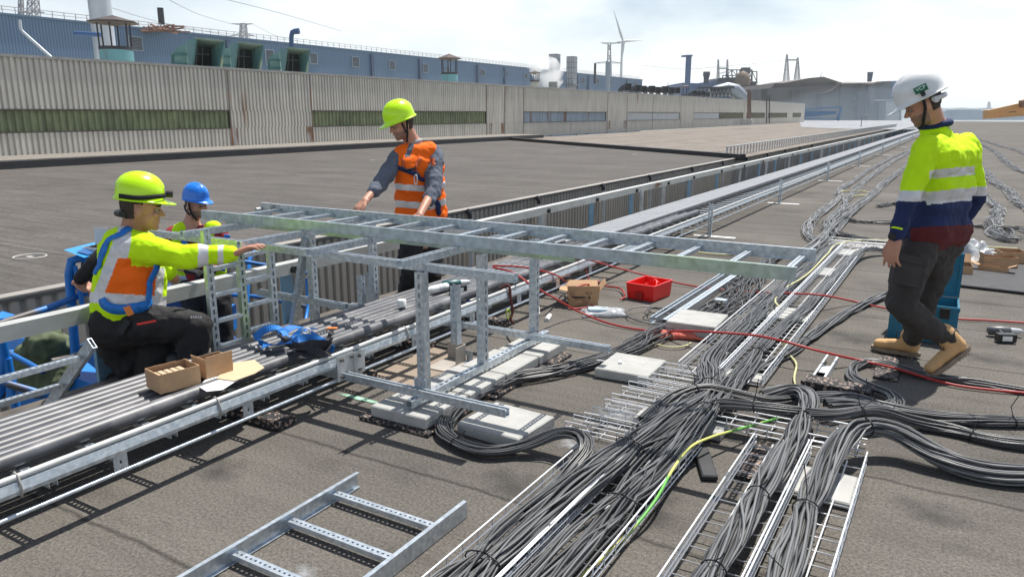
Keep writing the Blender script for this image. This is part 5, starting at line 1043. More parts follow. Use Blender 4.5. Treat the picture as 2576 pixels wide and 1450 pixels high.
# teal toolbox
c = V((-.125, 6.13, .004)); M = rotM(c, .02); tb = thing('toolbox', c, 'open teal plastic toolbox with its lid standing up behind the walking man', 'toolbox')
mb = MB(); sx, sy, sz = .43, .34, .27; T = .012
for a, b in (((-sx/2, -sy/2, 0), (sx/2, sy/2, T)), ((-sx/2, -sy/2, T), (sx/2, -sy/2+T, sz)), ((-sx/2, sy/2-T, T), (sx/2, sy/2, sz)), ((-sx/2, -sy/2+T, T), (-sx/2+T, sy/2-T, sz)), ((sx/2-T, -sy/2+T, T), (sx/2, sy/2-T, sz))): mb.box(a, b, M)
mb.build('case', tealbox, tb)
mb = MB(); mb.box((-sx/2-.006, -sy/2-.006, sz-.03), (sx/2+.006, -sy/2-.0005, sz-.004), M)
for x in (-.17, -.06, .06, .17): mb.box((x-.01, -sy/2-.008, .01), (x+.01, -sy/2-.0005, sz-.035), M)
mb.build('case_ribs', tealbox, tb)
mb = MB(); L_ = lambda a, b: mb.box(a, b, M)
L_((-sx/2, sy/2+.01, sz), (sx/2, sy/2+.02, sz+.33)); 
for x in (-.2, -.1, 0, .1, .2): L_((x-.005, sy/2-.005, sz+.02), (x+.005, sy/2+.0095, sz+.31))
for z in (.02, .12, .22, .32): L_((-sx/2+.002, sy/2-.003, sz+z-.005), (sx/2-.002, sy/2+.0092, sz+z+.005))
mb.build('lid', tealbox, tb)
for x in (-.13, .13): mb = MB(); mb.box((x-.03, -sy/2-.022, sz-.085), (x+.03, -sy/2-.009, sz-.01), M); mb.box((x-.022, -sy/2-.03, sz-.05), (x+.022, -sy/2-.0225, sz-.03), M); mb.build('latch', blackm, tb)
# cartons behind
for (px, py, an, sx, sy, sz, fl, lab) in ((2540, 655, .2, .24, .30, .11, (), 'open brown carton at the far right of the black mat'), (2510, 668, .25, .32, .16, .10, (('x-', .04, 1.2),), 'low open brown carton in the middle of the three on the mat'), (2498, 680, -.2, .26, .10, .045, (('x+', .07, .4), ('x-', .07, .3)), 'small flat brown carton with flaps, nearest on the mat'),
        (2395, 680, .1, .34, .26, .10, (('x-', .14, .2), ('y+', .1, .9)), 'brown carton with spread flaps beside the puffy plastic bag')):
    p = G(px, py, .03); open_box('carton', V((p.x, p.y, .032 if px > 2400 else .004)), an, sx, sy, sz, .004, card, cardD, lab, 'carton', flaps=fl)
# cartons on the ducts in the foreground
ztop = .290
p = G(438, 968, ztop+.0); c1 = V((p.x, p.y, ztop)); bA, M1 = open_box('carton', c1, 1.38, .20, .155, .095, .004, card, cardD, 'open brown carton with handwriting and a label, on the black ducts beside the kneeling man', 'carton', taper=.0)
mb = MB(); mb.box((-.03, -.0800, .03), (.0, -.0785, .05), M1) if False else None
M_ = M1
lab_ = MB(); lab_.box((.101, .012, .02), (.1018, .07, .085), M1); q = lab_.build('address_label', white, bA); lb = MB(); lb.box((.1022, .02, .062), (.1026, .062, .080), M1); lb.box((.1022, .02, .03), (.1026, .05, .045), M1); lb.build('label_print', blackm, q)
Mt = M1 @ Matrix.Translation((.1014, -.038, .055)) @ Matrix.Rotation(math.pi/2, 4, 'Z') @ Matrix.Rotation(math.pi/2, 4, 'X'); text('1690', Mt, .024, blackm, 'handwriting', bA); Mt = M1 @ Matrix.Translation((.1014, -.038, .03)) @ Matrix.Rotation(math.pi/2, 4, 'Z') @ Matrix.Rotation(math.pi/2, 4, 'X'); text('100x', Mt, .022, blackm, 'handwriting', bA)
mb = MB()
for k in range(5): mb.box((-.08+.03*k, -.06, .005), (-.058+.03*k, .06, .07), M1)
tag(mb.build('fixing_packs', mat('pale_card', (.55, .42, .28), .8)), 'stack of pale card packs inside the carton with handwriting', 'pack')
p = G(535, 942, ztop); c2 = V((p.x-.02, p.y+.02, ztop)); bB, M2 = open_box('carton', c2, 1.45, .15, .13, .085, .004, card, cardD, 'smaller torn brown carton right of the carton with handwriting', 'carton', flaps=(('y-', .03, 1.5), ('x-', .02, 1.4)))
lb = MB(); lb.box((.0753, -.062, .02), (.076, -.03, .07), M2); lb.build('address_label', white, bB)
mb = MB(); mb.tube([M2 @ V((-.02, 0, .03)), M2 @ V((.03, .01, .05))], .016, 10); tag(mb.build('fitting', silver), 'small metal fitting lying inside the smaller torn carton', 'fitting')
def flat(name, pts, z, t, m, label, cat, curl=0):
    mb = MB(); P = [G(x, y, z) for x, y in pts]; k = len(P); up_ = [p+UP*t for p in P]; mb.add(P+up_, [tuple(reversed(range(k))), tuple(range(k, 2*k))]+[(i, (i+1) % k, (i+1) % k+k, i+k) for i in range(k)]); return tag(mb.build(name, m), label, cat)
flat('cardboard_sheet', [(545, 952), (575, 915), (640, 905), (665, 925), (640, 940), (590, 958)], ztop+.004, .003, mat('pale_cardboard', (.58, .44, .28), .85), 'torn pale cardboard flap lying on the ducts', 'cardboard')
flat('paper_sheet', [(500, 972), (530, 940), (600, 935), (625, 945), (590, 960), (560, 980), (520, 984)], ztop+.001, .0006, paper, 'sheet of paper half under the torn cardboard flap', 'paper')
# spray can, white tin cap
p0 = G(1090, 742, .375+.0); c = G(1092, 727, .31); c.z = .31; mb = MB(); d = V((.25, .968, 0)).normalized(); cn0 = c-d*.07
mb.tube([cn0+d*.015, cn0+d*.03, cn0+d*.045, cn0+d*.19, cn0+d*.20], [.014, .026, .031, .031, .027], 16); can = tag(mb.build('spray_can', white), 'white spray can lying on the black ducts', 'spray can')
mb = MB(); mb.tube([cn0-d*.008, cn0+d*.0145], .013, 12); mb.build('nozzle', silver, can); mb = MB(); mb.tube([cn0+d*.10, cn0+d*.16], .0316, 16); mb.build('can_print', mat('can_print', (.55, .58, .60), .4), can)
mb = MB(); c = G(1011, 770, .285); mb.tube([c, c+UP*.045, c+UP*.048], [.032, .031, .028], 18); tag(mb.build('can_cap', white), 'white round cap standing on the ducts near the spray can', 'cap')
# drills
def drill(c, ang, label, m1, m2, name='cordless_drill'):
    M = rotM(c, ang); mb = MB(); mb.tube([M @ V(p) for p in ((-.10, 0, .04), (-.09, 0, .04), (.03, 0, .04), (.05, 0, .04))], [.02, .034, .034, .028], 12); o = tag(mb.build(name, m1), label, 'drill')
    mb = MB(); mb.tube([M @ V(p) for p in ((.05, 0, .04), (.065, 0, .04), (.12, 0, .04), (.14, 0, .04))], [.026, .024, .020, .010], 12); mb.build('chuck', silver, o)
    mb = MB(); mb.tube([M @ V((-.03, -.01, .04)), M @ V((-.045, -.12, .03))], .019, 10); mb.build('grip', blackm, o)
    mb = MB(); mb.box((-.11, -.185, .004), (.01, -.125, .062), M); mb.build('battery', m2, o); mb = MB(); mb.box((-.085, -.1865, .015), (-.02, -.1851, .05), M); mb.build('battery_label', white, o); return o
drill(G(2520, 850, 0)+V((0, .05, .004)), YAW-.12, 'grey cordless drill lying on the deck at the right edge', mat('drill_grey', (.12, .125, .13), .4), blackm)
drill(V((-3.27, 4.66, .275)), 1.1, 'teal cordless drill lying on the ducts by the man in the orange vest', mat('drill_teal', (.01, .09, .10), .4), blackm)
# blue case with white paper under the ladder
mb = MB(); M = rotM(V((-3.12, 4.78, .14)), .5); mb.box((-.10, -.06, 0), (.10, .06, .05), M); q = tag(mb.build('blue_case', mat('navy_blue', (.01, .06, .30), .4)), 'small blue case lying beneath the rungs by the short post', 'case'); mb = MB(); mb.box((-.07, -.05, .0505), (.06, .05, .052), M); mb.build('case_top', white, q)
# orange-red rope carabiner hanging on the rail
mb = MB(); mb.tube([V(p) for p in catmull([(-2.92, 4.76, .30), (-2.86, 4.79, .325), (-2.835, 4.78, .22), (-2.83, 4.80, .12), (-2.825, 4.76, .07), (-2.82, 4.80, .03)], 26)], .011, 6); tag(mb.build('safety_rope', mat('dark_red_rope', (.10, .025, .02), .8)), 'dark red rope hanging over the ladder rail', 'rope')
mb = MB(); c = V((-2.81, 4.70, .13)); mb.tube([c+V((0, .025*math.sin(a), .035*math.cos(a))) for a in np.linspace(0, 6.28, 14)], .005, 6); tag(mb.build('carabiner', mat('lime_metal', (.45, .6, .05), .4, .3)), 'lime green carabiner hanging by the dark red rope', 'carabiner')
mb = MB(); mb.tube([G(1375, 805, .01), G(1383, 793, .01)], .02, 8); mb.tube([G(1352, 735, .12), G(1356, 790, .02)], .01, 6); tag(mb.build('webbing_strap', mat('white_webbing', (.6, .6, .58), .8)), 'short white strap trailing on the deck behind the third post', 'strap')
# safety harness in a heap
hb = mat('harness_blue', (.01, .17, .55), .6, 0, var=.15, vscale=25); hk = mat('harness_black', (.014, .014, .018), .7)
hz_ = ztop+.01; hc = G(745, 865, hz_); har = thing('safety_harness', V((hc.x, hc.y, hz_)), 'blue and black safety harness heaped on the black ducts', 'safety harness')
def ribbon(mb, pts, w, t=.003, n=30, tilt=0.5, seed=0):
    rg = np.random.default_rng(seed); P = [V(p) for p in catmull(pts, n)]; prev = None; L_ = []; 
    for i, p in enumerate(P):
        t_ = (P[min(i+1, n-1)]-P[max(i-1, 0)]).normalized(); a = tilt+.9*math.sin(i*.22+seed); s = t_.cross(UP).normalized(); s = (s*math.cos(a)+t_.cross(s)*math.sin(a)).normalized(); nn = t_.cross(s).normalized(); L_ += [p-s*w/2-nn*t/2, p+s*w/2-nn*t/2, p+s*w/2+nn*t/2, p-s*w/2+nn*t/2]
    mb.add(L_, [(4*i+k, 4*i+(k+1) % 4, 4*i+4+(k+1) % 4, 4*i+4+k) for i in range(n-1) for k in range(4)]+[(0, 3, 2, 1), (4*n-4, 4*n-3, 4*n-2, 4*n-1)])
def H_(lst): return [G(x, y, z) for x, y, z in lst]
mb = MB(); z0 = ztop+.02
ribbon(mb, H_([(640, 850, z0), (665, 830, z0+.05), (700, 825, z0+.07), (720, 850, z0+.03), (690, 866, z0), (650, 860, z0+.01)]), .045, seed=1)
ribbon(mb, H_([(700, 840, z0+.05), (740, 822, z0+.06), (780, 830, z0+.03), (800, 850, z0), (840, 880, z0)]), .045, seed=2)
ribbon(mb, H_([(660, 870, z0), (720, 862, z0+.03), (770, 848, z0+.05), (820, 858, z0+.01)]), .042, seed=3); ribbon(mb, H_([(735, 850, z0+.04), (762, 828, z0+.07), (795, 826, z0+.04)]), .03, seed=6)
mb.build('blue_webbing', hb, har)
mb = MB(); ribbon(mb, H_([(700, 825, z0+.06), (715, 848, z0+.04), (740, 870, z0+.02), (790, 880, z0+.02), (830, 895, z0)]), .045, seed=4); ribbon(mb, H_([(725, 878, z0), (780, 868, z0+.04), (830, 872, z0+.02), (800, 895, z0-.01), (740, 888, z0)]), .06, seed=5); ribbon(mb, H_([(800, 870, z0), (825, 850, z0+.01), (838, 832, z0+.02)]), .035, seed=7)
mb.build('black_webbing', hk, har)
mb = MB(); p = G(835, 825, z0+.03); mb.bar(p-RT*.03, p+RT*.03, .03, .008); mb.build('buckle', mat('orange_plastic', (.7, .2, .03), .5), har); mb = MB(); p = G(770, 832, z0+.07); mb.tube([p+RT*.025*math.cos(a)+UP*.018*math.sin(a) for a in np.linspace(0, 6.28, 9)], .005, 5); mb.build('metal_ring', silver, har)

# ------------------------------------------------------------------ blue lift in the gap
lift = thing('lift_basket', (-6.0, 4.3, -1.2), 'blue boom lift basket with scuffed rails in the gap between the roofs', 'lift')
def tub(name, pts, r, m=blueP, parent=lift, n=10): mb = MB(); mb.tube([V(p) for p in pts], r, n); return mb.build(name, m, parent)
scf = mat('scuffed_blue', (.02, .16, .48), .45, .1, col2=(.10, .09, .085), c2scale=3, c2lo=.46, c2hi=.54, var=.1, detail=7)
D1 = 5.6
tub('top_rail', [PD(-60, 832, D1-.6), PD(120, 775, D1), PD(250, 722, D1+.4), PD(330, 690, D1+.6)], .026, scf)
tub('mid_rail', [PD(130, 908, 5.0), PD(180, 898, 5.1), PD(330, 838, 5.3)], .022, scf)
tub('corner_post', [PD(190, 900, D1+.2), PD(182, 790, D1+.2), PD(174, 690, D1+.2), PD(180, 655, D1+.2), PD(205, 648, D1+.25), PD(262, 660, D1+.4)], .034)
tub('corner_post', [PD(208, 770, D1+.2), PD(195, 700, D1+.2), PD(188, 668, D1+.2)], .018)
tub('corner_post', [PD(0, 1000, 5.2), PD(12, 900, 5.2), PD(-6, 800, 5.2)], .035); tub('corner_post', [PD(54, 1100, 5.2), PD(18, 900, 5.2)], .03)
tub('rust_post', [PD(300, 1000, 5.6), PD(278, 900, 5.5), PD(262, 870, 5.5)], .03, mat('rusty_tube', (.10, .05, .035), .7, .1, var=.3))
tub('diagonal_rail', [PD(-30, 860, 5.9), PD(70, 912, 5.7), PD(110, 935, 5.6)], .022, scf)
tub('lower_rail', [PD(-40, 942, 4.9), PD(20, 965, 4.9), PD(160, 1005, 5.0), PD(300, 1010, 5.3)], .026, scf)
tub('back_rail', [PD(560, 740, 8.0), PD(640, 745, 8.0), PD(720, 760, 7.9), PD(790, 775, 7.8)], .022, scf); tub('back_rail', [PD(620, 860, 7.4), PD(622, 745, 7.6), PD(628, 650, 7.8), PD(640, 632, 7.9)], .022)
tub('back_rail', [PD(725, 800, 7.2), PD(765, 835, 7.3), PD(775, 770, 7.6), PD(772, 700, 7.7)], .02); tub('top_rail', [PD(600, 655, 7.6), PD(700, 672, 7.7), PD(790, 690, 7.7)], .02, scf)
def plate(name, pts, m=blueP, t=.03, parent=lift):
    mb = MB(); P = [PD(*p) for p in pts]; k = len(P); b = [p+FW0*t for p in P]; mb.add(P+b, [tuple(range(k)), tuple(reversed(range(k, 2*k)))]+[(i, i+k, (i+1) % k+k, (i+1) % k) for i in range(k)]); return mb.build(name, m, parent)
plate('boom_arm', [(-40, 800, 6.4), (0, 812, 6.4), (120, 890, 6.0), (100, 905, 6.0), (-40, 850, 6.4)], t=.25)
plate('boom_arm', [(-40, 905, 6.3), (60, 900, 6.2), (430, 1040, 5.6), (430, 1110, 5.6), (-40, 1000, 6.3)], t=.3)
plate('boom_arm', [(180, 878, 6.0), (240, 850, 6.0), (460, 960, 5.6), (460, 1010, 5.6), (250, 935, 6.0)], t=.2)
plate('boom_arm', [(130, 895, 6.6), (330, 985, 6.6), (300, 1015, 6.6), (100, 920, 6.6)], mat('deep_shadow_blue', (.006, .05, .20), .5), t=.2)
plate('control_panel', [(540, 770, 7.6), (585, 770, 7.6), (588, 830, 7.6), (540, 830, 7.6)], t=.1)
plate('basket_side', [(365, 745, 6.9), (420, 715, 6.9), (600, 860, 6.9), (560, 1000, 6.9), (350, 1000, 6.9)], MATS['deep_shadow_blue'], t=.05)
plate('bracket_guard', [(205, 650, 5.95), (262, 660, 5.95), (262, 735, 5.95), (222, 745, 5.95), (200, 700, 5.95)], mat('black_guard', (.02, .022, .025), .6), t=.04)
# tray on the basket with a card box
ty = thing('blue_folder', PD(215, 632, 6.0), 'glossy blue leaflet lying on the lift basket rail', 'leaflet'); plate('cover', [(160, 628, 5.75), (240, 608, 6.2), (262, 632, 6.0), (212, 648, 5.65)], mat('leaflet_blue', (.03, .28, .62), .3), t=.01, parent=ty); plate('print', [(192, 632, 5.74), (225, 620, 5.99), (245, 633, 5.9), (222, 640, 5.73)], mat('leaflet_print', (.015, .10, .30), .4), t=.003, parent=ty)
cpb = PD(242, 635, 5.95); open_box('carton', cpb, 0.2, .14, .13, .05, .004, mat('white_card', (.6, .6, .58), .8), cardD, 'small white carton with its brown lid raised, standing on the lift basket', 'carton', flaps=(('y+', .14, 1.5),))
# green coat hanging in the basket
its = []
for (x0, y0, x1, y1, r0, r1) in ((110, 800, 120, 870, .13, .2), (90, 870, 100, 960, .18, .16), (150, 860, 140, 960, .16, .17), (60, 880, 70, 970, .11, .10), (170, 905, 165, 950, .10, .12)): its.append(('c', PD(x0, y0+20, 6.1), PD(x1, y1, 6.0), r0*.75, r1*.75))
tag(blobs('green_coat', its, .022, mat('olive_cloth', (.10, .125, .065), .85, 0, var=.25, vscale=6, bump=.3, bscale=9), disp=(.12, .11), smooth=3), 'olive green cloth coat hanging over the lift basket rail', 'coat')

# ------------------------------------------------------------------ paint and dust marks on the roofs
def dust(name, col, lo, hi, sc):
    m = mat(name, col, .8, 0); n = m.node_tree; tc = n.nodes.new('ShaderNodeTexCoord'); nz = n.nodes.new('ShaderNodeTexNoise'); nz.inputs['Scale'].default_value = sc; nz.inputs['Detail'].default_value = 8; n.links.new(tc.outputs['Object'], nz.inputs['Vector'])
    gr = n.nodes.new('ShaderNodeTexGradient'); gr.gradient_type = 'SPHERICAL'; mp_ = n.nodes.new('ShaderNodeMapping'); mp_.inputs['Location'].default_value = (-1, -1, 0); mp_.inputs['Scale'].default_value = (2, 2, 0); n.links.new(tc.outputs['Generated'], mp_.inputs[0]); n.links.new(mp_.outputs[0], gr.inputs['Vector'])
    ad = n.nodes.new('ShaderNodeMath'); ad.operation = 'MULTIPLY'; n.links.new(nz.outputs['Fac'], ad.inputs[0]); n.links.new(gr.outputs['Fac'], ad.inputs[1])
    r = n.nodes.new('ShaderNodeMapRange'); r.inputs['From Min'].default_value = lo; r.inputs['From Max'].default_value = hi; n.links.new(ad.outputs[0], r.inputs['Value']); n.links.new(r.outputs[0], n.nodes['Principled BSDF'].inputs['Alpha']); return m
dz = dust('zinc_spray_dust', (.50, .52, .54), .22, .95, 22); dg_ = dust('dark_stain', (.045, .043, .04), .24, .85, 7); dgr = dust('green_marking', (.35, .62, .45), .08, .3, 30)
def mark(px, py, sx, sy, m, label, ang=0, z=.004, cat='paint mark'):
    p = G(px, py, 0); M = rotM(V((p.x, p.y, z)), ang); mb = MB(); mb.add([M @ V((a*sx, b*sy, 0)) for a, b in ((-1, -1), (1, -1), (1, 1), (-1, 1))], [(0, 1, 2, 3)]); o = mb.build('paint_mark' if cat == 'paint mark' else 'roof_stain', m); return tag(o, label, cat)
mark(1440, 1118, .16, .14, dz, 'silvery spray dust on the deck where the cable loop meets the leftmost tray'); mark(1560, 1040, .25, .4, dz, 'silvery spray dust on the deck under the loose wire tray pieces', z=.0045)
mark(770, 1440, .10, .08, dz, 'silvery spray dust between the rungs of the ladder on the deck'); mark(905, 1003, .20, .03, dgr, 'pale green sprayed line on the deck left of the nearest slab', z=.005)
for k, (px, py, sx, sy, lab) in enumerate(((2350, 1290, .35, .25, 'dark stain on the deck right of the wire trays'), (2150, 850, .5, .4, 'dark stain on the deck left of the tan boots'), (2480, 900, .5, .3, 'dark stain on the deck near the cordless drill'), (560, 1180, .3, .25, 'dark stain on the deck beside the long cable ladder'), (1650, 1280, .18, .4, 'dark stain on the deck between the second and third wire trays'), (1300, 1220, .4, .3, 'dark stain on the deck below the black cable loop'), (1900, 640, .8, 1.0, 'dark stain on the deck beyond the end of the raised ladder'))):
    mark(px, py, sx, sy, dg_, lab, z=.0042+.0003*k, cat='stain')
for k, (px, py) in enumerate(((495, 646), (930, 402), (1450, 372), (1060, 512), (1590, 388))):
    p = G(px, py, -.335); mb = MB(); mb.bar(p, p+V((.22, .1, 0)), .05, .004); tag(mb.build('paper_scrap', paper), ['small white scrap on the dark roof behind the blue helmet', 'small white scrap on the dark roof left of the lime helmet of the orange-vested man', 'small white scrap on the dark roof right of the orange-vested man', 'white scrap on the dark roof between the orange-vested man and the raised ladder', 'small white scrap on the dark roof near the black kerb'][k], 'litter')
c = G(75, 645, -.336); mb = MB(); mb.tube([c+V((.20*math.cos(a), .20*math.sin(a), 0)) for a in np.linspace(0, 2*math.pi, 28)], .012, 5, cap=False); mb.bar(c-V((.06, 0, 0)), c+V((.06, 0, 0)), .07, .004); tag(mb.build('roof_marking', mat('chalk', (.42, .41, .39), .9)), 'pale ring with a small square drawn on the dark roof at far left', 'marking')
# ------------------------------------------------------------------ people
skin = mat('skin', (.50, .25, .165), .5, 0, var=.07, vscale=14, bump=.08, bscale=120)
skinD = mat('tanned_skin', (.44, .21, .135), .5, 0, var=.07, vscale=14)
hairm = mat('dark_hair', (.045, .03, .022), .8, 0, var=.2, vscale=60)
stub = mat('stubble_skin', (.26, .15, .11), .6, 0, var=.12, vscale=60)
hv = mat('hivis_yellow', (.58, .90, .01), .8, 0, var=.07, vscale=7, bump=.6, bscale=13, spec=.2)
hvo = mat('hivis_orange', (.92, .15, .01), .8, 0, var=.07, vscale=7, bump=.6, bscale=13, spec=.2)
refl = mat('reflective_tape', (.66, .65, .65), .45, .1, var=.12, vscale=14)
navy = mat('navy_cloth', (.008, .020, .085), .85, 0, var=.2, vscale=6, bump=.25, bscale=8)
maroon = mat('maroon_cloth', (.10, .011, .012), .9, 0, var=.15, vscale=8)
trou = mat('grey_brown_trousers', (.042, .036, .033), .85, 0, var=.2, vscale=6, bump=.4, bscale=9)
trk = mat('black_trousers', (.012, .011, .012), .8, 0, var=.3, vscale=6, bump=.4, bscale=9)
greyc = mat('grey_jersey', (.10, .115, .15), .9, 0, var=.15, vscale=9, bump=.3, bscale=10)
blackc = mat('black_cloth', (.012, .012, .014), .85)
boot = mat('tan_nubuck', (.56, .34, .15), .75, 0, var=.12, vscale=12, bump=.2, bscale=30)
sole = mat('boot_sole', (.22, .17, .12), .7, 0, var=.2, vscale=20)
lime = mat('helmet_lime', (.55, .93, .0), .28, 0, spec=.5, coat=.2)
hblue = mat('helmet_blue', (.01, .19, .72), .28, 0, coat=.2)
hwhite = mat('helmet_white', (.74, .75, .74), .3, 0, coat=.2)
eyew = mat('eye_white', (.30, .24, .20), .7); eyed = mat('eye_dark', (.02, .015, .012), .25)
def px_of(P):
    d = P - EYE; f = d @ fw; return CX+FL*(d @ rt)/f, CY-FL*(d @ upc)/f
def nrm(v): return V(v).normalized()
def D(r, f, u): return (RT*r+FW0*f+UP*u).normalized()
def headfr(F, roll=0.0):
    F = nrm(F); L = UP.cross(F).normalized(); U = F.cross(L).normalized()
    if roll: L, U = L*math.cos(roll)+U*math.sin(roll), U*math.cos(roll)-L*math.sin(roll)
    return F, L, U
def head_items(c, F, L, U, neck, s=1.0, nr=.058):
    P = lambda f, l, u: c+(F*f+L*l+U*u)*s
    ax = [F, L, U]; E_ = lambda f, l, u, a, b, h: ('e', P(f, l, u), ax, (a*s, b*s, h*s))
    return [E_(-.012, 0, .025, .098, .077, .10), E_(.03, 0, -.04, .060, .060, .078), E_(.035, 0, -.078, .052, .046, .032), E_(.066, 0, -.096, .022, .024, .020),
            ('c', P(.086, 0, .005), P(.106, 0, -.026), .008*s, .013*s), ('c', P(.080, -.03, .016), P(.080, .03, .016), .0125*s, .0125*s), ('c', P(.072, -.045, -.025), P(.072, -.035, -.03), .016*s, .016*s), ('c', P(.072, .045, -.025), P(.072, .035, -.03), .016*s, .016*s),
            ('c', P(.084, -.017, -.060), P(.084, .017, -.060), .0075*s, .0075*s), ('c', P(.081, -.014, -.071), P(.081, .014, -.071), .0085*s, .0085*s),
            E_(-.006, .079, -.012, .019, .009, .032), E_(-.006, -.079, -.012, .019, .009, .032), ('c', P(-.022, 0, -.03), neck, nr*s, (nr+.006)*s)]
def hand_items(w, d, n, curl=.5, thumb=1, s=1.0):
    """w wrist, d towards the fingers, n out of the back of the hand; thumb +1/-1 picks its side"""
    d = nrm(d); n = nrm(V(n)-d*V(n).dot(d)); sd = d.cross(n)*thumb; it = []
    for k, y in enumerate((.030, .011, -.010, -.029)): it.append(('c', w+sd*y*.7*s, w+(d*.085+sd*y)*s, .019*s, .0125*s))
    for k, (y, ln) in enumerate(((.031, .072), (.0105, .082), (-.0105, .076), (-.030, .060))):
        p = w+(d*.088+sd*y)*s; a = curl*.35+.05*k
        for j, (fr, r0, r1) in enumerate(((.45, .0098, .009), (.31, .009, .0083), (.24, .0083, .0072))):
            q = p+(d*math.cos(a)-n*math.sin(a))*ln*fr*s+sd*(.004*(1.5-k))*s; it.append(('c', p, q, r0*s, r1*s)); p = q; a += curl*(.62 if j == 0 else .5)
    p = w+(d*.022+sd*.03)*s; q = p+(d*.032+sd*.022-n*.008)*s; q2 = q+(d*.03+sd*.006-n*.008)*s; q3 = q2+(d*.022-sd*.004-n*.006)*s
    it += [('c', p, q, .015*s, .0115*s), ('c', q, q2, .0115*s, .0098*s), ('c', q2, q3, .0098*s, .008*s)]
    return it
def helmet(par, c, F, L, U, m, s=1.0, brim=.052, vents=False):
    mb = MB(); nr_, ns = 14, 40; vs = []
    a, b, h = .104*s, .128*s, .122*s
    def pt(t, q, k):     # t 0 top .. 1 rim
        el = t*math.pi/2*.98; f, l = math.cos(q), math.sin(q); rr = math.sin(el)**.92
        e = 1.0 + (.045 if abs(l*rr) < .17 and t < .8 else 0)*(1 if k == 0 else 0)
        egg = 1+.0*f
        return c + F*(b*rr*f*egg*e*k_(k)) + L*(a*rr*l*k_(k)) + U*((h*math.cos(el)**.9)*e*k_(k))
    k_ = lambda k: 1.0 if k == 0 else .93
    for i in range(nr_+1):
        t = max(i/nr_, .0005)
        for j in range(ns): vs.append(pt(t, 2*math.pi*j/ns, 0))
    # skirt and brim
    for (o_, dz, bo) in ((1.01, -.018, 1.0), (1.05, -.028, 1.0), (1.09, -.030, 1.0)):
        for j in range(ns):
            q = 2*math.pi*j/ns; f, l = math.cos(q), math.sin(q); front = max(0, f)**2.2; br = brim*s*front*(0 if dz > -.02 else (.6 if dz > -.029 else 1.0))
            vs.append(c+F*((b*o_)*f+br*1.0)+L*(a*o_*l)+U*((dz-.014*front*(1 if dz < -.02 else .3))*s))
    for (o_, dz) in ((1.07, -.036), (.94, -.030)):
        for j in range(ns):
            q = 2*math.pi*j/ns; f, l = math.cos(q), math.sin(q); front = max(0, f)**2.2; br = brim*s*front*(.97 if dz < -.031 else .05)
            vs.append(c+F*((b*o_)*f+br)+L*(a*o_*l)+U*((dz-.013*front*(1 if dz < -.031 else 0))*s))
    for i in range(nr_, -1, -2):
        t = max(i/nr_, .0005)
        for j in range(ns): vs.append(pt(t, 2*math.pi*j/ns, 1))
    R_ = len(vs)//ns
    mb.add(vs, [(i*ns+j, i*ns+(j+1) % ns, (i+1)*ns+(j+1) % ns, (i+1)*ns+j) for i in range(R_-1) for j in range(ns)], True)
    return mb.build('helmet', m, par)
def strapline(par, pts, w, m, name, surf=None, off=.006, n=40, t=.003, drape=True):
    """webbing snapped onto a garment"""
    P = [V(p) for p in catmull(pts, n)]; N = []
    if surf is not None:
        loc = V(surf.matrix_basis.translation); q = surf.parent
        while q: loc = loc+V(q.matrix_basis.translation); q = q.parent
        bv = BVHTree.FromPolygons([v.co for v in surf.data.vertices], [p.vertices[:] for p in surf.data.polygons])
        for i, p in enumerate(P):
            h = bv.find_nearest(p-loc)
            if h[0] is not None: P[i] = h[0]+loc+h[1]*off; N.append(h[1])
            else: N.append(UP)
    else: N = [V(-FW0)]*n
    for _ in range(3): N = [(N[max(i-1, 0)]+N[i]+N[min(i+1, n-1)]).normalized() for i in range(n)]; P = [P[0]]+[(P[i-1]+P[i]*2+P[i+1])/4 for i in range(1, n-1)]+[P[-1]]
    vs = []
    for i, p in enumerate(P):
        tt = (P[min(i+1, n-1)]-P[max(i-1, 0)]).normalized(); s = tt.cross(N[i]).normalized(); nn = s.cross(tt).normalized()
        if nn.dot(N[i]) < 0: nn = -nn
        vs += [p-s*w/2, p+s*w/2, p+s*w/2+nn*t, p-s*w/2+nn*t]
    mb = MB(); mb.add(vs, [(4*i+k, 4*i+(k+1) % 4, 4*i+4+(k+1) % 4, 4*i+4+k) for i in range(n-1) for k in range(4)]+[(3, 2, 1, 0), (4*n-4, 4*n-3, 4*n-2, 4*n-1)], True); return mb.build(name, m, par)
def eyes(par, c, F, L, U, s=1.0):
    mb = MB()
    for k in (-1, 1):
        p = c+(F*.0815+L*.030*k+U*.0)*s
        mb.m = 0; mb.tube([p-F*.012*s, p+F*.004*s, p+F*.0075*s], [.013*s, .011*s, .003*s], 10); mb.m = 1; mb.tube([p+F*.003*s, p+F*.0095*s], .0062*s, 8)
    o = mb.build('eyes', [eyew, eyed], par)
    mb = MB()
    for k in (-1, 1): mb.tube([c+(F*.090+L*.012*k+U*.020)*s, c+(F*.091+L*.030*k+U*.026)*s, c+(F*.078+L*.050*k+U*.020)*s], [.004*s, .0055*s, .003*s], 6)
    mb.build('eyebrows', hairm, par); return o
def headzone(c, F, L, U, s, base, beard=True, hair=True, hairline=.03):
    c = np.array(c); F, L, U = map(np.array, (F, L, U))
    def z(ct, nm, off):
        d = (ct-c)/s; f, l, u = d@F, d@L, d@U; mi = np.zeros(len(ct), int); near = (np.linalg.norm(d, axis=1) < .2)
        if hair: mi[near & ((f < .045-(u+.02)*.0) & (u > -.055) & (f < .015+.0*u) & (np.abs(l) < .085) & ~((f > -.03) & (f < .02) & (np.abs(l) > .076)) & ((f < -.028) | (u > .028)))] = 1; mi[near & (u > .06)] = 1
        if beard: mi[near & (f > .0) & (u < -.045) & (u > -.125) & ~((np.abs(l) < .018) & (u > -.075) & (u < -.057))] = 2
        return mi
    return z
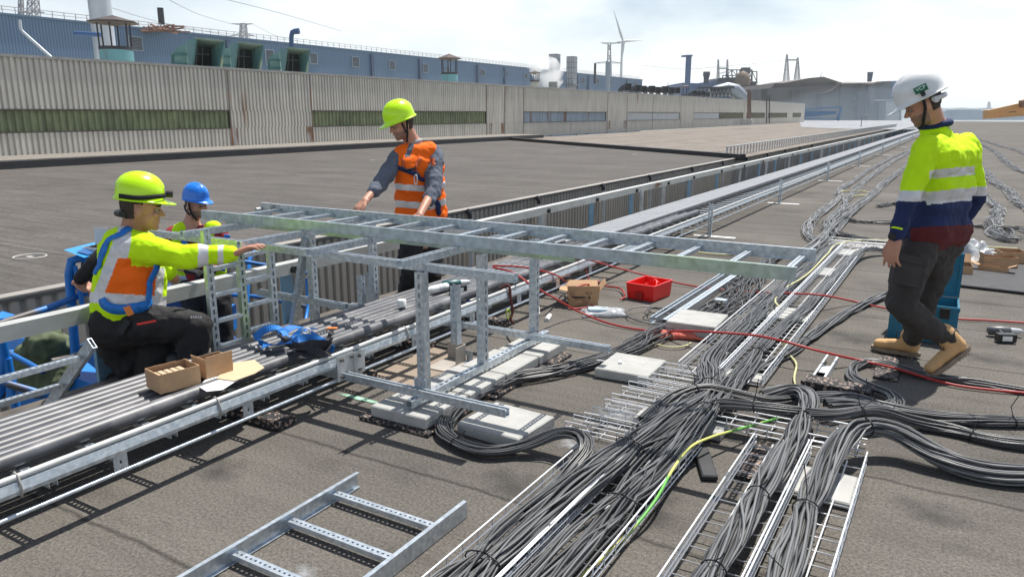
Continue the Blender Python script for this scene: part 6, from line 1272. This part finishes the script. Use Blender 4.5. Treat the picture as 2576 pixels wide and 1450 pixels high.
def make_person(label, body_items, hc, F, L, U, s, sk, vox=.006, beard=True):
    zf = headzone(hc, F, L, U, s, sk, beard)
    # merged body carries its own origin afterwards, so zones are read in world space before linking
    o = blobs('person', body_items, vox, None, mats=[sk, hairm, stub], zone=lambda ct, nm: zf(ct, nm, 0), smooth=2)
    tag(o, label, 'person'); eyes(o, hc, F, L, U, s); return o
def cloth(name, par, items, mats, zone=None, vox=.009, disp=(.03, .10), smooth=4):
    return blobs(name, items, vox, None, mats=mats, zone=zone, disp=disp, smooth=smooth, parent=par)
def bootm(par, heel, toe, up, m, name='boot', s=1.0):
    """heel and toe at sole level, up = shaft direction"""
    heel, toe = V(heel), V(toe); d = (toe-heel).normalized(); up = nrm(up); upn = (up-d*up.dot(d)).normalized(); sd = d.cross(upn)
    P = lambda f, u, l=0: heel+(d*f+upn*u+sd*l)*s
    it = [('c', P(.035, .062), P(.035, .05)+up*.13*s, .046*s, .056*s), ('c', P(.03, .064), P(.10, .064), .042*s, .043*s), ('c', P(.10, .062), P(.235, .048), .042*s, .034*s), ('c', P(.2, .05, .014), P(.25, .046, .011), .032*s, .030*s), ('c', P(.2, .05, -.014), P(.25, .046, -.011), .032*s, .030*s), ('c', P(.08, .08), P(.07, .09)+up*.05*s, .045*s, .046*s)]
    o = blobs(name, it, .006, m, parent=par, smooth=3)
    mb = MB(); prof = []
    n = 22
    for k in range(n):
        q = 2*math.pi*k/n; f = .137+.160*math.cos(q); l = (.046+.008*math.cos(q))*math.sin(q)*(1.15 if math.cos(q) > 0 else 1)
        prof.append((f, l))
    vs = [P(f, 0 if f > .10 or f < .085 else .0, l) for f, l in prof]+[P(f, .026, l*1.0) for f, l in prof]
    mb.add(vs, [tuple(reversed(range(n))), tuple(range(n, 2*n))]+[(i, (i+1) % n, (i+1) % n+n, i+n) for i in range(n)])
    for k in range(12):
        f = .02+.021*k
        if .085 < f < .11: continue
        mb.box((0, 0, 0), (0, 0, 0)) if False else mb.add([P(f+a, u, l) for u in (-.008, .001) for a, l in ((0, -.036), (.011, -.036), (.011, .036), (0, .036))], [(0, 1, 2, 3), (7, 6, 5, 4), (0, 4, 5, 1), (1, 5, 6, 2), (2, 6, 7, 3), (3, 7, 4, 0)])
    mb.build('sole', sole, o)
    mb = MB()
    for k in range(5):
        a = P(.125-.012*k, .096+.018*k, -.022); b = P(.125-.012*k, .096+.018*k, .022); mb.tube([a, (a+b)/2+d*.012, b], .003, 5)
    a = P(.085, .17, -.02); mb.tube([V(p) for p in catmull([a, a+d*.05-upn*.02, a+d*.045-upn*.07, a+d*.02-upn*.03], 10)], .003, 5)
    mb.build('laces', blackm, o); return o
c_ = lambda a, b, ra, rb=None: ('c', V(a), V(b), ra, ra if rb is None else rb)

# ---- man in the white helmet, walking
dR = 4.66
hF, hL, hU = headfr(RT*-.93+FW0*.30-UP*.50); hc = PD(2322, 262, 4.60)
nk = PD(2352, 318, 4.66); sL = PD(2330, 372, 4.50); sR = PD(2432, 362, 4.80)
chest = PD(2372, 420, 4.66); waist = PD(2352, 530, 4.66); hipc = PD(2345, 600, 4.66); hipL = PD(2318, 612, 4.58); hipR = PD(2372, 612, 4.74)
eL, wL = PD(2288, 492, 4.40), PD(2253, 600, 4.36); eR, wR = PD(2453, 500, 4.86), PD(2405, 590, 4.84)
knL, anL = PD(2268, 765, 4.42), PD(2388, 862, 4.46); knR, anR = PD(2330, 745, 4.72), PD(2298, 838, 4.80)
hitems = head_items(hc, hF, hL, hU, nk)
body = hitems+[c_(nk, chest, .07, .12), c_(sL, sR, .05), c_(chest, hipc, .12, .11), c_(sL, eL, .045, .04), c_(eL, wL, .038, .027), c_(sR, eR, .045, .04), c_(eR, wR, .038, .027), c_(hipL, knL, .08, .055), c_(knL, anL, .05, .04), c_(hipR, knR, .08, .055), c_(knR, anR, .05, .04)]
body += hand_items(wL+D(-.1, 0, -1)*.012, D(-.12, 0, -1), D(-.75, -.5, 0), curl=.5, thumb=1, s=1.02)
body += hand_items(wR, D(-.4, 0, -1), D(.7, .3, 0), curl=.5, thumb=-1)
R = make_person('man in white helmet and yellow and navy long-sleeved shirt walking left on the deck', body, hc, hF, hL, hU, 1.0, skin)
helmet(R, hc+hU*.070-hF*.004, hF, hL, hU, hwhite, 1.07)
# VCP sign on the helmet's left side
sp0 = hc+hU*.096-hF*.0+hL*.129; M = Matrix((( hF.x*-1, hU.x, hL.x, 0), (hF.y*-1, hU.y, hL.y, 0), (hF.z*-1, hU.z, hL.z, 0), (0, 0, 0, 1)))
M = M.copy(); 
xax = -hF; zax = (hL+hU*.35).normalized(); yax = zax.cross(xax).normalized(); M = Matrix(((xax.x, yax.x, zax.x, sp0.x), (xax.y, yax.y, zax.y, sp0.y), (xax.z, yax.z, zax.z, sp0.z), (0, 0, 0, 1)))
mb = MB(); mb.box((-.034, -.0185, -.012), (.034, .0185, .001), M); q = mb.build('helmet_label', mat('label_green', (.005, .13, .05), .4), R); text('VCP', M @ Matrix.Translation((0, 0, .0018)), .029, mat('label_white', (.75, .8, .76), .5), 'lettering', q)
mb = MB(); mb.box((-.010, -.042, -.022), (.010, -.019, -.001), M); mb.build('strap_clip', blackm, R)
P_ = lambda f, l, u: hc+hF*f+hL*l+hU*u
mb = MB(); mb.tube([P_(-.04, .10, .01), P_(-.10, .06, .0), P_(-.125, 0, .0), P_(-.10, -.06, .0), P_(-.04, -.1, .01)], .014, 8); mb.cyl(P_(-.055, .088, .0), P_(-.055, .104, .0), .017, 12); mb.build('helmet_harness', mat('harness_white', (.6, .6, .6), .4), R)
for k in (-1, 1): strapline(R, [P_(.005, .105*k, .04), P_(.012, .088*k, -.02), P_(.035, .066*k, -.07), P_(.05, .03*k, -.115), P_(.055, 0, -.125)], .018, blackc, 'chin_strap', n=16)
def zR(ct, nm):
    x, y = px_of(ct); mi = np.zeros(len(ct), int); y2 = y+(x-2380)*.10; arm = (x < 2316-(y-480)*.12) | (x > 2443)
    mi[y2 > 510] = 2; mi[(y2 > 478) & (y2 <= 510)] = 1; mi[(y2 > 424) & (y2 < 446) & (x > 2338) & (x < 2452)] = 1
    ax_ = (x < 2330) & (y > 430); mi[ax_ & (y > 506)] = 2; mi[ax_ & (y > 479) & (y <= 503)] = 1; mi[ax_ & (y <= 479)] = 0
    mi[(x > 2445) & (y > 470) & (y < 492)] = 1; mi[(x > 2445) & (y >= 492)] = 2; mi[(y > 572-(x-2300)*.05) & (x > 2290)] = 3; return mi
sh = [c_(nk-UP*.03, chest, .085, .14), c_(sL+UP*.0, sR, .075, .07), c_(PD(2350, 400, 4.56), PD(2410, 400, 4.76), .135, .125), c_(PD(2348, 470, 4.58), PD(2402, 470, 4.74), .125, .12), c_(PD(2338, 520, 4.60), PD(2388, 515, 4.73), .128, .125), c_(PD(2334, 560, 4.60), PD(2382, 554, 4.73), .128, .126), c_(PD(2326, 580, 4.58), PD(2388, 578, 4.74), .138, .134)]
sh += [c_(sL, eL, .078, .066), c_(eL, wL+(eL-wL)*.08, .064, .040), c_(sR, eR, .074, .064), c_(eR, wR, .06, .04)]
shirt = cloth('shirt', R, sh, [hv, refl, navy, maroon], zR, vox=.0075, disp=(.034, .11))
mb = MB(); ring = [nk+(RT*.078*math.cos(a)+FW0*.072*math.sin(a)+UP*(.012+.015*math.cos(a)-.0*math.sin(a))) for a in np.linspace(0, 2*math.pi, 24)]; mb.tube(ring, .021, 8, cap=False); mb.build('collar', navy, shirt)
mb = MB(); mb.tube([p-UP*.02+(p-nk)*.08 for p in ring], .004, 5, cap=False); mb.build('collar_piping', hv, shirt)
cw = wL+(eL-wL)*.02
mb = MB(); dd_ = (wL-eL).normalized(); mb.tube([wL-dd_*.035, wL-dd_*.002], .0395, 14); mb.build('watch_strap', blackm, R); mb = MB(); mb.tube([wL-dd_*.018+D(-.8, -.5, 0)*.032, wL-dd_*.018+D(-.8, -.5, 0)*.052], .022, 14); mb.build('watch', blackm, R)
mb = MB(); mb.tube([wL-dd_*.062, wL-dd_*.052], .0465, 14); mb.build('cuff_trim', hv, shirt)
tr_ = [c_(hipL-UP*.02, hipR-UP*.02, .112), c_(hipL, PD(2285, 690, 4.50), .118, .105), c_(PD(2285, 690, 4.50), knL, .105, .085), c_(knL, PD(2330, 820, 4.44), .085, .076), c_(PD(2330, 820, 4.44), anL+UP*.03, .076, .064), c_(hipR, PD(2350, 680, 4.74), .112, .10), c_(PD(2350, 680, 4.74), knR, .10, .078), c_(knR, anR+UP*.0, .078, .066), c_(anR+UP*.03, anR-UP*.02, .07, .068), c_(PD(2340, 640, 4.66), PD(2345, 660, 4.66), .10)]
trou_o = cloth('trousers', R, tr_, [trou], vox=.0085, disp=(.045, .09))
# cargo pocket
mb = MB(); a = PD(2262, 665, 4.33); M, L_0 = frame(PD(2290, 650, 4.38), PD(2268, 745, 4.30), up=D(-.3, -1, 0)); mb.box((0, -.075, .0), (.17, .075, .022), M); mb.box((-.012, -.08, .003), (.035, .08, .028), M); mb.build('cargo_pocket', trou, trou_o)
g1 = G(2208, 882, 0.0); g2 = G(2306, 900, 0.0); dirb = (g1-g2).normalized(); heel = g2; bootm(R, V((g2.x, g2.y, .012)), V((g1.x, g1.y, .012)), D(.0, 0, 1), boot, s=.98)
toe = G(2338, 948, .012); hl = PD(2437, 880, (toe-V(EYE)).dot(FW0)+.02); bootm(R, hl, toe, (PD(2375, 820, 4.45)-hl).normalized(), boot, s=1.0)
print('boot lens', (g1-g2).length, (toe-hl).length)

# ---- kneeling man in lime helmet
hF, hL, hU = headfr(RT*.93+FW0*.33-UP*.12); hc = PD(356, 524, 4.36)
nk = PD(335, 585, 4.38); sN = PD(338, 625, 4.24); sF = PD(352, 620, 4.54); ch = PD(325, 665, 4.40); hp = PD(295, 800, 4.34)
eN, wN = PD(455, 645, 4.20), PD(592, 637, 4.24)
kn, an = PD(492, 822, 4.22), PD(470, 985, 4.20); kf, af = PD(395, 950, 4.45), PD(290, 960, 4.5)
body = head_items(hc, hF, hL, hU, nk, 1.08, nr=.062)+[c_(nk, ch, .08, .13), c_(sN, sF, .05), c_(ch, hp, .13, .11), c_(sN, eN, .045, .04), c_(eN, wN, .038, .028), c_(hp, kn, .08, .06), c_(kn, an, .05, .04), c_(hp, kf, .08, .06), c_(kf, af, .05, .04), c_(sF, PD(420, 680, 4.6), .045, .04), c_(PD(420, 680, 4.6), PD(440, 700, 4.62), .04, .03)]
body += hand_items(wN, D(1, .12, .42), D(-.35, 0, 1), curl=.45, thumb=-1, s=1.02)
K = make_person('kneeling man in lime helmet and yellow and orange shirt reaching for the frame', body, hc, hF, hL, hU, 1.08, skinD, beard=False)
helmet(K, hc+hU*.084-hF*.010, hF, hL, hU, lime, 1.02)
P_ = lambda f, l, u: hc+(hF*f+hL*l+hU*u)*1.08
mb = MB(); 
ring = [P_(.128*math.cos(a)-.005, .103*math.sin(a), .066+.018*max(0, math.cos(a))) for a in np.linspace(-2.4, 2.4, 36)]; 
strapline(K, ring, .026, blackc, 'headlamp_strap', n=40, t=.004); mb = MB(); q = P_(.128, 0, .090); mb.tube([q-hF*.01, q+hF*.025], .022, 12); mb.build('headlamp', blackm, K)
mb = MB(); mb.tube([P_(-.085, .06, -.03), P_(-.115, 0, -.035), P_(-.085, -.06, -.03)], .02, 8); mb.build('helmet_harness', blackm, K)
def zK(ct, nm):
    x, y = px_of(ct); mi = np.zeros(len(ct), int)
    arm = (x > 330) & (y < 672+(x > 430)*20) & (y > 590) & (x > 395-(y < 650)*60)
    lef = 275+(640-y)*.33; 
    torso = ~((x > 330) & (y < 668+0.06*(x-330)))
    o_ = torso & (y > 648+.0*x) & (y < 738+.07*(x-250)) & (x > 298-(y-640)*.38) & (x < 402-(y-650)*.12); mi[o_] = 2
    s1 = torso & (x < 300-(y-640)*.38) & (x > 272-(y-640)*.38-0) & (y < 735); mi[s1 | ((x < 336-(y-575)*.2) & (x > 303-(y-575)*.42) & (y < 650) & (y > 570) & (x < 330))] = 1
    s2 = torso & (y > 735+.06*(x-250)) & (y < 762+.06*(x-250)); mi[s2] = 1; mi[torso & (x > 398-(y-650)*.1) & (x < 418-(y-650)*.1) & (y > 660)] = 1
    mi[(x > 498) & (x < 524) & (y < 680)] = 1; mi[(x > 548) & (x < 562) & (y < 680)] = 1; return mi
sh = [c_(nk-UP*.04, ch, .09, .15), c_(sN, sF, .09, .085), c_(PD(322, 640, 4.32), PD(338, 640, 4.46), .165, .16), c_(PD(318, 700, 4.30), PD(338, 700, 4.44), .165, .16), c_(PD(312, 755, 4.30), PD(335, 755, 4.42), .165, .16), c_(PD(352, 690, 4.30), PD(352, 760, 4.30), .145, .145), c_(PD(268, 745, 4.38), PD(262, 780, 4.38), .07, .075), c_(PD(290, 650, 4.40), PD(268, 740, 4.38), .08, .09), c_(PD(290, 778, 4.30), PD(320, 775, 4.42), .13, .13)]
sh += [c_(sN, PD(400, 632, 4.21), .098, .082), c_(PD(400, 632, 4.21), eN, .082, .072), c_(eN, wN-RT*.02, .072, .046), c_(sF, PD(420, 680, 4.6), .08, .065), c_(PD(270, 790, 4.36), PD(250, 795, 4.36), .07, .06)]
shirt = cloth('shirt', K, sh, [hv, refl, hvo], zK, vox=.008, disp=(.035, .11))
tr_ = [c_(PD(290, 812, 4.28), PD(310, 808, 4.42), .145, .14), c_(PD(285, 825, 4.28), PD(390, 815, 4.24), .135, .12), c_(PD(390, 815, 4.24), kn, .12, .092), c_(kn, PD(478, 930, 4.20), .092, .085), c_(PD(478, 930, 4.20), an, .085, .075), c_(PD(320, 850, 4.40), kf, .15, .11), c_(kf, af, .1, .08), c_(PD(300, 860, 4.36), PD(340, 920, 4.40), .13, .12), c_(PD(400, 860, 4.32), PD(395, 940, 4.36), .11, .12)]
trK = cloth('trousers', K, tr_, [trk], vox=.009, disp=(.045, .10))
mb = MB(); mb.bar(PD(345, 815, 4.06), PD(392, 806, 4.05), .012, .006, up=-FW0); mb.build('red_zip', mat('red_trim', (.7, .04, .03), .6), trK); mb = MB()
for k in range(5): p = PD(480+k*6, 797, 4.125); mb.bar(p, p+RT*.007, .012, .004, up=-FW0)
mb.build('knee_print', refl, trK)
strapline(K, [PD(330, 562, 4.28), PD(300, 575, 4.2), PD(275, 610, 4.2), PD(262, 650, 4.2), PD(250, 690, 4.2)], .040, hb, 'harness_strap', shirt); strapline(K, [PD(391, 692, 4.12), PD(391, 730, 4.12), PD(388, 785, 4.12)], .032, hb, 'harness_strap', shirt)
strapline(K, [PD(232, 750, 4.1), PD(262, 772, 4.1), PD(300, 784, 4.1), PD(345, 780, 4.1), PD(392, 778, 4.1)], .060, hb, 'harness_belt', shirt, off=.012); mb = MB(); mb.bar(PD(318, 770, 4.05), PD(330, 792, 4.05), .035, .01, up=-FW0); mb.build('belt_buckle', MATS['orange_plastic'], K)
strapline(K, [PD(280, 795, 4.05), PD(280, 815, 4.05), PD(278, 840, 4.05)], .055, hk, 'harness_strap', trK, n=12)
bootm(K, V((an.x, an.y, .012))-RT*.08, V((an.x, an.y, .012))+RT*.18, D(0, 0, 1), blackm); bootm(K, V((af.x, af.y, .03))-UP*.0, V((af.x, af.y, .03))+D(.3, .1, -.05)*.26, D(.9, 0, .4), blackm)

# ---- man in the orange vest
hF, hL, hU = headfr(RT*-.78-FW0*.48-UP*.30); hc = PD(1010, 312, 6.32)
nk = PD(1040, 365, 6.40); sR_ = PD(1003, 395, 6.32); sL_ = PD(1092, 390, 6.44); ch = PD(1050, 430, 6.40); wa = PD(1060, 530, 6.44); hp = PD(1062, 575, 6.48)
eR_, wR_ = PD(962, 455, 6.12), PD(918, 505, 5.84); eL_, wL_ = PD(1090, 478, 6.22), PD(1056, 540, 5.92)
k1, a1 = PD(1032, 690, 6.32), PD(1028, 792, 6.36); k2, a2 = PD(1085, 690, 6.44), PD(1080, 785, 6.50)
body = head_items(hc, hF, hL, hU, nk, 1.02)+[c_(nk, ch, .08, .12), c_(sR_, sL_, .05), c_(ch, hp, .12, .11), c_(sR_, eR_, .048, .042), c_(eR_, wR_, .040, .027), c_(sL_, eL_, .048, .044), c_(eL_, wL_, .044, .03), c_(hp, k1, .08, .055), c_(k1, a1, .05, .04), c_(hp, k2, .08, .055), c_(k2, a2, .05, .04)]
body += hand_items(wR_, D(-.5, -.5, -.5), D(-.2, -.2, 1), curl=.8, thumb=-1)+hand_items(wL_, D(-.7, -.4, -.35), D(-.2, -.2, 1), curl=.8, thumb=1)
O = make_person('bearded man in lime helmet and orange safety vest bending over the raised cable ladder', body, hc, hF, hL, hU, 1.02, skin)
helmet(O, hc+hU*.070, hF, hL, hU, lime, 1.04)
P_ = lambda f, l, u: hc+(hF*f+hL*l+hU*u)*1.02
strapline(O, [P_(-.02, .09, .03), P_(.0, .09, -.03), P_(.015, .082, -.085), P_(.03, .06, -.14)], .016, blackc, 'chin_strap', n=14); strapline(O, [P_(.03, .085, .02), P_(.02, .085, -.05), P_(.012, .082, -.09)], .014, blackc, 'chin_strap', n=10)
sw = [c_(nk-UP*.03, ch, .08, .12), c_(sR_, sL_, .075), c_(sR_, eR_, .078, .066), c_(eR_, PD(940, 480, 5.97), .066, .056), c_(sL_, eL_, .082, .070), c_(eL_, PD(1080, 503, 6.12), .07, .056), c_(ch, wa, .11, .12), c_(wa, hp, .12)]
sweater = cloth('sweater', O, sw, [greyc], vox=.009, disp=(.035, .08))
mb = MB(); mb.tube([nk+(RT*.062*math.cos(a)+FW0*.062*math.sin(a)+UP*(.02+.02*math.cos(a))) for a in np.linspace(0, 2*math.pi, 20)], .016, 8, cap=False); mb.build('hood_edge', mat('light_grey_cloth', (.35, .36, .38), .8), sweater)
def zO(ct, nm):
    x, y = px_of(ct); mi = np.zeros(len(ct), int); y2 = y-(x-1050)*.08+(x > 1085)*(x-1085)*.45
    mi[(y2 > 466) & (y2 < 481)] = 1; mi[(y2 > 508) & (y2 < 525)] = 1; mi[(y < 395) & (np.abs(x-1040+(y-350)*.35) < 7)] = 2; return mi
ve = [c_(PD(1016, 390, 6.32), PD(1078, 382, 6.44), .088, .092), c_(PD(1022, 418, 6.32), PD(1078, 418, 6.46), .130, .135), c_(PD(1030, 460, 6.34), PD(1080, 460, 6.46), .128, .132), c_(PD(1030, 500, 6.38), PD(1084, 500, 6.48), .130, .134), c_(PD(1032, 535, 6.40), PD(1086, 532, 6.50), .132, .136)]
vest = cloth('safety_vest', O, ve, [hvo, refl, greyc], zO, vox=.0085, disp=(.035, .1))
tO = [c_(PD(1045, 565, 6.42), PD(1085, 565, 6.54), .125), c_(PD(1040, 590, 6.42), PD(1030, 650, 6.36), .115, .10), c_(PD(1030, 650, 6.36), k1, .10, .082), c_(k1, a1, .085, .075), c_(PD(1080, 590, 6.52), PD(1085, 650, 6.48), .115, .10), c_(PD(1085, 650, 6.48), k2, .10, .085), c_(k2, a2, .085, .075)]
trO = cloth('trousers', O, tO, [trk], vox=.010, disp=(.045, .09))
orw = mat('harness_orange', (.50, .085, .015), .7, 0, var=.2, vscale=40)
strapline(O, [PD(1014, 400, 6.20), PD(1015, 415, 6.20), PD(1016, 430, 6.20)], .030, orw, 'harness_strap', vest, n=12); strapline(O, [PD(1066, 385, 6.20), PD(1060, 405, 6.20), PD(1056, 425, 6.20), PD(1056, 448, 6.20)], .036, orw, 'harness_strap', vest)
strapline(O, [PD(1078, 388, 6.24), PD(1086, 402, 6.26), PD(1095, 420, 6.30)], .032, orw, 'harness_strap', sweater, off=.012, n=14); strapline(O, [PD(1000, 420, 6.20), PD(1030, 432, 6.20), PD(1052, 440, 6.20), PD(1080, 448, 6.20)], .036, navy, 'chest_strap', vest, off=.01); strapline(O, [PD(1012, 428, 6.15), PD(1040, 430, 6.15), PD(1060, 430, 6.15)], .018, blackc, 'chest_strap', vest, off=.013)
strapline(O, [PD(1095, 500, 6.30), PD(1108, 520, 6.30), PD(1118, 545, 6.30)], .045, navy, 'harness_strap', vest, n=14); mb = MB(); mb.tube([PD(1046+4*math.cos(a), 452+13*math.sin(a), 6.16) for a in np.linspace(0, 6.28, 12)], .005, 5); mb.build('carabiner', silver, O)
mb = MB(); p = PD(1081, 407, 6.34); mb.bar(p-RT*.014, p+RT*.014, .024, .004, up=-FW0); mb.build('sleeve_badge', mat('badge', (.12, .09, .05), .5), O)
bootm(O, V((a1.x, a1.y, .012))+FW0*.03, V((a1.x, a1.y, .012))+D(-.5, -.8, 0)*.25, D(0, 0, 1), blackm); bootm(O, V((a2.x, a2.y, .012)), V((a2.x, a2.y, .012))+D(-.5, -.8, 0)*.27, D(0, 0, 1), blackm)
print('O feet z', a1, a2, 'K', an, kf, af)

# ---- man in the blue helmet in the lift
hF, hL, hU = headfr(RT*.86-FW0*.42-UP*.10); dB = 6.9; hc = PD(493, 514, dB)
nk = PD(482, 563, dB+.02); s1, s2 = PD(437, 591, dB+.08), PD(550, 587, dB-.06); ch = PD(492, 611, dB); hp = PD(515, 731, dB+.05)
body = head_items(hc, hF, hL, hU, nk, 1.02)+[c_(nk, ch, .08, .12), c_(s1, s2, .05), c_(ch, hp, .12, .11), c_(s1, PD(415, 659, dB-.05), .045, .04), c_(PD(415, 659, dB-.05), PD(470, 677, dB-.25), .04, .03), c_(s2, PD(578, 641, dB-.1), .045, .04), c_(PD(578, 641, dB-.1), PD(535, 681, dB-.3), .04, .03), c_(hp, PD(500, 851, dB), .09, .05), c_(hp, PD(565, 851, dB), .09, .05), c_(PD(500, 851, dB), PD(500, 971, dB), .05, .04), c_(PD(565, 851, dB), PD(565, 971, dB), .05, .04)]
B = make_person('man in blue helmet and dark red shirt standing in the blue lift basket', body, hc, hF, hL, hU, 1.02, skin, vox=.008)
helmet(B, hc+hU*.078, hF, hL, hU, hblue, 1.0)
P_ = lambda f, l, u: hc+(hF*f+hL*l+hU*u)*1.02
strapline(B, [P_(.02, -.095, .03), P_(.025, -.088, -.03), P_(.035, -.075, -.08), P_(.06, -.04, -.13)], .018, blackc, 'chin_strap', n=12); strapline(B, [P_(-.05, -.08, .0), P_(-.03, -.088, -.05), P_(.02, -.08, -.085)], .016, blackc, 'chin_strap', n=10)
shb = cloth('shirt', B, [c_(nk-UP*.02, ch, .075, .13), c_(s1, s2, .085), c_(ch, PD(502, 681, dB), .14, .14), c_(s1, PD(418, 646, dB-.05), .08, .062), c_(s2, PD(575, 631, dB-.1), .08, .062)], [mat('dark_red_shirt', (.27, .02, .02), .85)], vox=.011)
def zB(ct, nm):
    x, y = px_of(ct); mi = np.zeros(len(ct), int); mi[(y > 694) & (y < 706)] = 1; return mi
cloth('safety_vest', B, [c_(PD(460, 583, dB), PD(466, 681, dB), .095, .10), c_(PD(538, 581, dB-.06), PD(540, 681, dB-.02), .09, .10), c_(PD(470, 681, dB+.02), PD(535, 681, dB), .12)], [hv, refl], zB, vox=.012)
mb = MB(); 
for a, b in (((462, 580), (470, 680)), ((572, 590), (560, 680))): mb.bar(PD(a[0], a[1], dB-.17), PD(b[0], b[1], dB-.14), .05, .012, up=-FW0)
mb.build('harness_strap', hb, B)
cloth('trousers', B, [c_(PD(488, 726, dB), PD(540, 726, dB+.05), .14), c_(PD(490, 751, dB-.02), PD(490, 851, dB-.1), .13, .10), c_(PD(545, 751, dB), PD(562, 851, dB-.05), .13, .10), c_(PD(490, 851, dB-.1), PD(495, 976, dB), .10, .08), c_(PD(562, 851, dB-.05), PD(568, 976, dB), .10, .08)], [trk], vox=.013)
gl = cloth('work_glove', B, hand_items(PD(472, 679, dB-.27), D(1, -.2, -.1), D(0, -.2, 1), curl=.9, thumb=-1, s=1.15)+hand_items(PD(538, 681, dB-.3), D(-.8, -.3, -.1), D(0, -.2, 1), curl=.9, thumb=1, s=1.15), [blackc], vox=.006, disp=None, smooth=2)

# ---- worker mostly hidden behind the kneeling man
dH = 5.5; hF, hL, hU = headfr(RT*.8-FW0*.2-UP*.3); hc = PD(352, 535, dH); nk = PD(340, 580, dH); s1 = PD(285, 628, dH-.05); ch = PD(330, 650, dH); hp = PD(335, 770, dH)
el, wr = PD(243, 662, dH-.12), PD(205, 712, dH-.02)
body = head_items(hc, hF, hL, hU, nk, .92)+[c_(nk, ch, .08, .12), c_(s1, PD(375, 620, dH+.1), .05), c_(ch, hp, .12, .11), c_(s1, el, .045, .04), c_(el, wr, .038, .028), c_(hp, PD(320, 900, dH), .08, .05), c_(hp, PD(360, 900, dH), .08, .05)]
body += hand_items(PD(190, 708, dH-.02), D(1, 0, -.32), D(0, -.3, 1), curl=1.0, thumb=1)
Hd = make_person('worker in black sleeves mostly hidden behind the kneeling man, one hand on the lift rail', body, hc, hF, hL, hU, .92, skin, vox=.008)
cloth('sweater', Hd, [c_(nk-UP*.03, ch, .08, .13), c_(s1, PD(375, 620, dH+.1), .08), c_(ch, hp, .13, .12), c_(s1, el, .085, .068), c_(el, PD(202, 700, dH-.05), .068, .050)], [blackc], vox=.010, disp=(.02, .09))
cloth('trousers', Hd, [c_(hp, PD(320, 900, dH), .12, .09), c_(hp, PD(360, 900, dH), .12, .09)], [trk], vox=.013)
# ------------------------------------------------------------------ air
hzm = bpy.data.materials.new('haze'); hzm.use_nodes = True; n_ = hzm.node_tree; n_.nodes.clear(); out = n_.nodes.new('ShaderNodeOutputMaterial'); pv = n_.nodes.new('ShaderNodeVolumePrincipled'); pv.inputs['Color'].default_value = (.93, .97, 1.0, 1); pv.inputs['Density'].default_value = .00019; pv.inputs['Anisotropy'].default_value = .3
n_.links.new(pv.outputs[0], out.inputs['Volume'])
mb = MB(); mb.box((-7000, -400, -16), (7000, 7600, 260)); hz_o = mb.build('haze', hzm); hz_o['kind'] = 'stuff'
SC.cycles.volume_bounces = 4
